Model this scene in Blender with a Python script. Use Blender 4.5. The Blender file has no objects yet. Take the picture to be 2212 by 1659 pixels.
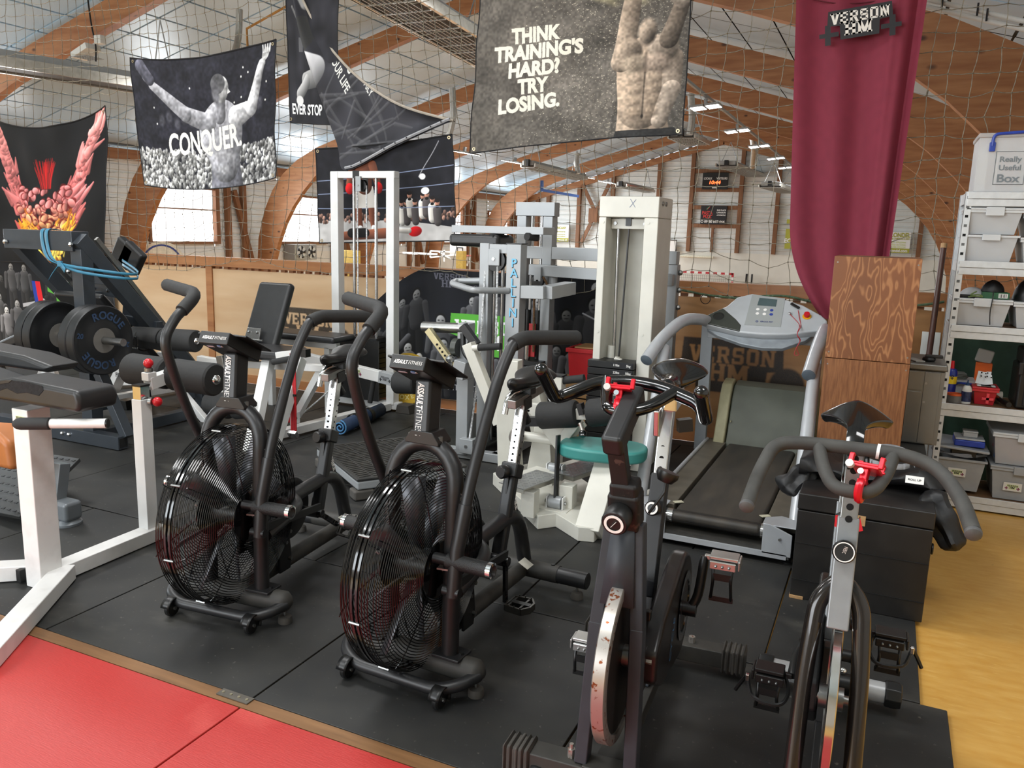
import bpy, bmesh, math, random
import numpy as np
from mathutils import Vector as V, Matrix
from math import sin, cos, pi, radians as R
rnd = random.Random(7)
S = bpy.context.scene
COL = S.collection
# ---------------------------------------------------------------- camera
FPX, W0, H0 = 1749.0, 2212.0, 1659.0
EYE = np.array([0, 0, 1.516])
def _axes(yaw, pitch, roll):
    r = np.array([cos(yaw), sin(yaw), 0.]); u = np.array([0, 0, 1.]); f = np.array([-sin(yaw), cos(yaw), 0.])
    f2 = f*cos(pitch)-u*sin(pitch); u2 = u*cos(pitch)+f*sin(pitch)
    return r*cos(roll)+u2*sin(roll), u2*cos(roll)-r*sin(roll), f2
AR, AU, AF = _axes(R(24.49), R(10.59), R(1.664))
cam = bpy.data.objects.new('camera', bpy.data.cameras.new('camera')); COL.objects.link(cam)
cam.data.sensor_fit = 'HORIZONTAL'; cam.data.sensor_width = 36.0; cam.data.lens = FPX/W0*36.0
cam.data.clip_start = 0.05; cam.data.clip_end = 200
_m = Matrix.Identity(4)
for i, a in enumerate((AR, AU, -AF)):
    for j in range(3): _m[j][i] = float(a[j])
_m.translation = V(EYE); cam.matrix_world = _m
S.camera = cam
def U(px, py, x=None, y=None, z=None):
    """the point of the plane x=, y= or z= that the photograph shows at this pixel"""
    d = AF+AR*(px-W0/2)/FPX-AU*(py-H0/2)/FPX
    if x is not None: t = (x-EYE[0])/d[0]
    elif y is not None: t = (y-EYE[1])/d[1]
    else: t = (z-EYE[2])/d[2]
    p = EYE+d*t
    return V((float(p[0]), float(p[1]), float(p[2])))
# ---------------------------------------------------------------- view, sky, lights
S.view_settings.view_transform = 'Standard'; S.view_settings.look = 'None'
S.view_settings.gamma = 1.0; S.view_settings.use_curve_mapping = False
S.view_settings.exposure = 0.38
wd = bpy.data.worlds.new('sky'); S.world = wd; wd.use_nodes = True
_bg = wd.node_tree.nodes['Background']; _bg.inputs[0].default_value = (.86, .93, 1, 1); _bg.inputs[1].default_value = 2.6
def area(name, loc, size, sy, power, rot=(0, 0, 0), col=(1, 1, 1)):
    l = bpy.data.lights.new(name, 'AREA'); l.shape = 'RECTANGLE'; l.size = size; l.size_y = sy; l.energy = power; l.color = col
    o = bpy.data.objects.new(name, l); COL.objects.link(o); o.location = loc; o.rotation_euler = rot; o['kind'] = 'structure'; return o
# hall lamps, and one added fill, hung under the roof above the gym mezzanine and along the court
area('lamp_and_fill_light', (-6.2, -1.2, 4.9), 1.6, 1.0, 120)
area('lamp_and_fill_light', (-1.8, .4, 3.7), 1.4, .8, 52)
area('lamp_and_fill_light', (-3.4, 3.0, 4.4), 1.6, 1.0, 85)
area('lamp_and_fill_light', (-7.6, 4.2, 5.0), 1.6, 1.0, 85)
area('lamp_and_fill_light', (1.0, 1.6, 3.6), 1.2, .8, 34)  # fill added to brighten the shelf side, no lamp known here
for yy in (9.5, 13.3, 18.8, 24.3, 29.8, 35.3, 40.5):
    for xx, zz in ((-4.1, 4.3), (-12.5, 4.2)): area('lamp_and_fill_light', (xx, yy, zz), .9, .6, 95 if xx < -8 else 60)
# daylight through the tall windows of the long wall and an unseen gable window behind the gym, assumed for light from behind
for yy in (2.5, 9, 18.6, 24, 29.5, 35, 40): area('window_light', (-19.0, yy, 1.75), 2.2, 1.6, 230, (0, R(-90), 0), (.86, .94, 1))
area('window_light', (-6, -4.6, 2.2), 8, 2.4, 300, (R(90), 0, 0), (.9, .96, 1))
# ---------------------------------------------------------------- materials
def lin(h):
    if isinstance(h, str):
        h = h.lstrip('#'); c = [int(h[i:i+2], 16)/255 for i in (0, 2, 4)]
    else: c = list(h)
    return [x/12.92 if x <= .04045 else ((x+.055)/1.055)**2.4 for x in c]
MATS = {}
def mat(name, col, rough=.5, metal=0., var=.12, scale=18., bump=0., coat=0., col2=None, lo=.35, hi=.7, spec=.5, alpha=1., emit=None, stretch=None, detail=4., trans=0.):
    if name in MATS: return MATS[name]
    m = bpy.data.materials.new(name); m.use_nodes = True; n = m.node_tree.nodes; L = m.node_tree.links
    b = n['Principled BSDF']; c = lin(col)
    b.inputs['Roughness'].default_value = rough; b.inputs['Metallic'].default_value = metal
    b.inputs['Coat Weight'].default_value = coat; b.inputs['Specular IOR Level'].default_value = spec
    b.inputs['Base Color'].default_value = (*c, 1)
    if alpha < 1: b.inputs['Alpha'].default_value = alpha
    if trans: b.inputs['Transmission Weight'].default_value = trans
    if emit: b.inputs['Emission Color'].default_value = (*c, 1); b.inputs['Emission Strength'].default_value = emit
    if var or bump or col2:
        tc = n.new('ShaderNodeTexCoord'); nz = n.new('ShaderNodeTexNoise'); nz.inputs['Scale'].default_value = scale; nz.inputs['Detail'].default_value = detail
        src = tc.outputs['Object']
        if stretch:
            mp = n.new('ShaderNodeMapping'); mp.inputs['Scale'].default_value = stretch; L.new(src, mp.inputs[0]); src = mp.outputs[0]
        L.new(src, nz.inputs['Vector'])
        rp = n.new('ShaderNodeValToRGB'); rp.color_ramp.elements[0].position = lo; rp.color_ramp.elements[1].position = hi
        d = lin(col2) if col2 else [x*(1+var) for x in c]; a = c if col2 else [x*(1-var) for x in c]
        rp.color_ramp.elements[0].color = (*a, 1); rp.color_ramp.elements[1].color = (*d, 1)
        L.new(nz.outputs[0], rp.inputs[0]); L.new(rp.outputs[0], b.inputs['Base Color'])
        if bump:
            bp = n.new('ShaderNodeBump'); bp.inputs['Strength'].default_value = bump; bp.inputs['Distance'].default_value = .01
            L.new(nz.outputs[0], bp.inputs['Height']); L.new(bp.outputs[0], b.inputs['Normal'])
    MATS[name] = m; return m
def wood(name, c1, c2, st=(1, 12, 12), scale=2.5, rough=.5, knots=None, bump=.05, ks=5.):
    """grain stretched along one object axis, a few dark knots"""
    if name in MATS: return MATS[name]
    m = mat(name, c1, rough, 0, 0, scale, bump, col2=c2, stretch=st, lo=.3, hi=.75, detail=6)
    if knots:
        n = m.node_tree.nodes; L = m.node_tree.links; b = n['Principled BSDF']
        tc = n['Texture Coordinate']; mp = n.new('ShaderNodeMapping'); mp.inputs['Scale'].default_value = [.55 if s == min(st) else 1 for s in st]
        vo = n.new('ShaderNodeTexVoronoi'); vo.inputs['Scale'].default_value = ks; L.new(tc.outputs['Object'], mp.inputs[0]); L.new(mp.outputs[0], vo.inputs['Vector'])
        rp = n.new('ShaderNodeValToRGB'); rp.color_ramp.elements[0].position = .05; rp.color_ramp.elements[1].position = .13
        rp.color_ramp.elements[0].color = (1, 1, 1, 1); rp.color_ramp.elements[1].color = (0, 0, 0, 1)
        mx = n.new('ShaderNodeMix'); mx.data_type = 'RGBA'; mx.inputs[7].default_value = (*lin(knots), 1)
        old = b.inputs['Base Color'].links[0].from_socket
        L.new(vo.outputs['Distance'], rp.inputs[0]); L.new(rp.outputs[0], mx.inputs[0]); L.new(old, mx.inputs[6]); L.new(mx.outputs[2], b.inputs['Base Color'])
    return m
def grain(name, c1, c2, st, scale, rough=.45):
    """flat-sawn plywood: pale contour lines over brown"""
    m = mat(name, c1, rough, 0, 0, scale, .02, col2=c2, stretch=st, detail=3); rp = [n for n in m.node_tree.nodes if n.type == 'VALTORGB'][0].color_ramp
    A, B = (*lin(c1), 1), (*lin(c2), 1); rp.elements[0].position = .3; rp.elements[1].position = .8; rp.elements[1].color = A
    for i, p in enumerate((.4, .46, .51, .56, .62)):
        for d, c in ((-.012, A), (0, B), (.012, A)): e = rp.elements.new(p+d); e.color = [x*(.9+.05*i) for x in c[:3]]+[1] if c is A else c
    return m
def imgmat(name, arr, rough=.8, spec=.3, alpha=None, base=None):
    """flat print: a picture painted with numpy, laid on the UVs; base = material printed upon (alpha = its mask)"""
    h, w = arr.shape[:2]
    im = bpy.data.images.new(name, w, h); px = np.ones((h, w, 4), np.float32); px[..., :3] = np.clip(arr, 0, 1)
    if alpha is not None: px[..., 3] = np.clip(alpha, 0, 1)
    im.pixels.foreach_set(px.ravel()); im.update(); im.pack()
    if base is None:
        m = bpy.data.materials.new(name); m.use_nodes = True
        b = m.node_tree.nodes['Principled BSDF']; b.inputs['Roughness'].default_value = rough; b.inputs['Specular IOR Level'].default_value = spec
    else:
        m = base.copy(); m.name = name; b = m.node_tree.nodes['Principled BSDF']
    n = m.node_tree.nodes; L = m.node_tree.links
    t = n.new('ShaderNodeTexImage'); t.image = im; t.extension = 'CLIP' if base else 'EXTEND'; uv = n.new('ShaderNodeUVMap'); L.new(uv.outputs[0], t.inputs[0])
    if base is None: L.new(t.outputs[0], b.inputs['Base Color'])
    else:
        mx = n.new('ShaderNodeMix'); mx.data_type = 'RGBA'; old = b.inputs['Base Color']
        if old.links: L.new(old.links[0].from_socket, mx.inputs[6])
        else: mx.inputs[6].default_value = old.default_value
        L.new(t.outputs['Alpha'], mx.inputs[0]); L.new(t.outputs[0], mx.inputs[7]); L.new(mx.outputs[2], b.inputs['Base Color'])
    return m
# ---------------------------------------------------------------- mesh building
def frame(d, up=(0, 0, 1)):
    d = V(d).normalized(); up = V(up)
    if abs(d.dot(up)) > .995: up = V((0, 1, 0)) if abs(d.y) < .9 else V((1, 0, 0))
    s = d.cross(up).normalized(); return d, s, s.cross(d).normalized()
def spline(pts, k=5, closed=False):
    P = [V(p) for p in pts]; n = len(P); out = []
    for i in range(n if closed else n-1):
        if closed: a, b, c, d = P[(i-1) % n], P[i], P[(i+1) % n], P[(i+2) % n]
        else: a, b, c, d = P[max(i-1, 0)], P[i], P[i+1], P[min(i+2, n-1)]
        for j in range(k):
            t = j/k
            out.append(.5*((2*b)+(c-a)*t+(2*a-5*b+4*c-d)*t*t+(3*b-a-3*c+d)*t**3))
    if not closed: out.append(P[-1])
    return out
def fillet(pts, r=.05, k=5):
    """polyline with rounded corners"""
    P = [V(p) for p in pts]; out = [P[0]]
    for i in range(1, len(P)-1):
        a, b, c = P[i-1], P[i], P[i+1]; u = (a-b); v = (c-b)
        rr = min(r, u.length*.48, v.length*.48); p = b+u.normalized()*rr; q = b+v.normalized()*rr
        for j in range(k+1):
            t = j/k; out.append(p*(1-t)**2+b*2*t*(1-t)+q*t*t)
    out.append(P[-1]); return out
class MB:
    def __init__(s): s.v = []; s.f = []; s.uv = {}
    def add(s, vs, fs):
        o = len(s.v); s.v += [V(v) for v in vs]; s.f += [tuple(i+o for i in f) for f in fs]; return s
    def box(s, c, size, rz=0., M=None):
        x, y, z = [a/2 for a in size]; vs = [V((i*x, j*y, k*z)) for k in (-1, 1) for j in (-1, 1) for i in (-1, 1)]
        if M is None: M = Matrix.Rotation(rz, 3, 'Z')
        return s.add([M @ v+V(c) for v in vs], [(0, 2, 3, 1), (4, 5, 7, 6), (0, 1, 5, 4), (2, 6, 7, 3), (0, 4, 6, 2), (1, 3, 7, 5)])
    def bb(s, a, b):
        a, b = V(a), V(b); return s.box((a+b)/2, [abs(x) for x in (b-a)])
    def bar(s, p, q, w, h=None, up=(0, 0, 1)):
        h = h or w; p, q = V(p), V(q); d, sd, u = frame(q-p, up); M = Matrix((d, sd, u)).transposed()
        return s.box((p+q)/2, ((q-p).length, w, h), M=M)
    def tube(s, pts, r, n=10, cap=True, closed=False):
        P = [V(p) for p in pts]; m = len(P); rs = r if isinstance(r, (list, tuple)) else [r]*m
        T = []
        for i in range(m):
            a = P[(i-1) % m] if closed else P[max(i-1, 0)]; b = P[(i+1) % m] if closed else P[min(i+1, m-1)]
            T.append((b-a).normalized() if (b-a).length > 1e-9 else V((0, 0, 1)))
        _, sd, up = frame(T[0]); o = len(s.v)
        for i in range(m):
            sd = (sd-T[i]*sd.dot(T[i])).normalized(); up = sd.cross(T[i])
            for j in range(n):
                a = 2*pi*j/n; s.v.append(P[i]+(sd*cos(a)+up*sin(a))*rs[i])
        for i in range(m if closed else m-1):
            k = (i+1) % m
            for j in range(n):
                l = (j+1) % n; s.f.append((o+i*n+j, o+k*n+j, o+k*n+l, o+i*n+l))
        if cap and not closed:
            s.f.append(tuple(o+j for j in range(n))); s.f.append(tuple(o+(m-1)*n+j for j in reversed(range(n))))
        return s
    def cyl(s, p, q, r, r2=None, n=16): return s.tube([p, q], [r, r if r2 is None else r2], n)
    def lathe(s, p, d, prof, n=24, closed=False):
        """prof = [(radius, height along d)]"""
        p = V(p); d, sd, up = frame(d); o = len(s.v); m = len(prof)
        for r, h in prof:
            for j in range(n):
                a = 2*pi*j/n; s.v.append(p+d*h+(sd*cos(a)+up*sin(a))*max(r, 1e-5))
        for i in range(m if closed else m-1):
            k = (i+1) % m
            for j in range(n):
                l = (j+1) % n; s.f.append((o+i*n+j, o+i*n+l, o+k*n+l, o+k*n+j))
        if not closed:
            s.f.append(tuple(o+j for j in reversed(range(n)))); s.f.append(tuple(o+(m-1)*n+j for j in range(n)))
        return s
    def prism(s, pts, o, u, v, th):
        """polygon pts (in u, v from o) made th thick along u x v"""
        o, u, v = V(o), V(u).normalized(), V(v).normalized(); w = u.cross(v)*th; n = len(pts)
        a = [o+u*p[0]+v*p[1] for p in pts]; ar = sum(pts[i][0]*pts[(i+1) % n][1]-pts[(i+1) % n][0]*pts[i][1] for i in range(n))
        if ar < 0: a.reverse()
        return s.add(a+[p+w for p in a], [tuple(reversed(range(n))), tuple(range(n, 2*n))]+[(i, (i+1) % n, (i+1) % n+n, i+n) for i in range(n)])
    def ball(s, c, r, n=12, sc=(1, 1, 1)):
        m = n//2; vs = []; fs = []
        c = V(c)
        for i in range(m+1):
            a = pi*i/m
            for j in range(n):
                b = 2*pi*j/n; vs.append(c+V((sin(a)*cos(b)*r*sc[0], sin(a)*sin(b)*r*sc[1], cos(a)*r*sc[2])))
        for i in range(m):
            for j in range(n): fs.append((i*n+j, (i+1)*n+j, (i+1)*n+(j+1) % n, i*n+(j+1) % n))
        return s.add(vs, fs)
    def grid(s, f, nu, nv, uv=True):
        o = len(s.v)
        for j in range(nv+1):
            for i in range(nu+1):
                s.v.append(V(f(i/nu, j/nv)))
                if uv: s.uv[len(s.v)-1] = (i/nu, j/nv)
        for j in range(nv):
            for i in range(nu):
                a = o+j*(nu+1)+i; s.f.append((a, a+1, a+nu+2, a+nu+1))
        return s
    def quaduv(s, a, b, c, d):
        o = len(s.v); s.v += [V(a), V(b), V(c), V(d)]; s.f.append((o, o+1, o+2, o+3))
        for k, t in enumerate(((0, 0), (1, 0), (1, 1), (0, 1))): s.uv[o+k] = t
        return s
    def mesh(s, name, m=None, off=V((0, 0, 0))):
        me = bpy.data.meshes.new(name); me.from_pydata([v-off for v in s.v], [], s.f); me.update()
        if s.uv:
            l = me.uv_layers.new(name='UVMap'); vi = np.zeros(len(me.loops), np.int32); me.loops.foreach_get('vertex_index', vi)
            a = np.full((len(s.v), 2), -5., np.float32)
            for k, t in s.uv.items(): a[k] = t
            l.data.foreach_set('uv', a[vi].ravel())
        me.polygons.foreach_set('use_smooth', [True]*len(me.polygons)); me.set_sharp_from_angle(angle=R(38))
        if m: me.materials.append(m)
        return me
    def build(s, name, m, parent=None, bev=0., label=None, kind=None, seg=2, solid=0., sub=0):
        off = OFF.get(parent.name, V((0, 0, 0))) if parent else V((0, 0, 0))
        o = bpy.data.objects.new(name, s.mesh(name, m, off)); COL.objects.link(o)
        if parent: o.parent = parent; OFF[o.name] = off
        if solid: k = o.modifiers.new('solid', 'SOLIDIFY'); k.thickness = solid; k.offset = 0
        if bev:
            k = o.modifiers.new('bevel', 'BEVEL'); k.width = bev; k.segments = seg; k.limit_method = 'ANGLE'; k.angle_limit = R(40); k.harden_normals = True
        if sub: k = o.modifiers.new('sub', 'SUBSURF'); k.levels = sub; k.render_levels = sub
        if label: o['label'] = label
        if kind: o['kind'] = kind
        return o
    def solo(s, name, m, label, cat, group=None, **k):
        lo = V([min(v[i] for v in s.v) for i in range(3)]); hi = V([max(v[i] for v in s.v) for i in range(3)])
        off = V(((lo.x+hi.x)/2, (lo.y+hi.y)/2, lo.z)); s.v = [v-off for v in s.v]
        o = s.build(name, m, **k); o.location = off; OFF[o.name] = off; return tag(o, label, cat, group)
OFF = {}
def tag(o, label, cat, group=None):
    o['label'] = label; o['category'] = cat
    if group: o['group'] = group
    return o
def thing(name, label, cat, loc=(0, 0, 0), group=None):
    o = bpy.data.objects.new(name, None); COL.objects.link(o); o.location = V(loc); o.empty_display_size = .1
    OFF[o.name] = V(loc); return tag(o, label, cat, group)
def dup(root, loc, rz, label, group=None):
    def cp(o, par):
        c = o.copy(); COL.objects.link(c); c.parent = par
        for ch in KIDS.get(o.name, []): cp(ch, c)
        return c
    KIDS = {}
    for o in COL.objects:
        if o.parent: KIDS.setdefault(o.parent.name, []).append(o)
    r = cp(root, None); r.location = V(loc); r.rotation_euler = (0, 0, rz); r['label'] = label
    if group: r['group'] = group
    OFF[r.name] = V(loc); return r
# ---------------------------------------------------------------- lettering
_TX = {}
def textmesh(body, bold=0., shear=0., sp=1.):
    """outline of a line of text as flat triangles, cap height about .7, origin at its left baseline"""
    k = (body, bold, shear, sp)
    if k not in _TX:
        cu = bpy.data.curves.new('lettering', 'FONT'); cu.body = body; cu.offset = bold; cu.shear = shear; cu.space_character = sp; cu.resolution_u = 4
        o = bpy.data.objects.new('lettering', cu); me = o.to_mesh(); me.calc_loop_triangles()
        vs = np.array([v.co[:2] for v in me.vertices]) if len(me.vertices) else np.zeros((0, 2)); ts = np.array([t.vertices for t in me.loop_triangles]) if len(me.loop_triangles) else np.zeros((0, 3), int)
        o.to_mesh_clear(); bpy.data.objects.remove(o); bpy.data.curves.remove(cu); _TX[k] = (vs, ts)
    return _TX[k]
def lettering(body, m, parent, o, u, v, h=None, w=None, bold=0., shear=0., align=.5, name='lettering', lift=.0006, sp=1.):
    """text as thin flat geometry on a surface; h = cap height, or w = total width; both squeeze it"""
    vs, ts = textmesh(body, bold, shear, sp); vs = vs.copy(); wd = vs[:, 0].max()-vs[:, 0].min(); vs[:, 0] -= vs[:, 0].min()
    hy = vs[:, 1].max()-vs[:, 1].min() if not body.isalpha() else .7
    sy = (h/.7) if h else w/wd; sx = (w/wd) if w else sy
    o, u, v = V(o), V(u).normalized(), V(v).normalized(); nn = u.cross(v).normalized()
    b = MB(); b.add([o+u*((a-wd*align)*sx)+v*((c-.35)*sy)+nn*lift for a, c in vs], [tuple(int(i) for i in t) for t in ts])
    return b.build(name, m, parent)
# ================================================================ setting
WX, EX, RX, CZ, GY = -19.6, 3.3, -8.3, -2.3, 43.7      # long wall, other wall, ridge, court level, far gable
def struct(o, label=None):
    o['kind'] = 'structure'
    if label: o['label'] = label
    return o
M_white = mat('white_cladding', '#d6d8d4', .45, 0, .05, 3)
M_render = mat('pale_render', '#dedbd0', .8, 0, .05, 1.5)
M_wood_y = wood('glulam_long', '#8a5832', '#a87548', (10, 1, 10), 1.5, knots='#5a2f16')
M_glulam = wood('glulam', '#8f5a34', '#b07c50', (1.2, 4, 9), 1.4, .5, knots='#4a2a16', ks=3.2)
M_glulam_d = wood('glulam_end', '#8d4c22', '#b06c38', (1.2, 4, 9), 1.4, .5, knots='#3a1c0c', ks=3.2)
M_timber = wood('timber_post', '#6e4629', '#8c5f3c', (9, 9, 1.2), 1.6, .6)
M_panel = mat('ceiling_panel', '#b6d0e2', .3, 0, .05, 1.2, spec=.6)
M_joint = mat('ceiling_joint', '#485254', .6, 0, .1)
M_lino = mat('yellow_lino', '#cb9540', .38, 0, 0, 9, .04, col2='#d6a655', lo=.3, hi=.7, stretch=(1, 3, 1))
M_rub = mat('rubber_tile', '#1e1e1e', .6, 0, 0, 3.5, .0, col2='#302f2c', lo=.35, hi=.75, detail=8)
M_red = mat('red_vinyl', '#af302c', .42, 0, .05, 26, .12, stretch=(1.5, 14, 1))
def specks(m, col, scale, lo, hi, st=(1, 1, 1), amt=1.):
    n = m.node_tree.nodes; L = m.node_tree.links; b = n['Principled BSDF']; tc = n['Texture Coordinate']; mp = n.new('ShaderNodeMapping'); mp.inputs['Scale'].default_value = st
    nz = n.new('ShaderNodeTexNoise'); nz.inputs['Scale'].default_value = scale; nz.inputs['Detail'].default_value = 6; rp = n.new('ShaderNodeValToRGB')
    rp.color_ramp.elements[0].position = lo; rp.color_ramp.elements[1].position = hi; rp.color_ramp.elements[0].color = (0, 0, 0, 1); rp.color_ramp.elements[1].color = (amt, amt, amt, 1)
    mx = n.new('ShaderNodeMix'); mx.data_type = 'RGBA'; mx.inputs[7].default_value = (*lin(col), 1); old = b.inputs['Base Color'].links[0].from_socket
    L.new(tc.outputs['Object'], mp.inputs[0]); L.new(mp.outputs[0], nz.inputs['Vector']); L.new(nz.outputs[0], rp.inputs[0]); L.new(rp.outputs[0], mx.inputs[0]); L.new(old, mx.inputs[6]); L.new(mx.outputs[2], b.inputs['Base Color'])
specks(M_rub, '#6a665e', 55, .66, .74, amt=.6); specks(M_rub, '#55524c', 2.2, .58, .75, (1, 2.2, 1), .45)
specks(M_lino, '#5a4426', 3.5, .70, .74, (3, .8, 1), .5); specks(M_lino, '#dcb164', 14, .6, .7, (1, 4, 1), .5)
specks(M_red, '#d8645a', 2.4, .6, .72, (1, 1, 1), .35)
# floors
struct(MB().bb((WX, -5, -.3), (EX, 6.12, -.02)).build('floor', M_lino), 'yellow linoleum floor of the gym mezzanine')
FL = bpy.data.objects['floor']
for k in range(5):
    y0 = 1.845+k; y1 = min(y0+1, 5.99); x = -2.74-6 if k % 2 == 0 else -2.27-6
    xr = (.33, .25, .3, .3, .3)[k]
    while x < xr:
        xe = min(x+1, xr)
        if xr-xe < .2: xe = xr
        MB().bb((max(x, -9.3)+.003, y0+.003, -.02), (xe-.003, y1-.003, rnd.uniform(-.001, .0))).build('rubber_tile', M_rub, FL, bev=.003, seg=1)
        x = xe if xe == xr else x+1
struct(MB().bb((WX, 6.12, CZ-.2), (EX, GY, CZ)).build('floor', mat('court_floor', '#b8895a', .4)), 'court floor below the mezzanine')
struct(MB().bb((-9.2, 1.79, -.02), (.33, 1.842, .001)).build('trim_1', wood('strip_wood', '#6b4a2c', '#8a6440', (1, 10, 10), 3)), 'brown wooden edging strip along the red mats')
struct(MB().bb((WX, 6.12, CZ), (EX, 6.16, -.02)).build('wall_mezzanine', M_render))
# long wall with windows, upper eaves
def cladding(m, x0, x1, z0, z1, y, pitch=.21, d=.03, axis='x'):
    n = max(1, int((z1-z0)/pitch)); q = []
    for i in range(n):
        a = z0+i*pitch
        q += [(a, 0), (a+pitch*.62, 0), (a+pitch*.72, d), (a+pitch*.9, d)]
    q.append((z1, 0)); o = len(m.v)
    for z, e in q:
        for t in (x0, x1): m.v.append(V((t, y-e, z)) if axis == 'x' else V((y-e, t, z)))
    for i in range(len(q)-1):
        f = (o+2*i, o+2*i+1, o+2*i+3, o+2*i+2); m.f.append(f if axis == 'x' else f[::-1])
    return m
AY = [5.1+5.5*k for k in range(7)]                     # arches
lw = struct(MB().bb((WX-.15, -5, CZ), (WX, GY, .62)).build('wall_left', M_render), 'long wall with windows')
WIN = [(y+1.25, y+3.75) for y in AY]
ZS, ZT = .97, 2.55
m = MB(); e = -5
for a, b in WIN+[(GY, GY)]:
    cladding(m, e, a, .62, 3.5, WX, axis='y')
    if b < GY: cladding(m, a, b, .62, ZS, WX, axis='y'); cladding(m, a, b, ZT, 3.5, WX, axis='y')
    e = b
m.build('cladding', M_white, lw)
M_pane = mat('daylight_pane', '#ffffff', .3, emit=2.6, var=0)  # brightness of the sky outside put into the panes as their own glow
for i, (a, b) in enumerate(WIN):
    w = struct(MB().bb((WX-.12, a-.08, ZS-.08), (WX+.08, a, ZT+.08)).bb((WX-.12, b, ZS-.08), (WX+.1, b+.16, ZT+.1)).bb((WX-.12, a, ZT), (WX+.08, b, ZT+.08)).bb((WX-.12, a, ZS-.08), (WX+.1, b, ZS)).build('window_%d' % (i+1), M_timber), 'daylit window of the long wall')
    MB().bb((WX-.1, a, 1.92), (WX+.05, b, 1.96)).build('glazing_bar', M_timber, w)
    for z0, z1 in ((ZS, 1.92), (1.96, ZT)): MB().bb((WX-.07, a, z0), (WX-.05, b, z1)).build('pane', M_pane, w)
struct(MB().bb((WX, -5, 3.2), (WX+.14, GY, 3.48)).build('trim_2', M_wood_y), 'eave beam')
for y in AY:                                          # timber studs and braces of the long wall
    for t in (y-.55, y+4.25): struct(MB().bar((WX+.1, t, CZ), (WX+.1, t, 3.3), .16, .16).build('trim_3', M_timber))
    if y > 12:
        struct(MB().bar((WX+.14, y+4.5, 2.6), (WX+.14, y+5.35, .0), .12, .16).build('trim_4', M_timber))
# far gable
gw = struct(MB().bb((WX, GY, CZ), (EX, GY+.2, .8)).build('wall_far', M_render), 'far gable wall')
m = MB(); n = 46
for i in range(n):
    xa = WX+(EX-WX)*i/n; xb = WX+(EX-WX)*(i+1)/n; xm = (xa+xb)/2
    cladding(m, xa, xb, .8, 6.62-.277*abs(xm-RX), GY+.02, pitch=.26, d=.035)
m.build('cladding', M_white, gw)
PX = [U(x, 470, y=GY-.1).x for x in (1161, 1250, 1322, 1420, 1491, 1597, 1677)]
for x in PX+[1.2, -17.9]: MB().bar((x, GY-.12, .8), (x, GY-.12, 6.4-.277*abs(x-RX)), .2, .22).build('post', M_timber, gw)
m = MB().bb((PX[4], GY-.2, 3.0), (PX[5], GY-.02, 3.2)); m.build('rail', M_timber, gw)
p = U(1500, 414, y=GY-.15)
for py in (370, 410, 487): a = U(1494, py, y=GY-.1); MB().bb((PX[4], GY-.18, a.z-.1), (PX[5], GY-.02, a.z+.1)).build('rail', M_timber, gw)
a = U(1540, 490, y=GY-.1); MB().bar((a.x, GY-.1, .8), (a.x, GY-.1, a.z), .12).build('post', M_timber, gw)
for (q, r) in (((1258, 398), (1316, 522)), ((1316, 398), (1256, 524))): MB().bar(U(*q, y=GY-.25), U(*r, y=GY-.2), .08, .2).build('brace', M_timber, gw)
a = U(1281, 465, y=GY-.3); MB().box(a, (.5, .1, .75)).build('joint_plate', M_timber, gw)
for s in (-1, 1):
    m = MB().bar((RX, GY-.16, 6.42), (RX+s*11.4, GY-.16, 3.27), .16, .32); m.build('verge_beam', M_glulam, gw)
# other walls, closing the hall round the gym
struct(MB().bb((EX, -5, CZ), (EX+.15, GY, 3.5)).build('wall_right', M_white))
wb = struct(MB().bb((WX, -5.2, CZ), (EX, -5, 1.0)).bb((WX, -5.2, 3.4), (EX, -5, 6.6)).bb((WX, -5.2, 1), (-10.1, -5, 3.4)).bb((-1.9, -5.2, 1), (EX, -5, 3.4)).build('wall_back', M_white))
# roof arches
IN = [(-18.95, CZ), (-18.8, .2), (-18.55, .95), (-18.28, 1.55), (-17.9, 2.15), (-17.47, 2.65), (-17.0, 3.1), (-16.3, 3.62), (-15.4, 4.0), (-14.6, 4.26), (-12, 5.04), (-9.5, 5.8), (RX, 6.12)]
OUT = [(-19.45, CZ), (-19.46, .3), (-19.38, 1.1), (-19.1, 2.0), (-18.75, 2.65), (-18.3, 3.18), (-17.7, 3.62), (-16.9, 4.0), (-15.6, 4.42), (-14.7, 4.7), (-12.6, 5.32), (-9.6, 6.15), (RX, 6.5)]
for y in AY:
    m = MB()
    for s in (1, -1):
        f = lambda p: (p[0] if s == 1 else 2*RX-p[0], p[1])
        o = len(m.v)
        for a, b in zip(IN, OUT):
            (ax, az), (bx, bz) = f(a), f(b)
            m.v += [V((ax, y, az)), V((bx, y, bz)), V((bx, y+.18, bz)), V((ax, y+.18, az))]
        for i in range(len(IN)-1):
            k = o+4*i
            for j in range(4):
                q = (k+j, k+(j+1) % 4, k+4+(j+1) % 4, k+4+j); m.f.append(q if s == 1 else q[::-1])
    struct(m.build('roof_arch', M_glulam), 'glued laminated timber arch')
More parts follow.
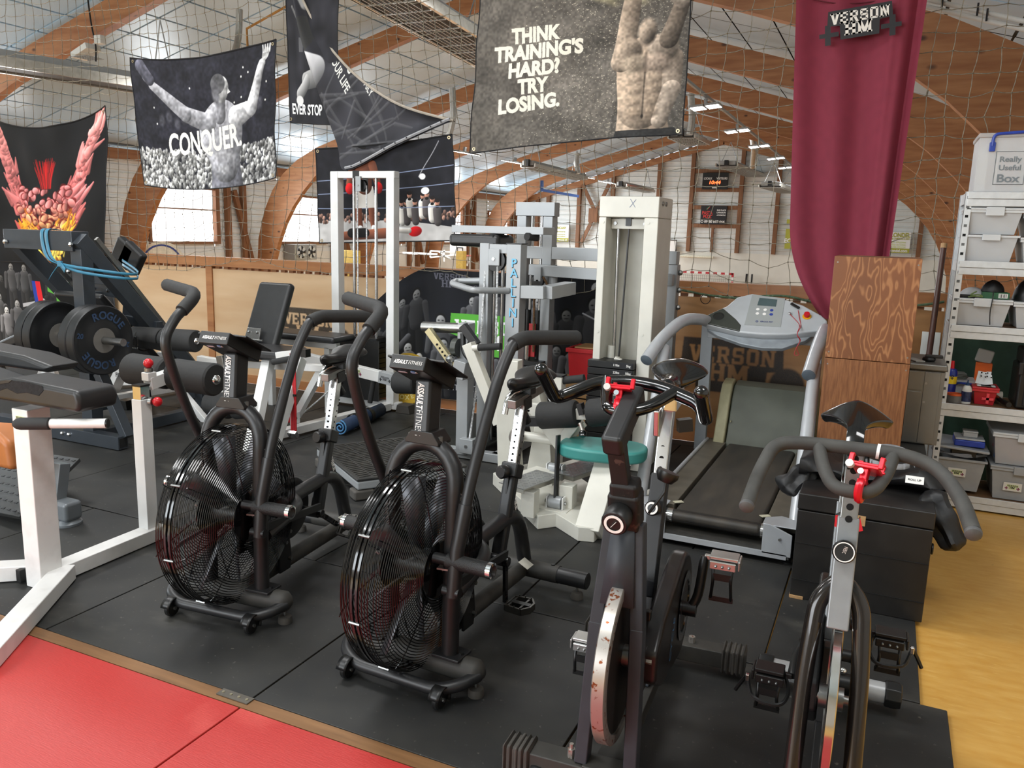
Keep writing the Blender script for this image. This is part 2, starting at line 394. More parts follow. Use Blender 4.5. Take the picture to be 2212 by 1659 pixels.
# ceiling: panels in a dark grid
def cz(x): return 6.62-.277*abs(x-RX)
ce = MB()
for a, b in ((WX-.2, RX), (RX, EX+.2)): ce.add([(a, -5.2, cz(a)+.05), (b, -5.2, cz(b)+.05), (b, GY+.2, cz(b)+.05), (a, GY+.2, cz(a)+.05)], [(3, 2, 1, 0)])
ce = struct(ce.build('ceiling', M_joint), 'sloping ceiling of pale panels')
pw, pl = .78/cos(math.atan(.277)), 1.375
pm = MB().bb((-pw/2+.022, -pl/2+.022, 0), (pw/2-.022, pl/2-.022, .04)).mesh('ceiling_panel', M_panel)
rest = MB()
for s in (-1, 1):
    ang = math.atan(.277)*-s
    for i in range(15):
        xc = RX+s*(.42+.78*i)
        if s < 0 and xc < WX+.3: continue
        for j in range(-8, 29):
            yc = 5.1+pl*(j+.5)
            if yc > GY-.3: continue
            near = (s < 0 and 5.1 < yc < 25 and i > 0) or (s > 0 and 5.1 < yc < 12 and i < 14)
            if near:
                o = bpy.data.objects.new('ceiling_panel', pm); COL.objects.link(o); o.parent = ce
                o.location = (xc, yc, cz(xc)); o.rotation_euler = (0, -ang*-1 if False else math.atan(.277)*(1 if s > 0 else -1), 0)
            else:
                a, b = xc-.376, xc+.376
                rest.add([(a, yc-pl/2+.014, cz(a)), (b, yc-pl/2+.014, cz(b)), (b, yc+pl/2-.014, cz(b)), (a, yc+pl/2-.014, cz(a))], [(3, 2, 1, 0)])
rest.build('ceiling_panel', M_panel, ce, kind='stuff')
# guard partition of plywood between gym and court
M_ply = wood('pale_plywood', '#bb9770', '#ccae8a', (1.0, 6, 5), 1.1, .55, knots='#a9805a', ks=1.3, bump=.02)
M_plyd = wood('varnished_plywood', '#8d6238', '#a67b4e', (1.0, 6, 7), 1.5, .45, bump=.02)
M_rail = wood('rail_wood', '#8e5a33', '#a87346', (1, 9, 9), 2, .5, knots='#6b3a1c')
YP = 6.05
pp = struct(MB().bb((-10, YP-.02, 1.11), (EX, YP+.1, 1.2)).build('wall_partition', M_rail), 'plywood guard wall between gym and sports hall')
xp0 = U(456, 660, y=YP).x; xs = [xp0-2.5, xp0, xp0+2.44, -1.6, .9, EX]
for i, (a, b) in enumerate(zip(xs, xs[1:])):
    MB().bb((a+.03, YP, .07), (b-.03, YP+.018, 1.085)).build('plywood_panel', M_ply if i < 3 else M_plyd, pp)
    MB().bb((b-.04, YP-.015, 0), (b+.04, YP+.09, 1.11)).build('post', M_rail, pp)
MB().bb((-10, YP-.012, -.01), (EX, YP+.03, .07)).build('base_strip', M_rail, pp)
m = MB()
for i in range(90): x = -8+.1*i+rnd.uniform(-.01, .01); m.bb((x, YP+.02, 1.085), (x+.05, YP+.06, 1.11))
m.build('spacer', M_rail, pp, kind='stuff')
MB().bb((.42, YP-.07, .0), (EX-.1, YP-.04, 1.1)).build('green_board', mat('green_board', '#2f4a3c', .6), pp)
# red training mats with a hinge plate at their joint
for a, b, l in ((-3.74, -1.737, 'red vinyl judo mat under the white frame foot, left of the mat joint'), (-1.733, .27, 'red vinyl judo mat right of the mat joint, running out of frame')):
    MB().bb((a, .4, -.02), (b, 1.788, .003)).solo('judo_mat', M_red, l, 'mat', 'red mats along the rubber floor', bev=.004, seg=1)
hp = MB().box(U(508, 1504, z=.004), (.13, .035, .003)); h = hp.solo('hinge_plate', mat('dull_steel', '#6f6a62', .5, .7), 'small steel plate screwed across the edging strip at the mat joint', 'plate')
for i in range(4): MB().cyl(OFF[h.name]+V((-.05+.033*i, 0, .003)), OFF[h.name]+V((-.05+.033*i, 0, .0055)), .005, n=8).build('screw', mat('screw_steel', '#b0a890', .4, .8), h)
# ================================================================ air bikes
M_blk = mat('black_powdercoat', '#1d1d1e', .42, 0, .1, 30)
M_blk2 = mat('black_satin', '#141414', .38, 0, .1, 20)
M_gloss = mat('black_gloss', '#0c0c0d', .12, 0, .05, 20, coat=.4)
M_foam = mat('foam_rubber', '#252525', .75, 0, .1, 60, .08)
M_vinyl = mat('black_vinyl', '#1c1c1c', .36, 0, .12, 30, .04)
M_chrome = mat('chrome', '#d8d8d8', .14, 1, .03, 40)
M_steel = mat('brushed_steel', '#9a9a98', .35, 1, .08, 40)
M_alu = mat('aluminium', '#b9bbbd', .3, .9, .05, 30)
M_whtxt = mat('white_print', '#eceae6', .6, 0, 0)
M_dust = mat('dusty_black', '#35332f', .6, 0, .25, 14)
M_redp = mat('red_plastic', '#c01622', .3, 0, .05)
M_feet = mat('rubber_foot', '#4a4641', .7, 0, .1)
M_hole = mat('bore_shadow', '#0a0a0a', .9, 0, 0)
def saddle(par, o, L=.27, W=.2, nose=.055, dirv=(0, 1, 0), m=None, rise=.02, name='saddle', body=.045):
    """bike saddle, nose at o, running along dirv"""
    o = V(o); d = V(dirv).normalized(); s = V((d.y, -d.x, 0)); m = m or M_vinyl
    def f(u, v):
        a = 2*pi*u; w = nose*(.8+.2*v/.3) if v < .3 else nose+(W-nose)*math.sin((v-.3)/.7*pi/2)**1.6
        e = 1.
        if v > .8: e = math.sqrt(max(.0, 1-((v-.8)/.201)**2))
        if v < .12: e = math.sqrt(max(.0, 1-((.12-v)/.121)**2))
        w *= e; x = cos(a)*w/2; z = sin(a); top = .012+rise*max(0, v-.35)**1.3*2.2-.01*sin(pi*min(1, v*1.2))
        h = top+(z*.02*e if z > 0 else z*body*(.75-.2*v)*e)-.9*abs(x)**1.7
        return o+d*(v*L)+s*x+V((0, 0, h))
    b = MB().grid(f, 22, 22, uv=False); n = len(b.v)
    b.f.append(tuple(range(22))); b.f.append(tuple(n-23+i for i in reversed(range(22))))
    return b.build(name, m, par)
def pedal(par, c, m, lat=1, cage=None):
    """flat platform pedal: spindle, body and tooth-edged cage; c = spindle end at the crank, lat = side it points to"""
    c = V(c); b = MB().cyl(c, c+V((lat*.1, 0, 0)), .009, n=10).bb(c+V((lat*.02, -.012, -.012)), c+V((lat*.1, .012, .012)))
    k = b.build('pedal', m, par)
    q = MB()
    for s in (-1, 1):
        q.bar(c+V((lat*.015, s*.045, 0)), c+V((lat*.085, s*.052, 0)), .008, .026)
        for x in (.025, .075): q.bb(c+V((lat*x-.004, s*.045, -.011)), c+V((lat*x+.004, 0, .011)))
        q.bar(c+V((lat*.085, s*.052, 0)), c+V((lat*.107, s*.02, 0)), .008, .026)
        for x in (.03, .055, .08): q.cyl(c+V((lat*x, s*.05, .01)), c+V((lat*x, s*.05, .018)), .003, n=6)
    q.bar(c+V((lat*.107, -.022, 0)), c+V((lat*.107, .022, 0)), .008, .026)
    q.bar(c+V((lat*.013, -.046, 0)), c+V((lat*.013, .046, 0)), .006, .022)
    q.build('pedal_cage', cage or m, k); return k
def level_foot(par, p, z=.06, m=None):
    k = MB().lathe((p[0], p[1], 0), (0, 0, 1), [(.027, 0), (.028, .012), (.024, .026), (.012, .03)], 16).build('foot', m or M_feet, par)
    MB().cyl((p[0], p[1], .028), (p[0], p[1], z), .006, n=10).build('foot_screw', M_steel, k); return k
def knob_cyl(par, p, d, r=.028, L=.035, m=None, name='knob'):
    return MB().lathe(p, d, [(r*.5, 0), (r*.8, .004), (r, .008), (r, L*.8), (r*.8, L), (0.001, L)], 18).build(name, m or M_blk2, par)
AB = thing('air_bike', 'black fan bike in front of the step platform, nearer the spin bikes', 'exercise bike', (0, 0, 0), 'black fan bikes')
# front stabiliser with feet, wheels and tie bar
MB().tube([(-.28, 0, .085), (-.265, 0, .085), (-.25, 0, .085), (.25, 0, .085), (.265, 0, .085), (.28, 0, .085)], [.012, .032, .042, .042, .032, .012], 14).build('front_stabiliser', M_dust, AB)
for s in (-1, 1): MB().bb((s*.1, -.045, .12), (s*.205, .045, .131)).build('leg_plate', M_blk, AB, bev=.003)
for s in (-1, 1): MB().cyl((s*.19, 0, .13), (s*.19, 0, .138), .009, n=6).build('bolt', M_blk2, AB)
MB().tube(fillet([(-.262, -.01, .08), (-.235, -.075, .07), (-.16, -.115, .055), (.17, -.115, .055), (.235, -.07, .07), (.262, -.01, .08)], .05, 5), .021, 12).build('tie_bar', M_blk, AB)
for s in (-1, 1):
    w = MB().lathe((s*.185-.012, -.125, .034), (1, 0, 0), [(.012, 0), (.03, .001), (.034, .006), (.034, .018), (.03, .023), (.012, .024)], 20).build('transport_wheel', M_feet if s > 2 else M_blk2, AB)
    MB().cyl((s*.185-.019, -.125, .034), (s*.185+.019, -.125, .034), .007, n=8).build('axle_bolt', M_steel, w)
    MB().grid(lambda u, v: (s*.185+(v-.5)*.04, -.125+cos(-.5+u*3.4)*.039, .036+sin(-.5+u*3.4)*.039), 12, 3, uv=False).build('wheel_guard', M_blk2, w, solid=.004)
for p in ((-.25, .0), (.25, 0), (-.255, .85), (.255, .85)): level_foot(AB, p, .07)
# arch over the fan and mast
AX, AW = .028, .122
MB().tube([(AX+AW, -.005, .125), (AX+AW, -.002, .4), (AX+AW, .01, .68)]+[(AX+AW*cos(a), .012+.02*sin(a), .70+.13*sin(a)) for a in [i*pi/12 for i in range(13)]]+[(AX-AW, .01, .68), (AX-AW, -.002, .4), (AX-AW, -.005, .125)], .029, 14).build('fork_arch', M_blk, AB)
MB().prism([(-.065, -.02), (-.04, .012), (.04, .012), (.065, -.02), (.065, -.032), (-.065, -.032)], (AX, .075, .862), (1, 0, 0), (0, 0, 1), .08).build('arch_bracket', M_blk2, AB, bev=.003)
for s in (-1, 1): MB().cyl((AX+s*.056, .02, .835), (AX+s*.056, .02, .858), .01, n=6).build('bolt', M_steel, AB)
ma = MB().bar((.02, .035, .85), (.012, .065, 1.035), .062, .078, (0, 1, 0)).build('mast', M_blk, AB, bev=.012)
lettering('ASSAULT', M_whtxt, ma, (.010, .0165, .985), (0, -.16, -1), (1, 0, 0), h=.024, w=.088, bold=.03, shear=.2, lift=.0012)
lettering('FITNESS', M_whtxt, ma, (.013, .0025, .898), (0, -.16, -1), (1, 0, 0), h=.024, w=.083, bold=-.012, lift=.0012)
lettering('ASSAULT', M_whtxt, ma, (.1798, .004, .64), (0, -.02, -1), (0, 1, 0), h=.019, w=.1, bold=.03, shear=.2)
lettering('FITNESS', M_whtxt, ma, (.1798, .0, .535), (0, -.02, -1), (0, 1, 0), h=.02, w=.1, bold=-.012)
# console
cs = MB().prism([(-.035, .035), (.15, -.055), (.13, -.098), (-.055, -.008)], (.066, .0, 1.09), (0, 1, 0), (0, 0, 1), -.132).build('console', M_blk2, AB, bev=.004)
MB().prism([(-.0, .02), (.15, -.053), (.146, -.06), (-.004, .013)], (.11, .002, 1.093), (0, 1, 0), (0, 0, 1), -.22).build('screen_bezel', M_blk2, cs, bev=.003)
MB().prism([(.02, .014), (.125, -.037), (.124, -.039), (.019, .012)], (.055, .004, 1.0955), (0, 1, 0), (0, 0, 1), -.11).build('screen', mat('dark_lcd', '#2e3532', .15), cs)
fu, fv = V((1, 0, 0)), V((0, .02, .043)); fo = V((0, -.0455, 1.1035))
lettering('ASSAULT', M_whtxt, cs, fo-V((.024, 0, 0)), fu, fv, h=.012, w=.054, bold=.03, shear=.2, lift=.001)
lettering('FITNESS', M_whtxt, cs, fo+V((.031, 0, 0)), fu, fv, h=.012, w=.052, bold=-.01, shear=.2, lift=.001)
for (x, t, w, m) in ((-.03, .05, .03, '#c9b6c0'), (.02, .03, .022, '#cfc0bd'), (.012, .045, .014, '#5a86c8'), (.02, .02, .014, '#6a94d0')):
    MB().box((x, -.05+.185*t*5*.5, 1.077-.09*t*2.4), (w, .012, .001), M=Matrix.Rotation(-.45, 3, 'X')).build('sticker', mat('sticker'+m, m, .5, 0, 0), cs)
# fan: cage of wire rings, blades, hub
fc, FR = V((.012, .005, .412)), .342
def ring(b, x, r, w=.0022, n=56, sd=4):
    b.tube([(fc.x+x, fc.y+r*cos(2*pi*i/n), fc.z+r*sin(2*pi*i/n)) for i in range(n)], w, sd, closed=True)
dome = lambda r: .05+.04*math.sqrt(max(0, 1-(r/FR)**2.6))
cg = MB()
for s in (-1, 1):
    for i in range(25): r = .105+.0094*i; ring(cg, s*dome(r), r, .0017)
    for k in range(8):
        a = 2*pi*k/8+.2; cg.tube([(s*(dome(r)-.004), fc.y+r*cos(a), fc.z+r*sin(a)) for r in (.1, .16, .22, .28, .32, .338)], .0024, 5)
for x in (-.05, -.039, -.028, -.017, .017, .028, .039, .05): ring(cg, x, FR+.002, .0022)
ck = cg.build('fan_cage', M_gloss, AB)
rm = MB(); rm.lathe(fc-V((.013, 0, 0)), (1, 0, 0), [(FR-.004, 0), (FR+.005, 0), (FR+.005, .008), (FR-.004, .008)], 64, closed=True).lathe(fc+V((.005, 0, 0)), (1, 0, 0), [(FR-.004, 0), (FR+.005, 0), (FR+.005, .008), (FR-.004, .008)], 64, closed=True); rm.build('rim_band', M_gloss, ck)
for k in range(8):
    a = 2*pi*k/8+.2; p = fc+V((.0, (FR+.006)*cos(a), (FR+.006)*sin(a))); MB().cyl(p-V((.02, 0, 0)), p+V((.02, 0, 0)), .0045, n=6).build('rim_bolt', M_steel, ck)
for s in (-1, 1): MB().lathe(fc+V((s*.084, 0, 0)), (s, 0, 0), [(.098, 0), (.1, .004), (.09, .009), (.001, .011)], 32).build('hub_plate', M_gloss, ck)
bm = MB()
for k in range(8):
    a = 2*pi*k/8+.1; u = V((0, cos(a), sin(a))); t = V((0, -sin(a), cos(a)))
    bm.add([fc+u*.06+t*.014+V((-.02, 0, 0)), fc+u*.06-t*.014+V((.02, 0, 0)), fc+u*.31-t*.03+V((.03, 0, 0)), fc+u*.31+t*.03+V((-.03, 0, 0))], [(0, 1, 2, 3)])
bl = bm.build('fan_blade', mat('fan_blade', '#55565a', .35, .6, .1), AB, solid=.003)
MB().cyl(fc-V((.07, 0, 0)), fc+V((.07, 0, 0)), .05, n=20).build('fan_hub', M_blk2, AB)
for s in (-1, 1):
    ax = MB().bar(fc+V((s*.1, -.03, .02)), fc+V((s*.15, -.02, .02)), .03, .006).cyl(fc+V((s*.1, 0, 0)), fc+V((s*.145, 0, 0)), .009, n=8).cyl(fc+V((s*.12, 0, 0)), fc+V((s*.135, 0, 0)), .016, n=6).build('axle', M_steel, AB)
# rail, rear stabiliser, bent top tube, seat tube
MB().tube([(0, .0, .075), (0, .12, .075), (0, .85, .08)], .034, 12).build('main_rail', M_dust, AB)
MB().tube([(-.3, .85, .085), (.3, .85, .085)], .036, 14).build('rear_stabiliser', M_blk, AB)
MB().tube([(-.17, .85, .085), (.17, .85, .085)], .0385, 14).build('stabiliser_sleeve', M_dust, AB)
for s in (-1, 1): MB().cyl((s*.3, .85, .085), (s*.303, .85, .085), .031, n=14).build('tube_mouth', M_hole, AB); MB().cyl((s*.14, .85, .121), (s*.14, .85, .127), .009, n=6).build('bolt', M_blk2, AB)
MB().tube([(.025, .3, .35)]+fillet([(.0, .36, .345), (0, .78, .37), (0, .86, .1)], .16, 8), .031, 12).build('top_tube', M_blk, AB)
MB().tube(fillet([(.15, .03, .33), (.12, .3, .36), (0, .42, .35)], .08), .024, 10).tube(fillet([(-.15, .03, .33), (-.12, .3, .36), (0, .42, .35)], .08), .024, 10).build('fork_tube', M_blk, AB)
MB().box((.04, .79, .13), (.05, .06, .001), M=Matrix.Rotation(.5, 3, 'Y')).build('sticker', mat('paper_label', '#c9c6bb', .6), AB)
st = MB().bar((0, .61, .22), (0, .715, .555), .055, .05, (0, 1, 0)).build('seat_tube', M_blk, AB, bev=.014)
cl = MB().bar((0, .70, .53), (0, .722, .585), .075, .07, (0, 1, 0)).build('seat_clamp', M_blk2, AB, bev=.008)
knob_cyl(cl, (-.01, .675, .56), (-.15, -1, .1), .028, .04)
sp = MB().bar((0, .71, .53), (0, .79, .835), .042, .042, (0, 1, 0)).build('seat_post', M_chrome, AB, bev=.005)
for i in range(9): p = V((.0215, .7225+.011*i, .595+.0245*i*1.02*.98)); MB().cyl(p-V((.044, 0, 0)), p, .0045, n=8).build('adjust_hole', M_hole, sp)
for i in range(9): p = V((0, .7025+.0071*i, .601+.0245*i)); MB().cyl(p, p+V((0, .004, 0)), .0045, n=8).build('adjust_hole', M_hole, sp)
MB().prism([(0, 0), (.14, -.01), (.035, .2)], (-.004, .642, .355), (0, 1, 0), (0, 0, 1), .008).build('gusset', M_blk2, AB)
lettering('AIRBIKE', M_whtxt, AB, (.0045, .735, .43), (0, .42, -1), (0, 1, .42), h=.022, bold=.03)
lettering('CLASSIC', mat('red_print', '#b8282a', .5, 0, 0), AB, (.0045, .705, .425), (0, .42, -1), (0, 1, .42), h=.012, sp=1.35)
sl = MB().bar((0, .69, .835), (0, .96, .865), .04, .036).build('seat_slider', M_steel, AB, bev=.003)
MB().bar((0, .765, .822), (0, .83, .829), .05, .05).build('slider_collar', M_blk2, sl, bev=.003)
MB().tube(fillet([(.0, .84, .88), (-.03, .72, .87), (-.035, .70, .79)], .04, 6), .0125, 10).build('lock_lever', M_chrome, sl)
MB().cyl((0, .80, .78), (0, .83, .74), .018, .022, 12).build('lock_knob', M_blk2, sl)
sd_ = saddle(AB, (0, .665, .915), .29, .21)
MB().tube([(.025, .72, .89), (.03, .93, .89)], .005, 6).tube([(-.025, .72, .89), (-.03, .93, .89)], .005, 6).bb((-.03, .8, .86), (.03, .85, .89)).build('saddle_rail', M_blk2, sd_)
# drive: cranks, chain guard, pedals, connecting rods
ca = V((0, .47, .27))
MB().lathe(ca+V((-.075, 0, 0)), (1, 0, 0), [(.001, 0), (.13, 0), (.14, .008), (.14, .03), (.13, .036), (.001, .036)], 40).build('chain_guard', M_blk2, AB)
MB().prism([(-.02, .12), (.33, .06), (.33, -.11), (-.02, -.14)], ca+V((-.045, -.33, .05)), (0, 1, 0), (0, 0, 1), -.03).build('chain_cover', M_blk2, AB, bev=.01)
tb = MB().prism([(0, 0), (.075, 0), (.085, .06), (.07, .17), (.03, .21), (0, .14)], (.05, .235, .07), (0, 1, 0), (0, 0, 1), .012).prism([(-.13, .13), (.03, .2), (.06, .03), (-.05, .01)], (-.03, .25, .1), (0, 1, 0), (0, 0, 1), .07).build('tension_bracket', M_blk2, AB, bev=.004)
for q in ((.3, .24), (.27, .2), (.3, .12)): MB().cyl((.06, q[0], q[1]), (.075, q[0], q[1]), .008, n=6).build('bolt', M_steel, tb)
MB().cyl(ca-V((.12, 0, 0)), ca+V((.1, 0, 0)), .022, n=14).build('crank_axle', M_blk2, AB)
def crank(side, ang, L=.17):
    x = side*.105; e = ca+V((x, L*sin(ang), -L*cos(ang)))
    k = MB().bar(ca+V((x, 0, 0)), e, .024, .014, (1, 0, 0)).cyl(ca+V((x-side*.02, 0, 0)), ca+V((x+side*.016, 0, 0)), .019, n=14).build('crank', M_gloss, AB, bev=.003)
    pedal(k, e+V((side*.008, 0, 0)), M_blk2, side, mat('pedal_alloy', '#4c4a46', .35, .8, .1)); return e
crank(1, .05); crank(-1, pi+.05)
# swinging arms with foot pegs
def arm(s, pts, grip):
    a = MB().tube(fillet(pts, .07, 5), .0195, 12).build('handle_arm', M_blk, AB)
    MB().tube(fillet(grip, .07, 5), .0255, 12).build('grip', M_foam, a)
    e = V(grip[-1]); d = (e-V(grip[-2])).normalized(); MB().lathe(e, d, [(.0255, 0), (.023, .006), (.012, .01), (.001, .011)], 12).build('grip_end', M_foam, a)
    return a
ra = arm(1, [(.2, -.075, .385), (.2, -.055, .52), (.21, .005, .73), (.22, .085, .925), (.23, .145, 1.06), (.235, .22, 1.15), (.25, .255, 1.165)], [(.236, .225, 1.152), (.25, .275, 1.17), (.36, .47, 1.16)])
la = arm(-1, [(-.2, .2, .47), (-.2, .12, .62), (-.2, .02, .81), (-.2, -.05, .98), (-.2, -.082, 1.09), (-.2, -.01, 1.165), (-.2, .03, 1.19)], [(-.2, .02, 1.185), (-.2, .11, 1.245), (-.43, .2, 1.264)])
MB().tube([(.2, -.075, .37), (.2, -.055, .52), (.207, -.015, .66)], .024, 12).build('arm_socket', M_blk, ra)
for s, a, yz in ((1, ra, (-.06, .48)), (-1, la, (.05, .48))):
    pg = MB().cyl((s*.17, *yz), (s*.33, *yz), .025, n=18).build('foot_peg', mat('knurled_black', '#262626', .5, .3, .3, 300, .3), a)
    MB().lathe((s*.318, *yz), (s, 0, 0), [(.018, 0), (.0262, 0), (.0262, .016), (.019, .018), (.018, .002)], 18).build('peg_ring', M_chrome, pg)
    MB().cyl((s*.12, *yz), (s*.2, *yz), .018, n=12).build('pivot', M_blk2, a)
e = ca+V((.1, .0, -.0))
MB().bar((.175, -.075, .385), (.12, .45, .31), .03, .012, (1, 0, 0)).build('connecting_rod', M_blk2, AB)
MB().bar((-.175, .2, .47), (-.12, .45, .25), .03, .012, (1, 0, 0)).build('connecting_rod', M_blk2, AB)
MB().cyl((.165, -.075, .385), (.225, -.075, .385), .017, n=12).build('rod_joint', M_blk2, AB)
AB.location = (-1.35, 2.21, 0); AB.rotation_euler = (0, 0, R(-2.5))
A2 = dup(AB, (-2.24, 2.285, 0), R(5), 'black fan bike beside the thin white post, further from the spin bikes')
for o in COL.objects:
    if o.parent == A2 and o.name.startswith('crank') and 'axle' not in o.name: o.matrix_local = Matrix.Translation(ca) @ Matrix.Rotation(R(52), 4, 'X') @ Matrix.Translation(-ca)
# ================================================================ spin bikes
M_frame = mat('worn_grey_paint', '#33363b', .5, 0, .12, 12, spec=.35)
M_chip = mat('chipped_black', '#1d1b1b', .5, 0, 0, 38, col2='#4a3a36', lo=.64, hi=.7, spec=.35)
M_rust = mat('rusty_steel', '#b5afa8', .32, .75, 0, 60, col2='#7d4426', lo=.6, hi=.66, detail=3)
M_silver = mat('silver_paint', '#8f9396', .35, .4, .06, 20)
M_redal = mat('red_anodised', '#d3182a', .28, .35, .05)
def ribcap(par, p, d, w=.065, h=.07, L=.08):
    """ribbed rubber end of a stabiliser"""
    p, d = V(p), V(d).normalized(); b = MB()
    for i in range(5): b.bar(p+d*(L*i/5), p+d*(L*i/5+L*.13), w, h)
    b.bar(p, p+d*L*.95, w*.86, h*.86); return b.build('stabiliser_cap', M_feet, par, bev=.006, seg=1)
def toeclip(par, c, lat, mp, mc, drop=.085, strap=True):
    c = V(c); k = MB().bar(c, c+V((lat*.02, 0, 0)), .016).bb(c+V((lat*.02-.002, -.03, .004)), c+V((lat*.105, .032, .016))).cyl(c+V((lat*.02, 0, 0)), c+V((lat*.1, 0, 0)), .014, n=10).bb(c+V((lat*.02, -.042, -.022)), c+V((lat*.1, -.032, .004))).bb(c+V((lat*.105, -.036, -.02)), c+V((lat*.112, .03, .012))).build('pedal', mp, par, bev=.003)
    for i in range(3): MB().ball(c+V((lat*(.04+.02*i), -.044, -.01)), .0045, 8).build('rivet', M_steel, k)
    q = MB().tube(fillet([c+V((lat*.032, -.035, -.018)), c+V((lat*.036, -.05, -.05)), c+V((lat*.03, -.03, -drop))], .02), .005, 8).tube(fillet([c+V((lat*.09, -.035, -.018)), c+V((lat*.088, -.05, -.05)), c+V((lat*.092, -.03, -drop))], .02), .005, 8).bar(c+V((lat*.025, -.03, -drop)), c+V((lat*.098, -.03, -drop)), .008, .016).bar(c+V((lat*.034, -.046, -.042)), c+V((lat*.088, -.046, -.042)), .006, .022)
    q.build('toe_clip', mc, k)
    if strap:
        MB().tube(spline([c+V((lat*.02, 0, .0)), c+V((lat*.005, -.03, -.04)), c+V((lat*.03, -.055, -.07)), c+V((lat*.1, -.05, -.065)), c+V((lat*.122, -.03, -.02)), c+V((lat*.135, -.02, -.035)), c+V((lat*.155, -.015, -.075))], 4), .006, 6).build('strap', M_blk2, k)
        MB().box(c+V((lat*.122, -.036, -.015)), (.012, .014, .022)).build('buckle', M_chrome, k, bev=.003)
    return k
def flywheel(par, c, r, w, mrim, mdisc, name='flywheel'):
    c = V(c); k = MB().lathe(c-V((w/2, 0, 0)), (1, 0, 0), [(r-.028, 0), (r-.004, 0), (r, .003), (r, w-.003), (r-.004, w), (r-.028, w)], 72, closed=True).build(name, mrim, par)
    MB().lathe(c-V((w*.3, 0, 0)), (1, 0, 0), [(.02, 0), (r-.027, 0), (r-.027, w*.6), (.02, w*.6)], 72, closed=True).build('flywheel_disc', mdisc, k)
    MB().cyl(c-V((.075, 0, 0)), c+V((.075, 0, 0)), .012, n=12).cyl(c-V((.03, 0, 0)), c+V((.03, 0, 0)), .03, n=20).build('axle', M_steel, k); return k
def phone_holder(o, rz, label, tilt=-.5):
    """red clamp-on phone holder: clamp ring, post, plate and four claws"""
    t = thing('phone_holder', label, 'phone holder', o, 'red phone holders on the spin bike bars'); O = V(o); M = Matrix.Rotation(rz, 3, 'Z') @ Matrix.Rotation(-tilt, 3, 'X')
    W = lambda x, y, z: O+M @ V((x, y, z))
    def bx(b, c, s): return b.box(W(*c), s, M=M)
    MB().tube([W(.0+.0, .021*sin(2*pi*i/20)+.0, -.0+.021*cos(2*pi*i/20)) for i in range(20)], .0095, 8, closed=True).build('clamp', M_redal, t)
    bx(bx(MB(), (0, 0, .036), (.016, .022, .03)), (0, 0, .018), (.02, .03, .012)).build('post', M_redal, t, bev=.002)
    bx(bx(bx(MB(), (0, .012, .054), (.06, .062, .007)), (-.0, -.012, .06), (.07, .012, .006)), (0, .038, .06), (.066, .01, .006)).build('plate', M_redal, t, bev=.002)
    for x, y in ((-.033, -.014), (.033, -.014), (-.024, .046), (.024, .046)): bx(bx(MB(), (x, y, .066), (.011, .012, .026)), (x, y+(.004 if y < 0 else -.004), .079), (.011, .016, .005)).build('claw', M_redal, t, bev=.002)
    MB().cyl(W(-.03, -.02, .05), W(-.03, -.034, .05), .009, n=14).build('adjust_wheel', mat('pale_knob', '#c9c5c2', .4), t); MB().cyl(W(-.006, -.014, .04), W(-.006, -.02, .04), .007, n=12).build('screw', M_chrome, t)
    return t
# ---- older bike with the rusty flywheel
SB = thing('spin_bike', 'dark grey spin bike with a rusty flywheel and gloss black bars', 'exercise bike')
fs = MB().bar((-.25, 0, .07), (.25, 0, .07), .07, .06).build('front_stabiliser', M_dust, SB, bev=.004)
for s in (-1, 1): ribcap(fs, (s*.21, 0, .065), (s, 0, 0), .085, .09, .085)
MB().lathe((-.205, -.03, .035), (1, 0, 0), [(.01, 0), (.034, .002), (.036, .014), (.034, .03), (.01, .032)], 20).build('transport_wheel', M_blk2, fs); MB().cyl((-.17, -.03, .035), (-.155, -.03, .035), .009, n=8).build('axle_bolt', M_rust, fs)
MB().cyl((-.1, 0, .1), (-.1, 0, .125), .011, n=6).cyl((-.1, 0, .125), (-.1, 0, .14), .006, n=8).build('bolt', M_rust, fs)
rs = MB().bar((-.25, .81, .06), (.25, .81, .06), .07, .06).build('rear_stabiliser', M_dust, SB, bev=.004)
for s in (-1, 1): ribcap(rs, (s*.21, .81, .06), (s, 0, 0), .085, .09, .085)
MB().cyl((.1, .81, .09), (.1, .81, .112), .012, n=6).build('bolt', M_rust, rs)
MB().bb((-.06, -.035, .1), (.06, .035, .106)).bar((0, .02, .075), (0, .8, .075), .075, .055).build('base_rail', M_dust, SB, bev=.003)
for s in (-1, 1):
    l = MB().bar((s*.068, 0, .1), (s*.055, .04, .50), .036, .05, (0, 1, 0)).bar((s*.055, .04, .49), (s*.034, .07, .775), .036, .05, (0, 1, 0)).build('fork_leg', M_frame, SB, bev=.004)
    MB().box((s*.058, .085, .36), (.03, .05, .13)).build('axle_bracket', M_blk2, l, bev=.004); MB().cyl((s*.075, .09, .385), (s*.09, .09, .385), .014, n=6).build('axle_nut', M_rust, l)
MB().add([(-.045, .018, .56), (.045, .018, .56), (.03, .045, .77), (-.03, .045, .77)], [(0, 1, 2, 3)]).build('fork_panel', M_frame, SB, solid=.012)
MB().cyl((0, .03, .585), (0, .01, .585), .011, n=12).build('bolt', M_rust, SB)
hd = MB().bar((0, .075, .76), (0, .045, .87), .085, .07, (0, 1, 0)).bar((0, .05, .85), (0, .036, .9), .075, .062, (0, 1, 0)).build('head_tube', M_chip, SB, bev=.012)
kn = MB().lathe((-.005, .045, .815), (-.06, -1, -.25), [(.018, 0), (.02, .02), (.034, .022), (.036, .03), (.036, .066), (.032, .072), (.001, .072)], 20).build('adjust_knob', M_blk2, SB)
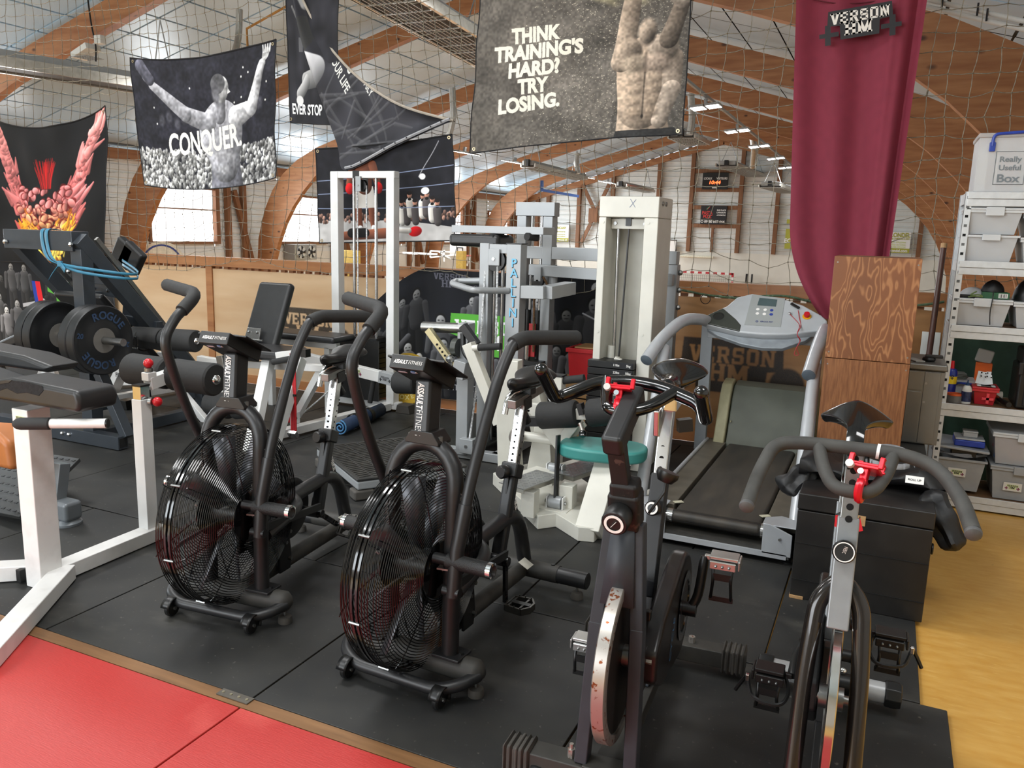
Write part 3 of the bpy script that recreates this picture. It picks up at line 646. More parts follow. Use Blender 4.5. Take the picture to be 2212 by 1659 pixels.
MB().lathe((-.0095, -.027, .7975), (-.06, -1, -.25), [(.019, 0), (.026, 0), (.026, .001), (.019, .001)], 24, closed=True).bar((-.016, -.0275, .79), (-.003, -.0285, .805), .008, .001).build('knob_mark', M_whtxt, kn)
MB().tube([(.055, .09, .80), (.09, .1, .86), (.09, .12, .9)], .004, 6).lathe((.088, .1, .885), (.3, .2, 1), [(.001, 0), (.02, .004), (.03, .02), (.03, .032), (.001, .036)], 18).build('brake_knob', M_blk2, SB)
sm = MB().bar((-.008, .036, .88), (-.022, -.01, 1.03), .045, .038, (0, 1, 0)).build('stem_post', M_chip, SB, bev=.003)
for i in range(3): p = V((-.009-.001*i, .011-.0045*i, .905+.018*i)); MB().cyl(p+V((0, .006, 0)), p, .0065, n=10).build('adjust_hole', M_rust, sm)
bl_ = MB().bar((-.022, -.045, 1.0), (-.012, .155, 1.105), .055, .06).build('stem_block', M_blk, SB, bev=.012)
def gtube(name, pts, r, m, par, k=5, fr=None): return MB().tube(fillet(pts, fr, 6) if fr else spline(pts, k), r, 14).build(name, m, par)
bx, by, bz = -.035, .17, 1.125
hb = gtube('handlebar', [(bx-.2, by-.145, bz+.04), (bx-.2, by-.02, bz-.058), (bx-.15, by+.0, bz-.035), (bx-.09, by+.03, bz-.008), (bx, by+.04, bz), (bx+.09, by+.03, bz-.008), (bx+.19, by-.0, bz-.035), (bx+.213, by-.02, bz-.075), (bx+.212, by-.145, bz+.02)], .0185, M_gloss, SB, fr=.035)
for s, e in ((-1, (bx-.2, by-.148, bz+.042)), (1, (bx+.212, by-.148, bz+.022))): MB().ball(e, .0187, 14).build('bar_end', M_gloss, hb)
gtube('bar_loop', [(bx-.07, by+.035, bz), (bx-.055, by-.02, bz-.03), (bx-.03, by-.1, bz-.055), (bx+.03, by-.1, bz-.055), (bx+.07, by-.06, bz-.045), (bx+.12, by+.015, bz-.015)], .0165, M_gloss, hb, fr=.035)
flywheel(SB, (0, .09, .385), .235, .036, M_rust, mat('dark_disc', '#201b19', .5, .2))
br = MB().box((0, .1, .635), (.05, .07, .03)).box((-.02, .08, .66), (.03, .05, .02)).build('brake_pad', M_rust, SB, bev=.006)
MB().cyl((-.03, .07, .66), (-.03, .09, .76), .005, n=8).cyl((.03, .1, .62), (.03, .1, .66), .012, n=10).build('brake_rod', M_blk2, br)
MB().prism([(0, .07), (.08, .1), (.08, 0), (0, .01)], (.035, .1, .33), (0, 1, 0), (0, 0, 1), .02).box((.05, .14, .49), (.04, .02, .03)).build('guard_bracket', M_blk2, SB, bev=.004)
# chain case on the right, crank and pedals
cc = V((.05, .5, .37)); pr = [(.16*cos(a), .17*sin(a)) for a in [R(-100+i*14) for i in range(15)]]+[(-.33, .1), (-.42, .04), (-.42, -.05), (-.3, -.12)]
ch = MB().prism(pr, cc, (0, 1, 0), (0, 0, 1), .055).build('chain_case', mat('case_black', '#1f1b1b', .3, 0, .1), SB, bev=.014)
MB().lathe(cc+V((.055, 0, -.0)), (1, 0, 0), [(.1, 0), (.11, .004), (.085, .004), (.08, 0)], 40, closed=True).build('case_ring', M_gloss, ch)
lettering('CYCLE', mat('blue_print', '#4a7ea8', .5, 0, 0), ch, cc+V((.0565, -.2, -.02)), (0, .45, -1) if False else (0, .35, 1), (0, -1, .35), h=.03)
def crank2(par, a, b, m, wd=.02): return MB().tube(spline([a, V(a)+(V(b)-V(a))*.3+V((.012*(1 if b[0] > 0 else -1), 0, 0)), b], 4), [wd*.75]*8+[wd*.6], 10).cyl(V(a)-V((.02, 0, 0)), V(a)+V((.02, 0, 0)), .022, n=16).build('crank', m, par)
M_pal = mat('pedal_silver', '#c9c9c7', .25, .85, .05)
k = crank2(SB, (.125, .5, .36), (.155, .535, .53), M_blk2); toeclip(k, (.155, .535, .53), 1, M_pal, M_blk2, .12, False)
k = crank2(SB, (-.09, .5, .36), (-.13, .46, .2), M_blk2); toeclip(k, (-.13, .46, .2), -1, M_pal, M_blk2, .1, False)
MB().cyl((-.1, .5, .36), (.13, .5, .36), .018, n=12).bar((0, .46, .1), (0, .5, .38), .05, .07, (0, 1, 0)).bar((0, .08, .6), (0, .46, .42), .045, .05, (0, 1, 0)).build('bottom_bracket', M_frame, SB, bev=.004)
# seat
s1 = MB().bar((0, .41, .36), (.0, .535, .78), .05, .06, (0, 1, 0)).build('seat_tube', M_blk, SB, bev=.004)
knob_cyl(s1, (.0, .46, .69), (-.05, -1, .25), .024, .034); MB().lathe((-.0018, .4265, .6985), (-.05, -1, .25), [(.013, 0), (.019, 0), (.019, .001), (.013, .001)], 20, closed=True).bar((-.006, .426, .693), (.004, .4255, .704), .005, .001).build('knob_mark', M_whtxt, s1)
s2 = MB().bar((0, .53, .76), (0, .60, 1.0), .04, .045, (0, 1, 0)).build('seat_post', M_chrome, SB, bev=.003)
for i in range(4): p = V((0, .517+.0105*i, .80+.032*i)); MB().cyl(p+V((0, .006, 0)), p, .0075, n=10).build('adjust_hole', M_hole, s2)
s3 = MB().bar((.012, .55, 1.015), (.012, .68, 1.025), .042, .075).bar((-.024, .54, .985), (-.024, .555, .9), .018, .04).build('seat_slider', M_chrome, SB, bev=.004)
MB().bar((.035, .58, .93), (.075, .6, .935), .03, .04).build('slider_lever', M_blk2, s3)
saddle(SB, (.01, .47, 1.065), .27, .205, .05, (0, 1, 0), M_gloss, .03)
SB.location = (-.557, 1.913, 0); SB.rotation_euler = (0, 0, R(3.3))
phone_holder((-.604, 1.995, 1.071), R(5), 'red metal phone holder clamped on the gloss black handlebar of the rusty spin bike', .45)
# ---- bike with the tube fork
TB = thing('spin_bike', 'black tube forked spin bike with silver posts beside the black chest', 'exercise bike')
def tcap(par, x): return MB().lathe((x, .9, .06), (1 if x > 0 else -1, 0, 0), [(.03, 0), (.044, .002), (.046, .03), (.042, .05), (.03, .052)], 8).build('stabiliser_cap', M_blk2, par, bev=.004)
M_pale = mat('pale_grey_tube', '#b4b5b6', .35, .2, .04)
r_ = MB().cyl((-.2, .9, .06), (.2, .9, .06), .034, n=20).build('rear_stabiliser', M_pale, TB); tcap(r_, .175); tcap(r_, -.175); MB().cyl((-.1, .9, .06), (.1, .9, .06), .0355, n=20).build('stabiliser_sleeve', M_blk2, r_)
MB().ball((.045, .9, .105), .012, 10).build('bolt', M_chrome, r_)
f_ = MB().cyl((-.2, 0, .06), (.2, 0, .06), .034, n=20).build('front_stabiliser', M_pale, TB)
MB().bar((0, 0, .07), (0, .9, .07), .05, .05).build('base_rail', M_blk, TB, bev=.004)
MB().tube(fillet([(-.07, .02, .08), (-.062, .13, .5), (-.05, .17, .66), (0, .19, .715), (.05, .17, .66), (.062, .13, .5), (.07, .02, .08)], .06, 8), .021, 16).build('fork', mat('gloss_tube', '#2a2624', .18, .5, .05, coat=.4), TB)
hp_ = MB().bar((0, .145, .6), (0, .215, .86), .05, .045, (0, 1, 0)).build('head_post', M_silver, TB, bev=.004)
kk = knob_cyl(hp_, (-.003, .165, .79), (0, -1, .27), .027, .036)
lettering('LOOSEN', M_whtxt, kk, (-.003, .1298, .7997), (.25, -.26, 1), (-1, 0, .25), h=.008, w=.032, lift=.0012)
MB().lathe((-.003, .1296, .7995), (0, -1, .27), [(.021, 0), (.0235, 0), (.0235, .0012), (.021, .0012)], 24, closed=True).build('knob_mark', M_whtxt, kk)
ip = MB().bar((0, .205, .84), (0, .258, 1.02), .04, .036, (0, 1, 0)).build('stem_post', M_steel, TB, bev=.003)
for i in range(6): p = V((0, .1905+.0083*i, .862+.028*i)); MB().cyl(p+V((0, .008, -.002)), p, .0085, n=12).build('adjust_hole', M_hole, ip)
M_bar = mat('bar_foam', '#3b3a37', .7, 0, .18, 26, .06)
def bt(pts, fr=.045): return fillet(pts, fr, 7)
cx, cy, cz_ = .005, .22, 1.03
h2 = MB().tube(bt([(cx-.225, cy-.2, cz_-.115), (cx-.215, cy-.09, cz_-.065), (cx-.19, cy-.02, cz_-.005), (cx-.12, cy, cz_), (cx+.1, cy, cz_), (cx+.17, cy-.03, cz_-.015), (cx+.215, cy-.09, cz_-.06), (cx+.232, cy-.2, cz_-.1)], .06), .0165, 14).build('handlebar', M_bar, TB)
for p in ((cx-.225, cy-.2, cz_-.115), (cx+.232, cy-.2, cz_-.1)): MB().lathe(p, (0, -1, -.4), [(.0165, 0), (.0175, .002), (.0165, .01), (.01, .014), (.001, .0145)], 14).build('bar_end', mat('bar_plug', '#4d4d4d', .5), h2)
MB().tube(bt([(cx-.09, cy, cz_), (cx-.075, cy-.05, cz_-.04), (cx-.045, cy-.13, cz_-.07), (cx+.035, cy-.13, cz_-.07), (cx+.065, cy-.05, cz_-.04), (cx+.078, cy, cz_)], .05), .0155, 14).build('bar_loop', M_bar, h2)
MB().lathe((cx+.04, cy, cz_), (1, -.08, -.06), [(.0172, 0), (.0182, 0), (.0182, .007), (.0172, .007)], 24, closed=True).build('cable_tie', M_whtxt, h2)
MB().tube([(cx-.018, cy+.005, cz_-.01), (cx-.02, cy-.01, cz_-.035), (cx-.015, cy-.02, cz_-.045)], .006, 8).tube([(cx+.02, cy+.005, cz_-.01), (cx+.022, cy-.01, cz_-.035), (cx+.017, cy-.02, cz_-.045)], .006, 8).build('stem_clamp', M_blk2, h2)
flywheel(TB, (.005, .25, .36), .24, .024, M_chrome, mat('disc_black', '#1a1a1a', .35, .3))
MB().box((.008, .235, .615), (.03, .05, .03)).build('brake_pad', mat('felt_brown', '#7a4a30', .8, 0, .2), TB, bev=.004)
MB().cyl((.05, .24, .58), (.03, .24, .58), .02, n=14).build('brake_wheel', M_blk2, TB)
g = MB().prism([(-.36, .06), (-.3, .1), (.1, .17), (.2, .14), (.24, .0), (.16, -.13), (-.3, -.09), (-.37, -.02)], (-.055, .6, .34), (0, 1, 0), (0, 0, 1), .03).build('chain_case', M_blk2, TB, bev=.01)
for q in ((-.2, .08), (-.33, -.02)): MB().ball((-.058, .6+q[0]*1.05-.02, .34+q[1]), .008, 8).build('bolt', M_steel, g)
k = crank2(TB, (.075, .62, .3), (.1, .75, .33), M_blk2); toeclip(k, (.1, .75, .33), 1, M_blk2, M_blk2, .1)
k = crank2(TB, (-.075, .62, .3), (-.1, .5, .26), M_blk2); toeclip(k, (-.1, .5, .26), -1, M_blk2, M_blk2, .1)
MB().cyl((-.09, .62, .3), (.09, .62, .3), .018, n=12).bar((0, .6, .09), (0, .63, .32), .05, .06, (0, 1, 0)).bar((0, .2, .66), (0, .6, .42), .045, .05, (0, 1, 0)).build('bottom_bracket', M_blk, TB, bev=.004)
t1 = MB().bar((-.005, .5, .4), (-.005, .6, .78), .05, .045, (0, 1, 0)).build('seat_tube', M_silver, TB, bev=.004)
rk = knob_cyl(t1, (-.01, .56, .74), (-.1, -1, .25), .022, .03)
MB().prism([(-.03, .012), (.035, .012), (.045, -.02), (.02, -.03), (-.03, -.02)], (0, .535, .745), (1, 0, 0), (0, .26, 1), .006).build('red_tab', M_redp, rk)
t2 = MB().bar((-.005, .59, .76), (-.005, .635, .92), .04, .036, (0, 1, 0)).build('seat_post', M_steel, TB, bev=.003)
for i in range(5): p = V((-.005, .59+.0085*i, .82+.03*i)); MB().cyl(p+V((0, .006, 0)), p, .007, n=10).build('adjust_hole', M_hole, t2)
MB().bar((-.005, .57, .915), (-.005, .73, .925), .035, .03).cyl((-.04, .62, .93), (.035, .62, .93), .009, n=10).ball((-.04, .62, .93), .013, 8).ball((.035, .62, .93), .013, 8).build('seat_clamp', M_blk2, TB, bev=.003)
def vsad(u, v):
    x = (u-.5); w = .05+.165*min(1, max(0, (v-.3)/.5))**1.3; yy = v*.27
    if v > .8: w *= math.sqrt(max(.01, 1-((v-.8)/.21)**2))
    z = .10*max(0, v-.15)-.03*(v > .8)*(v-.8)*5-1.5*(abs(x*w)**1.45)-.5*max(0, .25-v)**2*4+.006*sin(pi*v)
    return (x*w, yy, z)
sd2 = MB().grid(lambda u, v: V(vsad(u, v))+V((.0, .54, .985)), 24, 20, uv=False).build('saddle', M_gloss, TB, solid=.03, sub=1); sd2.modifiers['solid'].offset = -1
TB.location = (-.02, 1.84, 0); TB.rotation_euler = (0, 0, R(1.6))
phone_holder((-.006, 1.932, .965), R(-14), 'red metal phone holder clamped on the foam covered handlebar near the shelf', .55)
# ================================================================ right side: treadmill, chest, boxes, shelf
def UP(px, py, p0, n):
    d = V([float(t) for t in AF+AR*(px-W0/2)/FPX-AU*(py-H0/2)/FPX]); e = V([float(t) for t in EYE]); n = V(n)
    return e+d*((V(p0)-e).dot(n)/d.dot(n))
M_tgrey = mat('treadmill_grey', '#b9bcc0', .32, .25, .04)
M_tdark = mat('treadmill_dark', '#3a3e38', .4, 0, .08)
M_belt = mat('running_belt', '#34322f', .55, 0, 0, 5, col2='#4a443c', lo=.3, hi=.8, stretch=(3, .6, 1))
M_hood = mat('motor_hood', '#5e6258', .5, 0, .12, 6)
M_bez = mat('hood_side', '#a29d7c', .5, 0, .08)
M_cap = mat('end_cap', '#55606a', .5, 0, .05)
t = thing('treadmill', 'grey treadmill with a dark belt facing the plywood wall', 'treadmill', (-.66, 4.8, 0))
MB().bb((-.86, 3.86, .12), (-.43, 5.5, .165)).build('running_belt', M_belt, t, bev=.02, seg=4)
MB().cyl((-.9, 3.9, .135), (-.39, 3.9, .135), .034, n=20).build('roller', mat('roller', '#2c2a28', .35, .2), t)
for a, b in ((-.43, -.39), (-.9, -.86)): MB().cyl((a, 3.9, .135), (b, 3.9, .135), .036, n=20).build('roller_end', M_chrome, t); MB().cyl((min(a, b)-.05, 3.9, .135), (max(a, b)+.05, 3.9, .135), .014, n=12).build('roller_axle', M_rust, t)
M_wornr = mat('worn_rail', '#6d675c', .5, .3, .15, 8)
for s, x in ((-1, -.95), (1, -.345)):
    MB().bb((x-.075, 3.98, .115), (x+.075, 5.5, .168)).build('side_rail', M_wornr, t, bev=.004)
    MB().cyl((x+s*.055, 4.0, .172), (x+s*.055, 5.45, .172), .012, n=10).build('rail_lip', M_tgrey, t)
    MB().prism([(-.09, 0), (.07, 0), (.075, .12), (-.02, .16), (-.09, .1)], (x+.015*s, 3.84, .185), (1, 0, 0), (0, 1, 0), .006).build('rear_plate', M_tgrey, t, bev=.008)
    MB().prism([(-.07, .0), (.065, 0), (.065, .11), (-.04, .15), (-.07, .15)], (x+.0, 3.835, .045), (1, 0, 0), (0, 0, 1), -.01).build('rear_cover', M_tgrey, t, bev=.004)
    MB().cyl((x+s*.01, 3.83, .13), (x+s*.01, 3.822, .13), .007, n=10).build('bolt', M_steel, t)
    k = MB().lathe((x+s*.05, 3.9, 0), (0, 0, 1), [(.035, 0), (.035, .008), (.01, .014)], 16).build('foot', M_blk2, t); MB().cyl((x+s*.05, 3.9, .01), (x+s*.05, 3.9, .06), .011, n=10).build('foot_screw', M_steel, k)
    MB().box((x-s*.085, 4.02, .17), (.05, .03, .003), rz=.7).build('belt_marker', mat('cream_mark', '#c9c4ac', .6), t)
MB().bb((-1.0, 3.835, .03), (-.3, 3.85, .055)).build('rear_strip', M_tgrey, t); MB().bb((-1.0, 3.85, .03), (-.3, 5.9, .075)).build('base_frame', M_dust, t)
# motor hood
hp = [(5.42, .165), (5.46, .24), (5.56, .46), (5.62, .53), (5.74, .55), (5.9, .45), (5.92, .12), (5.42, .12)]
MB().prism(hp, (-.88, 0, 0), (0, 1, 0), (0, 0, 1), .47).build('motor_hood', M_hood, t, bev=.012)
for x in (-.96, -.41): MB().prism([(p[0]-.02, p[1]*1.01+.005) for p in hp], (x, 0, 0), (0, 1, 0), (0, 0, 1), .075).build('hood_side', M_bez, t, bev=.012)
MB().bb((-.865, 5.47, .3), (-.86+.0, 5.6, .31)).build('hood_seam', M_bez, t)
# handrails, posts, uprights
for s, pts, p0, p1 in ((-1, [(-1.24, 4.62, .80), (-1.2, 4.8, .91), (-1.14, 5.05, 1.0), (-1.07, 5.25, 1.0), (-1.03, 5.38, .97)], (-1.07, 4.02, .16), (-1.18, 4.8, .86)), (1, [(-.335, 4.62, .80), (-.325, 4.8, .89), (-.315, 5.05, .97), (-.315, 5.25, .99), (-.33, 5.38, .97)], (-.283, 3.98, .16), (-.315, 4.74, .84))):
    h = MB().tube(spline(pts, 7), .037, 18).build('handrail', M_tgrey, t)
    d = V(pts[0])-V(pts[1]); MB().lathe(V(pts[0]), d, [(.036, 0), (.036, .003), (.031, .006), (.001, .007)], 20).build('rail_end', M_cap, h)
    MB().tube([p0, p1], .033, 16).build('rail_post', M_tgrey, t)
for x in (-1.045, -.36): MB().bar((x, 5.42, .1), (x, 5.40, .96), .075, .05, (0, 1, 0)).build('upright', mat('upright_grey', '#8d9296', .35, .3, .04), t, bev=.004)
MB().bar((-1.04, 5.40, .9), (-.33, 5.40, .9), .05, .06).build('cross_tube', M_silver, t, bev=.003)
# console: traced outline on its sloping plane
pn0, pn = V((-.7, 5.25, .94)), V((0, -.62, .78))
out = [(1522, 682), (1545, 672), (1570, 660), (1592, 641), (1625, 633), (1692, 644), (1735, 658), (1775, 680), (1788, 692), (1783, 712), (1750, 716), (1700, 722), (1650, 722), (1598, 717), (1560, 708), (1526, 700)]
uu, vv = V((1, 0, 0)), V((0, .78, .62)); P = [UP(a, b, pn0, pn)-pn0 for a, b in out]
pl = lambda pts: [((UP(a, b, pn0, pn)-pn0).dot(uu), (UP(a, b, pn0, pn)-pn0).dot(vv)) for a, b in pts]
con = MB().prism(pl(out), pn0-pn*.06, uu, vv, .06).build('console', mat('console_grey', '#b4b8bb', .4, .1, .03), t, bev=.014)
MB().prism(pl([(1524, 683), (1546, 673), (1562, 666), (1590, 690), (1601, 703), (1598, 716), (1560, 707), (1527, 699)]), pn0-pn*.062, uu, vv, .066).build('cup_tray', M_tdark, con, bev=.006)
c0 = UP(1552, 684, pn0, pn); MB().lathe(c0+pn*.004, pn, [(.034, 0), (.036, .002), (.03, .003), (.029, .0)], 28, closed=True).lathe(c0+pn*.0042, pn, [(.001, 0), (.029, 0), (.029, .001), (.001, .001)], 28).build('cup_holder', mat('tray_inside', '#191b17', .6), con)
MB().prism(pl([(1526, 701), (1598, 718), (1650, 723), (1700, 723), (1752, 717), (1740, 726), (1690, 743), (1645, 742), (1600, 733), (1550, 716)]), pn0-pn*.064-vv*.004, uu, vv, .03).build('console_underside', mat('console_lower', '#8e959b', .4, .1), con, bev=.006)
pa = MB().prism(pl([(1625, 637), (1696, 645), (1686, 707), (1608, 702)]), pn0, uu, vv, .003).build('button_panel', mat('panel_grey', '#9fa3a2', .45, .1, .02), con)
scn = MB().prism(pl([(1641, 644), (1679, 648), (1676, 663), (1636, 660)]), pn0+pn*.003, uu, vv, .002).build('screen', mat('lcd', '#4c5c5e', .2, 0, .05), pa)
for a, b, m in ((1637, 669, 'w'), (1653, 670, 'w'), (1667, 671, 'b'), (1636, 678, 'w'), (1651, 679, 'w'), (1666, 680, 'b')): q = UP(a, b, pn0, pn); MB().lathe(q+pn*.003, pn, [(.001, 0), (.011, 0), (.011, .0015), (.001, .0015)], 18).build('button', M_whtxt if m == 'w' else mat('blue_button', '#2c3f8e', .4), pa)
lettering('ERGO FIT', mat('navy_print', '#22306e', .5, 0, 0), con, UP(1656, 696, pn0, pn)+pn*.0035, uu, vv, h=.011, w=.075, bold=.02)
MB().lathe(UP(1635, 695, pn0, pn)+pn*.0035, pn, [(.005, 0), (.009, 0), (.009, .0006), (.005, .0006)], 6, closed=True).build('emblem', MATS['navy_print'], con)
q = UP(1743, 684, pn0, pn); MB().lathe(q+pn*.001, pn, [(.001, 0), (.027, 0), (.027, .003), (.001, .003)], 24).build('stop_plate', mat('yellow_plate', '#e0a416', .4), con); MB().lathe(q+pn*.004, pn, [(.016, 0), (.016, .012), (.019, .014), (.017, .024), (.001, .026)], 20).build('stop_button', M_redp, con)
q = UP(1706, 679, pn0, pn); MB().ball(q+pn*.008, .012, 12, (1, 1, .6)).build('key_socket', M_chrome, con)
MB().bar(UP(1709, 658, pn0, pn)+pn*.01, UP(1726, 668, pn0, pn)+pn*.01, .016, .008, pn).build('key_clip', M_blk2, con)
hang = lambda pts: MB().tube(spline([UP(a, b, pn0, pn)+pn*.006 if b < 712 else U(a, b, y=5.14) for a, b in pts], 5), .0022, 6)
cd_ = hang([(1707, 681), (1718, 692), (1727, 705), (1722, 722), (1729, 735), (1720, 752), (1716, 766), (1725, 766), (1721, 751), (1728, 736), (1722, 722), (1730, 706), (1727, 690), (1724, 672)]).build('safety_cord', mat('red_cord', '#b3272e', .5), con)
# wall with the stencil behind is made with the partition; black chest
M_chest = mat('chest_black', '#191818', .42, 0, 0, 9, col2='#2c2a28', lo=.4, hi=.9, detail=9)
t = thing('chest', 'long black wooden chest beside the treadmill, under the two plywood boxes', 'chest', (.012, 4.2, 0))
MB().bb((-.245, 3.5, .0), (.27, 4.95, .395)).build('body', M_chest, t, bev=.004)
MB().bb((-.247, 3.498, .399), (.272, 4.952, .47)).build('lid', M_chest, t, bev=.006)
MB().bb((-.02, 3.494, .37), (.02, 3.5, .412)).build('bare_wood_patch', mat('bare_wood', '#b58f63', .7, 0, .2, 30), t); MB().bb((-.004, 3.492, .372), (-.001, 3.495, .41)).build('patch_split', M_hole, t)
for p in ((.27, 3.56, .30),): MB().tube([V(p)+V((.008, .02*sin(a), .02*cos(a))) for a in [2*pi*i/14 for i in range(14)]], .004, 6, closed=True).build('ring', M_blk2, t)
MB().bb((-.244, 3.493, .0), (-.19, 3.5, .012)).bb((-.247, 3.5, .0), (-.243, 3.56, .01)).build('chipped_edge', MATS['bare_wood'], t)
for z in (.085, .25): MB().bb((-.243, 3.497, z), (.268, 3.5, z+.0025)).build('board_joint', M_hole, t)
M_boxw = grain('stained_plywood', '#7a4a29', '#a8744a', (2.6, 2.6, .7), 2.6)
M_boxf = mat('fine_plywood', '#6f4222', .45, 0, 0, 30, .03, col2='#8d5c36', stretch=(3.5, 3.5, .35), lo=.35, hi=.65)
M_boxe = mat('ply_edge', '#6d4a30', .6, 0, .2, 30)
for z0, z1, lab in ((.472, .93, 'stained plywood jump box standing on the chest, lower of the two'), (.933, 1.447, 'stained plywood jump box with bold grain, on top of the other')):
    t = thing('plyometric_box', lab, 'box', (-.05, 4.65, z0), 'stacked plywood jump boxes')
    MB().bb((-.252, 4.42, z0), (.145, 4.436, z1)).build('front_panel', M_boxw if z0 > .6 else M_boxf, t, bev=.002)
    MB().bb((-.252, 4.872, z0), (.145, 4.888, z1)).build('back_panel', M_boxw, t, bev=.002)
    for x in (-.252, .129): MB().bb((x, 4.4365, z0), (x+.016, 4.8715, z1)).build('side_panel', M_boxf, t, bev=.002)
    MB().bb((-.236, 4.4365, z1-.016), (.129, 4.8715, z1-.001)).build('top_panel', M_boxe, t)
    for x, zz in ((-.235, z1-.03), (.13, z0+.03), (.13, z1-.03), (-.235, z0+.03)): MB().cyl((x, 4.42, zz), (x, 4.419, zz), .004, n=8).build('screw', M_steel, t)
M_inox = mat('stainless', '#7d7c78', .38, .75, .08, 6)
t = thing('metal_cabinet', 'small dull stainless steel cabinet on the chest beside the shelf', 'cabinet', (.24, 4.9, .472))
MB().bb((.152, 4.72, .472), (.325, 5.1, .865)).build('body', M_inox, t, bev=.003); MB().bb((.148, 4.70, .868), (.332, 5.12, .905)).build('top', M_inox, t, bev=.01)
MB().bb((.155, 4.715, .76), (.225, 4.72, .86)).build('panel', M_inox, t, bev=.002); MB().bb((.155, 4.715, .478), (.225, 4.72, .752)).build('panel', M_inox, t, bev=.002); MB().bb((.23, 4.715, .478), (.305, 4.72, .86)).build('door', M_inox, t, bev=.002)
for z in (.70, .80): MB().cyl((.24, 4.715, z), (.24, 4.712, z), .006, n=8).build('rivet', M_steel, t)
b = MB().lathe((.245, 4.82, .906), (0, 0, 1), [(.03, 0), (.034, .008), (.03, .022), (.012, .026)], 14); b.bb((.225, 4.8, .925), (.31, 4.84, .94)).solo('strap_tensioner', M_blk2, 'small black plastic buckle lying on the stainless cabinet', 'buckle', bev=.004)
b = MB().box((.18, 4.8, .909), (.05, .12, .006), rz=.4); b.solo('cloth', mat('grey_rag', '#a6a39c', .9), 'pale rag lying on the stainless cabinet', 'cloth', bev=.002)
t = thing('wooden_pole', 'dark stained wooden pole leaning on the wall between jump boxes and shelf', 'pole', (.29, 5.55, 0)); a, b_ = V((.275, 5.62, .0)), V((.306, 5.93, 1.52))
pk = MB().tube([a, b_], .018, 14).build('shaft', wood('pole_wood', '#3d221a', '#57352a', (9, 9, 1), 2, .35), t); q = a+(b_-a)*.985; MB().tube([q, q+(b_-a).normalized()*.03], .0187, 14).build('torn_end', MATS['bare_wood'], pk)
lettering('WM', mat('tan_print', '#b58a55', .6), pk, a+(b_-a)*.50+V((0, -.019, 0)), (.02, .2, 1), (-1, 0, .02), h=.022, lift=.001)
for x, l in ((.265, 'white painted board leaning upright left of the dark pole'), (.335, 'white painted board leaning upright right of the dark pole')): MB().bar((x, 5.82, 0), (x, 5.99, .95), .04, .012, (0, -1, 0)).solo('white_board', M_white, l, 'board', bev=.002)
# black bag over the chest with grey straps
M_bag = mat('black_nylon', '#151517', .5, 0, .15, 14, .25)
t = thing('sports_bag', 'slack black nylon bag lying over the chest, ends hanging down', 'bag', (0, 3.85, .472))
def bagf(u, v):
    a = 2*pi*u; x = -.27+.58*v; w = .17*(1-.35*abs(v-.5)); h = .052*(.75+.25*sin(v*9+1))+.008*sin(v*23+3*u*6)
    return (x, 3.83+.06*sin(v*3)+w*cos(a), .476+h+h*sin(a)+.006*sin(u*31+v*17))
bb_ = MB().grid(bagf, 28, 22, uv=False); n = len(bb_.v); bb_.f += [tuple(range(28)), tuple(n-29+i for i in reversed(range(28)))]; bb_.build('bag_body', M_bag, t)
def tail(c, ax, L, r0, r1, seed):
    r_ = random.Random(seed); ph = [r_.uniform(0, 6) for _ in range(4)]
    def f(u, v):
        p = V(c)+V(ax)*(L*v); a = 2*pi*u; r = (r0+(r1-r0)*v)*(1+.18*sin(3*a+ph[0]+3*v)+.12*sin(5*a+ph[1]-4*v)+.08*sin(v*14+ph[2]))*(math.sin(min(1, v*5+.15)*pi/2))*(1 if v < .85 else math.sqrt(max(.02, 1-((v-.85)/.151)**2)))
        d, s, up = frame(ax); return p+s*cos(a)*r+up*sin(a)*r*.8
    return MB().grid(f, 26, 18, uv=False)
tail((-.22, 3.78, .52), (-.62, -.35, -.62), .19, .055, .06, 4).build('bag_end', M_bag, t)
tail((.25, 3.72, .5), (.42, -.28, -.72), .3, .075, .055, 9).build('bag_end', M_bag, t)
M_strap = mat('grey_webbing', '#8a8b8e', .7, 0, .1, 60)
for pts in ([(-.02, 3.8, .585), (.03, 3.95, .6), (.1, 4.0, .6), (.16, 3.93, .6), (.19, 3.8, .58)], [(-.0, 3.75, .585), (.06, 3.7, .585), (.13, 3.72, .583), (.17, 3.78, .58)], [(.02, 3.73, .584), (.02, 3.66, .57), (.09, 3.66, .57)]): MB().grid(lambda u, v, P=spline(pts, 6): P[min(len(P)-1, int(round(u*(len(P)-1))))]+V((0, .012*(v*2-1), .012*(v*2-1)*.8)), 20, 1, uv=False).build('strap', M_strap, t, solid=.002)
lb = MB().box((.19, 3.68, .545), (.07, .002, .035), M=Matrix.Rotation(-.7, 3, 'X')).build('label', M_whtxt, t); lettering('ROLL UP', M_blk2, lb, (.19, 3.6788, .5455), (1, 0, 0), (0, .64, .76), h=.009, w=.05, bold=.02, lift=.001)
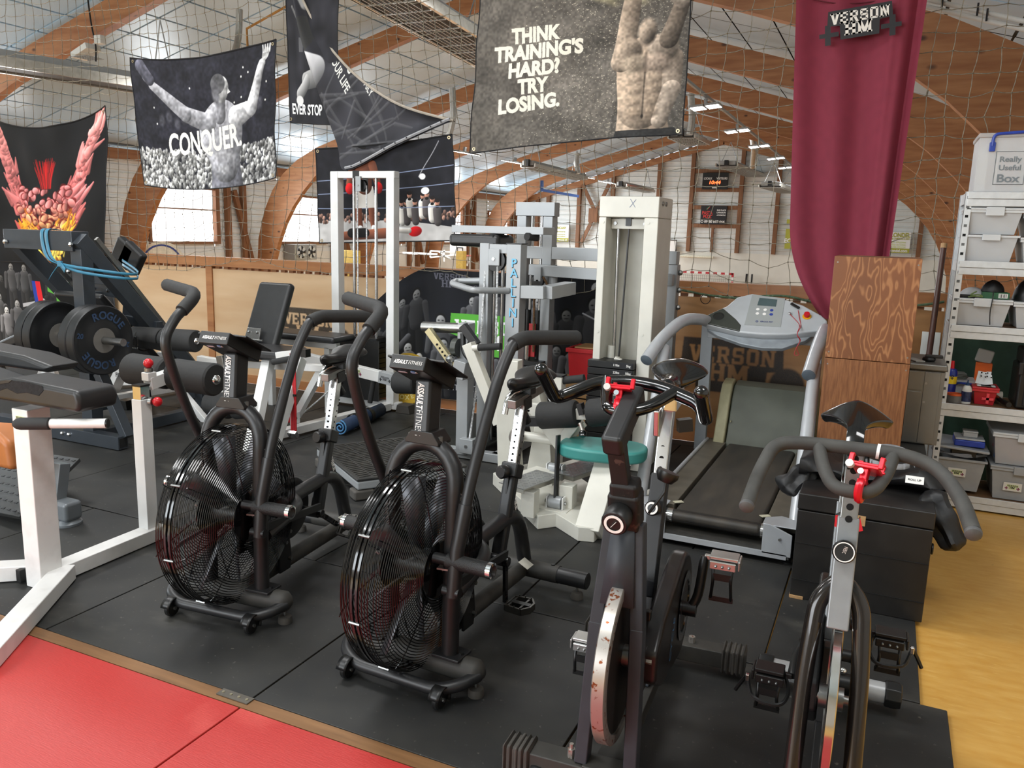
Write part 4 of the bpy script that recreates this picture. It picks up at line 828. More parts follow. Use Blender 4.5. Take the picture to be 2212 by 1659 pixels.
# ---- shelf unit
M_galv = mat('galvanised', '#d2d5d7', .38, .25, .06, 30)
M_board = wood('shelf_board', '#6f5138', '#876548', (1, 6, 6), 3)
SX0, SX1, SY0, SY1 = .35, 1.35, 5.3, 5.72
t = thing('shelf_unit', 'galvanised steel shelf unit with five levels of bins and tools', 'shelf', (.85, 5.5, 0))
for x in (SX0, SX1-.036):
    for y in (SY0, SY1-.036):
        p = MB().bb((x, y, 0), (x+.036, y+.0018, 1.815)).bb((x, y, 0), (x+.0018, y+.036, 1.815)).build('post', M_galv, t)
        if y == SY0 and x == SX0:
            for i in range(34): MB().bb((x+.010, y-.0006, .06+.052*i), (x+.026, y, .075+.052*i)).build('slot', M_hole if i % 2 else mat('slot_dark', '#5a5c5c', .6), p)
LV = [.065, .605, 1.065, 1.43, 1.81]
for z in LV:
    MB().bb((SX0+.012, SY0-.004, z-.075), (SX1-.012, SY0+.002, z-.036)).bb((SX0+.012, SY0-.010, z-.034), (SX1-.012, SY0+.002, z+.003)).build('front_beam', M_galv, t, bev=.002, kind=None)
    MB().bb((SX0+.012, SY1-.004, z-.07), (SX1-.012, SY1, z)).build('back_beam', M_galv, t); MB().bb((SX0+.004, SY0+.03, z-.06), (SX0+.01, SY1-.03, z)).build('side_beam', M_galv, t)
    MB().bb((SX0+.012, SY0+.004, z-.008), (SX1-.012, SY1-.006, z-.001)).build('board', M_board, t)
def frost(n, c, a): return mat(n, c, .35, 0, .04, 4, alpha=a)
M_fr = frost('frosted_plastic', '#c6c8ca', .82); M_frl = frost('frosted_lid', '#d2d4d5', .88); M_gp = mat('grey_plastic', '#9c9ea0', .42, 0, .04); M_clear = frost('clear_plastic', '#e8eaec', .4)
def bin_(label, x0, x1, z0, z1, y0, d, mb, ml, lid=True, clips=True, group='plastic storage bins on the shelf', name='storage_bin', tap=.025):
    xc, yc = (x0+x1)/2, y0+d/2; t = thing(name, label, 'bin', (xc, yc, z0), group); w = x1-x0; m = MB(); th = .003
    def ringp(k, z, ins): hw, hd = w/2-tap*(1-k)-ins, d/2-tap*(1-k)-ins; return [(xc-hw, yc-hd, z), (xc+hw, yc-hd, z), (xc+hw, yc+hd, z), (xc-hw, yc+hd, z)]
    zt = z1-(.014 if lid else 0)
    m.add(ringp(0, z0, 0)+ringp(1, zt, 0)+ringp(1, zt, th)+ringp(0, z0+th, th), [(3, 2, 1, 0)]+[(i, (i+1) % 4, (i+1) % 4+4, i+4) for i in range(4)]+[(i+4, (i+1) % 4+4, (i+1) % 4+8, i+8) for i in range(4)]+[(i+8, (i+1) % 4+8, (i+1) % 4+12, i+12) for i in range(4)]+[(12, 13, 14, 15)])
    b = m.build('tub', mb, t, bev=.006, seg=2)
    MB().bb((x0-.008, y0-.008, zt-.012), (x1+.008, y0-.001, zt-.0)).bb((x0-.008, y0+d+.001, zt-.012), (x1+.008, y0+d+.008, zt)).bb((x0-.008, y0, zt-.012), (x0-.001, y0+d, zt)).bb((x1+.001, y0, zt-.012), (x1+.008, y0+d, zt)).build('rim', ml, t)
    if lid: MB().bb((x0-.01, y0-.01, zt+.0005), (x1+.01, y0+d+.01, z1)).build('lid', ml, t, bev=.004)
    if clips: MB().bb((xc-.045, y0-.018, zt-.03), (xc+.045, y0-.006, z1+.004)).build('clip', ml, t, bev=.003)
    return t
# gym badge used on stickers
LOGO = []
def slab(x0, y0, w, h): return [(x0, y0), (x0+w, y0), (x0+w, y0+h), (x0, y0+h)]
GL = {'V': [[(0, 1.4), (.34, 1.4), (.54, .5), (.74, 1.4), (1.08, 1.4), (.7, 0), (.38, 0)], slab(-.06, 1.24, .5, .16), slab(.64, 1.24, .5, .16)],
 'E': [slab(0, 0, .3, 1.4), slab(0, 1.15, .92, .25), slab(0, 0, .92, .25), slab(0, .58, .7, .24), slab(.74, .92, .18, .4), slab(.74, 0, .18, .48), slab(-.06, 1.24, .4, .16), slab(-.06, 0, .4, .16)],
 'R': [slab(0, 0, .3, 1.4), slab(-.06, 0, .42, .18), slab(-.06, 1.22, .4, .18), slab(0, 1.15, .78, .25), slab(0, .56, .78, .22), slab(.66, .7, .28, .58), [(.42, .6), (.74, .6), (1.04, 0), (.7, 0)]],
 'S': [slab(.1, 1.15, .84, .25), slab(.02, .72, .28, .56), slab(.1, .58, .8, .25), slab(.68, .12, .28, .56), slab(0, 0, .86, .25), slab(.76, .94, .18, .4), slab(0, 0, .2, .46)],
 'O': [slab(0, .14, .3, 1.12), slab(.68, .14, .3, 1.12), slab(.1, 1.15, .78, .25), slab(.1, 0, .78, .25)],
 'N': [slab(.04, 0, .26, 1.4), slab(.76, 0, .26, 1.4), [(.04, 1.4), (.36, 1.4), (1.02, 0), (.7, 0)], slab(-.06, 0, .46, .16), slab(-.06, 1.24, .4, .16), slab(.66, 1.24, .46, .16)],
 'H': [slab(.05, 0, .32, 1.4), slab(.75, 0, .32, 1.4), slab(.05, .58, 1, .25), slab(-.04, 0, .5, .18), slab(-.04, 1.22, .5, .18), slab(.66, 0, .5, .18), slab(.66, 1.22, .5, .18)],
 'M': [slab(.05, 0, .3, 1.4), slab(1.05, 0, .3, 1.4), [(.05, 1.4), (.4, 1.4), (.7, .62), (1.0, 1.4), (1.35, 1.4), (.84, .1), (.56, .1)], slab(-.04, 0, .48, .18), slab(-.04, 1.22, .4, .18), slab(.96, 0, .48, .18), slab(1.04, 1.22, .4, .18)]}
for i, ch_ in enumerate('VERSON'): LOGO += [[(p[0]+1.2*i, p[1]+1.5-(.0)) for p in q] for q in GL[ch_]]
for ch_, x in (('H', 1.75), ('M', 3.3)): LOGO += [[(p[0]*1.22+x, p[1]*1.1-.08) for p in q] for q in GL[ch_]]
LOGO = [[((a-3.55)/7.1, (b-1.4)/7.1) for a, b in q] for q in LOGO]      # width about 1, centred
def badge(par, o, u, v, w, mback, mtext, mplate=None, plates=True, name='badge'):
    u, v = V(u).normalized(), V(v).normalized(); n = u.cross(v).normalized(); o = V(o)
    k = MB().prism([(-w*.56, .0), (-w*.54, w*.26), (w*.54, w*.26), (w*.56, 0), (w*.34, -w*.02), (w*.33, -w*.27), (-w*.33, -w*.27), (-w*.34, -w*.02)], o, u, v, .0006).build(name, mback, par)
    b = MB(); o2 = o+n*.0012
    for q in LOGO: b.add([o2+u*(a*w)+v*(c*w) for a, c in (q if sum(q[i][0]*q[(i+1) % len(q)][1]-q[(i+1) % len(q)][0]*q[i][1] for i in range(len(q))) > 0 else q[::-1])], [tuple(range(len(q)))])
    b.build('lettering', mtext, k)
    if plates:
        for s in (-1, 1): MB().prism([(s*w*.36, -w*.2), (s*w*.5, -w*.2), (s*w*.5, -w*.34), (s*w*.6, -w*.34), (s*w*.6, -w*.2), (s*w*.7, -w*.2), (s*w*.7, -w*.12), (s*w*.6, -w*.12), (s*w*.6, .02*w), (s*w*.5, .02*w), (s*w*.5, -w*.12), (s*w*.36, -w*.12)], o-n*.0002, u, v, .0006).build('bar_end', mplate or mback, k)
    return k
M_stk = mat('sticker_green', '#d9e0a8', .6, 0, 0); M_stw = mat('sticker_white', '#d8d4cc', .6, 0, 0); M_stp = mat('sticker_plum', '#7a2c48', .6, 0, 0); M_ink = mat('ink', '#16161a', .6, 0, 0)
def stick(par, o, w, u=(1, 0, 0), v=(0, 0, 1)):
    n = V(u).cross(V(v)).normalized(); k = MB().prism([(-w*.62, -w*.33), (w*.62, -w*.33), (w*.62, w*.33), (-w*.62, w*.33)], V(o), u, v, .0006).build('sticker', M_stw, par, bev=.0)
    badge(par, V(o)+n*.0008, u, v, w*.72, M_stk, M_ink, M_stp); return k
yb = SY0+.01
t = thing('storage_box', 'clear plastic box with blue handles and papers inside, on top of the shelf', 'box', (.66, 5.5, 1.814))
m = MB(); MB().bb((.386, yb, 1.8145), (.95, 5.66, 1.8175)).bb((.386, yb, 1.8145), (.389, 5.66, 2.105)).bb((.947, yb, 1.8145), (.95, 5.66, 2.105)).bb((.386, yb, 1.8145), (.95, yb+.003, 2.105)).bb((.386, 5.657, 1.8145), (.95, 5.66, 2.105)).build('tub', M_clear, t)
MB().bb((.378, yb-.008, 2.105), (.958, 5.668, 2.13)).build('lid', M_clear, t, bev=.006)
MB().tube(fillet([(.45, yb-.012, 2.06), (.45, yb-.014, 2.122), (.665, yb-.016, 2.135), (.88, yb-.014, 2.122), (.88, yb-.012, 2.06)], .03), .0085, 8).build('handle', mat('blue_plastic', '#2440a0', .35), t)
for x in (.45, .88): MB().box((x, yb-.01, 2.055), (.03, .014, .05)).build('latch', MATS['blue_plastic'], t, bev=.004)
for i, (x, c) in enumerate(((.42, '#d9d6d0'), (.5, '#e6e4e0'), (.62, '#dedbd6'), (.74, '#c9a6a0'), (.85, '#dcd8d2'))): MB().box((x, 5.46+.01*i, 1.95), (.012, .24, .25), rz=.12*(-1)**i).build('papers', mat('paper'+c, c, .8, 0, .08, 9), t)
MB().tube([(.475, yb-.002, 1.855), (.62, yb-.002, 1.855), (.62, yb-.002, 2.03), (.475, yb-.002, 2.03)], .0022, 4, closed=True).build('label_frame', mat('grey_ink', '#6f777c', .5, 0, 0), t)
for s, z, h in (('Really', 1.99, .028), ('Useful', 1.945, .028), ('Box', 1.888, .042)): lettering(s, MATS['grey_ink'], t, (.5475, yb-.001, z), (1, 0, 0), (0, 0, 1), h=h, w={'Really': .105, 'Useful': .105, 'Box': .11}[s], bold=.025)
a = bin_('frosted bin with a pale ball inside, upper of two under the top shelf', .372, .64, 1.582, 1.728, yb, .36, M_fr, M_frl); MB().ball((.5, yb+.08, 1.645), .055, 16).build('ball', mat('pale_ball', '#b9b3a8', .6), a); MB().box((.59, yb+.08, 1.635), (.06, .06, .09)).build('tape_roll', MATS['pale_ball'], a, bev=.01)
bin_('empty looking frosted bin under the one with the ball', .372, .635, 1.432, 1.578, yb, .36, M_fr, M_frl, lid=False)
bin_('frosted bin at the frame edge on the second level, lower of its stack', .655, .92, 1.432, 1.57, yb, .36, M_fr, M_frl)
bin_('frosted bin at the frame edge on the second level, upper of its stack', .655, .92, 1.574, 1.70, yb, .36, M_fr, M_frl)
a = bin_('frosted bin with pink things inside, cap and green box lying on it', .365, .645, 1.068, 1.222, yb, .37, M_fr, M_frl); MB().box((.56, yb+.06, 1.11), (.12, .05, .05)).build('contents', mat('pink_cloth', '#b0566a', .8), a, bev=.02)
bin_('frosted bin right of the one with pink things, at the frame edge', .665, .94, 1.068, 1.215, yb, .37, M_fr, M_frl)
b = MB().grid(lambda u, v: (.46+.06*cos(2*pi*u)*cos(v*pi/2)*1.15, yb+.13+.07*sin(2*pi*u)*cos(v*pi/2), 1.226+.055*sin(v*pi/2)), 20, 8, uv=False); b.solo('cap', mat('grey_cap', '#b8b9bb', .9, 0, .1), 'pale grey cloth cap on the frosted bin', 'cap')
b = MB().grid(lambda u, v: (.555+.055*cos(2*pi*u)*cos(v*pi/2)*(1+.1*sin(14*u)), yb+.1+.06*sin(2*pi*u)*cos(v*pi/2), 1.262+.06*sin(v*pi/2)*(1+.1*sin(19*u))), 20, 8, uv=False); c_ = b.solo('pouch', M_bag, 'black drawstring pouch on the small green carton, its cord hanging down', 'pouch')
MB().tube(spline([(.55, yb-.008, 1.27), (.548, yb-.03, 1.22), (.545, yb-.028, 1.15), (.552, yb-.026, 1.08)], 5), .003, 6).build('cord', M_blk2, c_)
b = MB().bb((.5, yb+.02, 1.224), (.635, yb+.16, 1.26)); c_ = b.solo('carton', mat('green_card', '#2c5a3c', .6), 'small green carton with a barcode under the black pouch', 'box', bev=.002); MB().bb((.58, yb+.0185, 1.23), (.625, yb+.02, 1.255)).build('barcode', M_whtxt, c_)
for i in range(8): MB().bb((.583+.005*i, yb+.018, 1.232), (.5845+.005*i+.001*(i % 3), yb+.0187, 1.253)).build('bar', M_ink, c_)
b = MB().bb((.385, yb+.03, 1.224), (.47, yb+.08, 1.24)); b.solo('gadget', M_blk2, 'flat black gadget under the grey cap', 'gadget', bev=.004)
b = MB().grid(lambda u, v: (.73+.07*cos(2*pi*u)*cos(v*pi/2), yb+.14+.09*sin(2*pi*u)*cos(v*pi/2), 1.217+.12*sin(v*pi/2)), 20, 8, uv=False); b.solo('helmet', M_blk2, 'black hard case shell on the bin at the frame edge', 'case')
M_olive = mat('olive_cord', '#5f7040', .8); b = MB().tube(spline([(.47, yb+.02, 1.262), (.44, yb+.01, 1.24), (.48, yb+.0, 1.245), (.5, yb-.004, 1.233), (.46, yb-.002, 1.236), (.43, yb+.006, 1.228)], 6), .004, 6); b.solo('cord', M_olive, 'olive green cord tangled in front of the grey cap', 'cord')
# fourth level: tools
z = .606
t = thing('spray_can', 'blue and yellow spray can by the shelf post', 'can', (.405, yb+.12, z)); MB().lathe((.405, yb+.12, z), (0, 0, 1), [(.031, 0), (.032, .004), (.032, .17), (.026, .185), (.012, .19)], 20).build('body', mat('can_blue', '#1f2f86', .3), t); MB().lathe((.405, yb+.12, z+.1), (0, 0, 1), [(.0324, 0), (.0324, .045)], 20).build('label_band', mat('can_yellow', '#e3c21c', .4), t); MB().cyl((.405, yb+.12, z+.19), (.405, yb+.12, z+.235), .012, .009, 12).build('nozzle', M_redp, t); lettering('40', M_ink, t, (.408, yb+.0868, z+.14), (0, 0, 1), (-1, 0, 0), h=.02, lift=.001)
t = thing('tape_roll', 'orange and grey adhesive tape roll in front of the spray can', 'tape', (.43, yb+.06, z)); MB().lathe((.43, yb+.06, z), (0, 0, 1), [(.024, 0), (.044, 0), (.044, .04), (.024, .04)], 28, closed=True).build('tape', mat('tape_grey', '#6f6c68', .5), t); MB().lathe((.43, yb+.06, z+.0405), (0, 0, 1), [(.028, 0), (.04, 0), (.04, .012), (.028, .012)], 28, closed=True).build('core', mat('tape_orange', '#e0602c', .5), t)
t = thing('glue_bottle', 'white glue bottle with a dark label and pointed blue cap', 'bottle', (.49, yb+.05, z)); MB().lathe((.49, yb+.05, z), (0, 0, 1), [(.026, 0), (.027, .005), (.027, .08), (.02, .1), (.01, .108)], 20).build('body', mat('bottle_white', '#dcdad4', .4), t); MB().lathe((.49, yb+.05, z+.012), (0, 0, 1), [(.0274, 0), (.0274, .06)], 20).build('label', mat('label_navy', '#2a3558', .4, 0, .5, 60), t); MB().lathe((.49, yb+.05, z+.107), (0, 0, 1), [(.012, 0), (.012, .01), (.005, .016), (.003, .032)], 14).build('cap', mat('cap_teal', '#1e3f66', .4), t)
a = bin_('translucent red box with metal brackets on it', .525, .645, z, z+.105, yb+.05, .16, frost('red_box', '#b81f2c', .88), mat('red_lid', '#c42a35', .35), clips=False, group='small boxes on the tool level', name='parts_box', tap=.012); MB().bb((.57, yb+.046, z+.03), (.63, yb+.049, z+.045)).bb((.592, yb+.046, z+.01), (.607, yb+.049, z+.07)).build('moulded_mark', mat('red_mark', '#e0404a', .4), a)
for i, (x, r, l) in enumerate(((.565, .15, 'square steel base plate leaning behind, on the red box'), (.585, -.2, 'bent steel bracket lying in front on the red box'))):
    k = MB().box((x, yb+.1+.0, z+.15), (.06, .004, .075), M=Matrix.Rotation(r, 3, 'Y') @ Matrix.Rotation(-.25, 3, 'X')).box((x+.01, yb+.07, z+.112), (.075, .055, .004)).solo('bracket', M_galv, l, 'bracket', 'metal brackets on the red box', bev=.001)
    for q in ((-.015, .02), (.015, .02), (-.015, -.0), (.015, 0)): MB().cyl(OFF[k.name]+V((q[0], .012-.02*i, .055+q[1])), OFF[k.name]+V((q[0], .003-.02*i, .055+q[1])), .004, n=8).build('screw_hole', M_hole, k)
a = bin_('clear lidded box with a blue handle behind the glue bottle', .43, .53, z, z+.12, yb+.15, .16, M_clear, M_clear, clips=False, group='small boxes on the tool level', name='parts_box', tap=.01); MB().tube(fillet([(.435, yb+.145, z+.09), (.445, yb+.13, z+.105), (.515, yb+.13, z+.105), (.525, yb+.145, z+.09)], .01), .006, 8).build('handle', MATS['blue_plastic'], a)
for i in range(4):
    b = MB().box((.455-.004*i, yb+.23, z+.127+.008*i), (.09, .1, .006), rz=.1*i-.2); b.solo('tile_sample', mat('slate', '#5d605c', .6, 0, .15), 'thin grey metal plate on the clear box, %s of its stack' % ('lowest', 'second lowest', 'second from the top', 'topmost')[i], 'plate', 'grey plates stacked on the clear box', bev=.001)
t = thing('packet', 'orange packet in clear film behind the brackets', 'packet', (.575, yb+.27, z+.0)); MB().bb((.54, yb+.25, z), (.625, yb+.3, z+.22)).build('carton', mat('orange_card', '#e2641c', .5, 0, .06), t, bev=.003); MB().box((.58, yb+.275, z+.26), (.09, .03, .08), M=Matrix.Rotation(.2, 3, 'Y')).build('film', M_clear, t, bev=.01); MB().cyl((.605, yb+.249, z+.16), (.605, yb+.2485, z+.16), .012, n=16).build('mark', M_whtxt, t)
t = thing('hammer', 'hammer with a dark rubber handle pointing out of the shelf', 'hammer', (.67, yb+.12, z)); MB().tube(spline([(.655, yb+.2, z+.035), (.68, yb+.1, z+.025), (.705, yb+.01, z+.022)], 5), [.01]*3+[.013]*3+[.015]*4+[.015], 10).build('handle', M_blk2, t); MB().cyl((.62, yb+.21, z+.04), (.69, yb+.22, z+.04), .024, n=16).build('head', mat('white_mallet', '#cfcbc0', .5), t); MB().tube([(.655, yb+.2, z+.035), (.672, yb+.13, z+.028)], .0125, 10).build('collar', mat('handle_orange', '#b8542c', .5), t)
t = thing('tool_case', 'black hard tool case with a bare metal plate on its front', 'case', (.86, yb+.16, z)); MB().bb((.735, yb+.03, z), (1.0, yb+.33, z+.25)).build('body', M_blk2, t, bev=.015); MB().bb((.77, yb+.02, z+.02), (.98, yb+.032, z+.215)).build('front_frame', M_blk, t, bev=.008); MB().bb((.785, yb+.014, z+.035), (.965, yb+.022, z+.2)).build('metal_plate', mat('blank_plate', '#c9c3bb', .25, .7, .1, 6, .1), t, bev=.004)
for q in ((.795, .045), (.795, .19)): MB().cyl((q[0], yb+.014, z+q[1]), (q[0], yb+.012, z+q[1]), .005, n=10).build('rivet', M_ink, t)
MB().bb((.745, yb+.05, z+.252), (1.0, yb+.3, z+.34)).build('lid', M_blk, t, bev=.012); MB().bb((.73, yb+.01, z+.2), (.752, yb+.034, z+.27)).build('latch', M_blk, t, bev=.004)
# bottom level
z = .066
a = bin_('grey bin with a badge sticker, its raised lid carrying a blue case', .372, .632, z+.02, z+.215, yb, .36, M_gp, M_gp, lid=False, clips=False); stick(a, (.49, yb+.0045, z+.13), .075)
t = thing('cable_coil', 'coil of thin grey cable between the bin and its lid', 'cable', (.5, yb+.16, z+.222)); MB().tube([(.5+.15*cos(i*.35)*(1-.02*(i//18)), yb+.14+.13*sin(i*.35), z+.226+.0022*(i/18)*1.2+.004*sin(i*1.7)) for i in range(90)], .0035, 6).build('coil', mat('cable_grey', '#7c7d80', .4), t); MB().bb((.45, yb+.02, z+.226), (.58, yb+.12, z+.262)).build('black_box', M_blk2, t, bev=.003)
b = MB().box((.5, yb+.17, z+.272), (.29, .34, .016), M=Matrix.Rotation(.05, 3, 'Y')); b.solo('bin_lid', M_gp, 'grey bin lid propped over the cable coil', 'lid', bev=.005)
t = thing('blue_case', 'blue organiser case with a clear cover on the propped lid', 'case', (.535, yb+.12, z+.283)); MB().bb((.46, yb+.04, z+.283), (.62, yb+.2, z+.32)).build('base', MATS['blue_plastic'], t, bev=.006); MB().bb((.463, yb+.043, z+.321), (.617, yb+.197, z+.332)).build('cover', M_fr, t, bev=.004)
t = thing('screw_box', 'small clear box on the blue organiser case', 'box', (.54, yb+.12, z+.333)); MB().bb((.505, yb+.08, z+.333), (.58, yb+.15, z+.36)).build('base', M_fr, t, bev=.003); MB().bb((.503, yb+.078, z+.361), (.582, yb+.152, z+.37)).build('cover', M_frl, t, bev=.003)
a = bin_('grey bin with a badge sticker at the frame edge', .665, .97, z+.002, z+.205, yb, .36, M_gp, M_gp, clips=True); stick(a, (.78, yb+.0045, z+.085), .075)
a = bin_('clear bin with red, blue and orange things stacked on a grey bin', .655, .975, z+.21, z+.40, yb, .36, frost('clear_tint', '#c4c2c2', .6), M_frl, clips=True)
for c, p, s in (('#b02838', (.8, .1, .33), (.26, .1, .09)), ('#3a6fb8', (.71, .06, .25), (.07, .06, .04)), ('#d8793a', (.78, .06, .255), (.09, .06, .05)), ('#e4e0d8', (.75, .07, .28), (.09, .05, .04))): MB().box((p[0], yb+p[1], z+p[2]), s, rz=.2).build('contents', mat('stuff'+c, c, .7), a, bev=.012)
# ================================================================ middle: cable tower, benches, grey and cream machines
M_wht = mat('white_enamel', '#dcdcda', .35, .05, .05, 6)
M_whg = mat('scuffed_white', '#d3d0cd', .4, .05, 0, 11, col2='#e2e0dd', lo=.25, hi=.5, detail=8)
M_crm = mat('cream_enamel', '#d4d2c8', .4, .05, .07, 5)
M_gry = mat('grey_enamel', '#9c9fa1', .35, .15, .04, 6)
M_rope = mat('white_rope', '#c9cbcc', .6, 0, .5, 120, stretch=(1, 1, .6))
M_stack = mat('stack_black', '#161616', .45, .1, .1)
M_teal = mat('teal_vinyl', '#3f8c86', .4, 0, .12, 5, .05)
M_padb = mat('pad_black', '#232324', .42, 0, .14, 14, .05)
M_pole = mat('guide_rod', '#b4b4b4', .22, .95, .1)
def pad(par, c, size, name='pad', m=None, M=None, r=.025, rz=0): return MB().box(c, size, rz=rz, M=M).build(name, m or M_padb, par, bev=r, seg=4)
def foam(par, p, q, r, m=None, cap=True, name='foam_roller'):
    p, q = V(p), V(q); d = (q-p); L = d.length; k = MB().lathe(p, d, [(r*.45, 0), (r*.9, .002), (r, .012), (r*.985, L*.5), (r, L-.012), (r*.9, L-.002), (r*.45, L)], 26).build(name, m or M_foam, par)
    if cap: MB().lathe(q, d, [(.026, 0), (.024, .008), (.014, .016), (.001, .018)], 16).build('chrome_cap', M_chrome, k)
    return k
def stack(par, x0, x1, y0, y1, z0, z1, n, lab=None):
    h = (z1-z0)/n
    for i in range(n): MB().bb((x0, y0, z0+i*h), (x1, y1, z0+(i+.9)*h)).build('weight_plate', M_stack, par, bev=.002, seg=1)
    if lab:
        for i, (a, b) in enumerate(lab):
            zc = z1-(i+.5)*h; k = MB().bb((x0+(x1-x0)*.52, y0-.002, zc-h*.34), (x1-.004, y0, zc+h*.34)).build('plate_label', M_ink, par)
            lettering(a, M_whtxt, k, (x0+(x1-x0)*.64, y0-.0025, zc), (1, 0, 0), (0, 0, 1), h=h*.3, bold=.02); lettering(b, M_whtxt, k, (x0+(x1-x0)*.9, y0-.0025, zc), (1, 0, 0), (0, 0, 1), h=h*.3, bold=.02)
# ---- white cable tower
yt = 5.69; t = thing('cable_tower', 'tall white two post cable tower with chrome guide rods', 'gym machine', (-3.95, yt, 0))
for x in (-4.25, -3.70): MB().bar((x, yt, .06), (x, yt, 1.97), .075, .085, (0, 1, 0)).build('post', M_wht, t, bev=.004)
MB().bar((-4.29, yt, 1.945), (-3.66, yt, 1.945), .075, .055).build('top_beam', M_wht, t, bev=.004)
MB().bar((-4.3, yt, .05), (-3.62, yt, .05), .075, .06).build('base_beam', M_wht, t, bev=.004); MB().bar((-3.72, yt-.04, .045), (-3.86, 4.45, .045), .075, .06).build('floor_rail', M_whg, t, bev=.004)
MB().prism([(-.07, 0), (.07, 0), (.055, .07), (-.055, .07)], (-3.57, yt-.05, 0), (1, 0, 0), (0, 0, 1), -.12).build('rubber_foot', M_feet, t, bev=.004)
for x in (-4.08, -3.86): MB().cyl((x, yt, .08), (x, yt, 1.93), .0125, n=14).build('guide_rod', M_pole, t)
q = MB().box((-4.0, yt-.05, 1.87), (.05, .012, .12)).box((-4.0, yt+.05, 1.87), (.05, .012, .12)).box((-4.0, yt, 1.925), (.05, .11, .012)).build('pulley_bracket', M_gry, t, bev=.002)
MB().lathe((-4.0, yt-.018, 1.86), (0, 1, 0), [(.01, 0), (.05, .002), (.042, .018), (.05, .034), (.01, .036)], 24).build('pulley', M_blk2, q); MB().cyl((-4.0, yt-.06, 1.86), (-4.0, yt+.06, 1.86), .008, n=10).build('pin', M_steel, q)
MB().bb((-4.06, yt-.045, 1.92), (-4.0, yt+.045, 1.976)).build('rubber_stop', M_blk2, t)
for a, b in ((-4.045, .62), (-3.955, .7)): MB().cyl((a, yt-.0, b), (a, yt, 1.86), .006, n=8).build('cable', M_rope, t)
stack(t, -4.14, -3.8, yt-.09, yt+.09, .1, .62, 12)
MB().bb((-4.17, yt-.11, .09), (-3.77, yt-.095, .60)).build('stack_cover', M_blk2, t)
MB().tube(spline([(-4.045, yt-.12, .5), (-3.98, 5.3, .28), (-3.93, 4.75, .1)], 6), .006, 8).build('low_cable', M_rope, t)
k = MB().bb((-3.95, 4.6, .075), (-3.94, 4.7, .16)).bb((-3.88, 4.6, .075), (-3.87, 4.7, .16)).build('pulley_bracket', M_wht, t, bev=.002); MB().cyl((-3.94, 4.65, .12), (-3.88, 4.65, .12), .042, n=20).build('pulley', M_redp, k); MB().cyl((-3.87, 4.65, .12), (-3.86, 4.65, .12), .01, n=6).build('pin', M_steel, k)
# ---- leg extension bench
t = thing('leg_bench', 'white framed leg bench with black back pad and strapped seat, by the cable tower', 'bench', (-4.0, 4.75, 0))
a, b = U(575, 690, y=4.72), U(560, 740, y=4.6)
bx0 = U(505, 745, y=4.6); bx1 = U(636, 770, y=4.6)
pad(t, ((bx0.x+bx1.x)/2, 4.62, .60), (.52, .34, .07), 'seat_pad', rz=.06)
p0, p1 = U(536, 742, y=4.8), U(600, 612, y=5.02)
MB().bar(p0+V((.12, 0, -.02)), V((p1.x-.0, 5.02, p1.z)), .32, .07, (0, -1, .3)).build('back_pad', M_padb, t, bev=.028, seg=4)
pb = MB().box(V((p0.x+.09, 4.765, .70)), (.13, .01, .09), M=Matrix.Rotation(-.25, 3, 'X')).build('hinge_plate', M_steel, t, bev=.002)
for s in (-.04, .04): MB().ball(V((p0.x+.09+s, 4.757, .715)), .011, 8).build('bolt', M_chrome, pb)
MB().cyl((p0.x+.0, 4.75, .655), (p0.x+.19, 4.75, .655), .008, n=8).build('hinge_pin', M_steel, pb)
for (q, r) in (((580, 780), (540, 985)), ((648, 775), (585, 985))): MB().bar(U(*q, y=4.55), U(r[0], r[1], z=.0)+V((0, 0, .02)), .075, .07, (1, 0, 0)).build('leg', M_wht, t, bev=.004)
MB().bar(U(505, 785, y=4.6), U(700, 795, y=4.75), .06, .05).build('seat_rail', M_wht, t, bev=.003)
MB().bar(U(700, 790, y=4.75), U(640, 900, y=4.75), .05, .06, (0, 1, 0)).build('rear_leg', M_wht, t, bev=.003)
MB().bar(U(640, 800, y=4.7), U(597, 905, y=4.5), .035, .045, (0, 1, 0)).build('adjust_bar', M_steel, t)
k = MB().bar(U(600, 768, y=4.42), U(655, 762, y=4.42), .05, .05).build('strap_tube', M_wht, t, bev=.003); e = U(655, 762, y=4.42); MB().box(e+V((.02, 0, 0)), (.045, .055, .055)).build('end_plug', M_blk2, k)
MB().cyl(U(590, 782, y=4.40), U(632, 774, y=4.40), .022, n=14).build('hand_grip', M_foam, t)
x0 = U(630, 770, y=4.38); st = MB()
for i in range(3): st.bar(x0+V((.012+.017*i-.02, 0, .02)), V((x0.x+.008+.017*i-.02, 4.38, .1)), .0155, .006, (0, 1, 0))
st.build('red_strap', mat('red_webbing', '#b0141c', .6, 0, .1, 80), t); MB().box((x0.x, 4.375, x0.z-.27), (.066, .012, .014)).build('strap_keeper', M_blk2, t); MB().box((x0.x+.005, 4.37, .085), (.075, .03, .05), M=Matrix.Rotation(.6, 3, 'X')).build('ratchet', M_chrome, t, bev=.004)
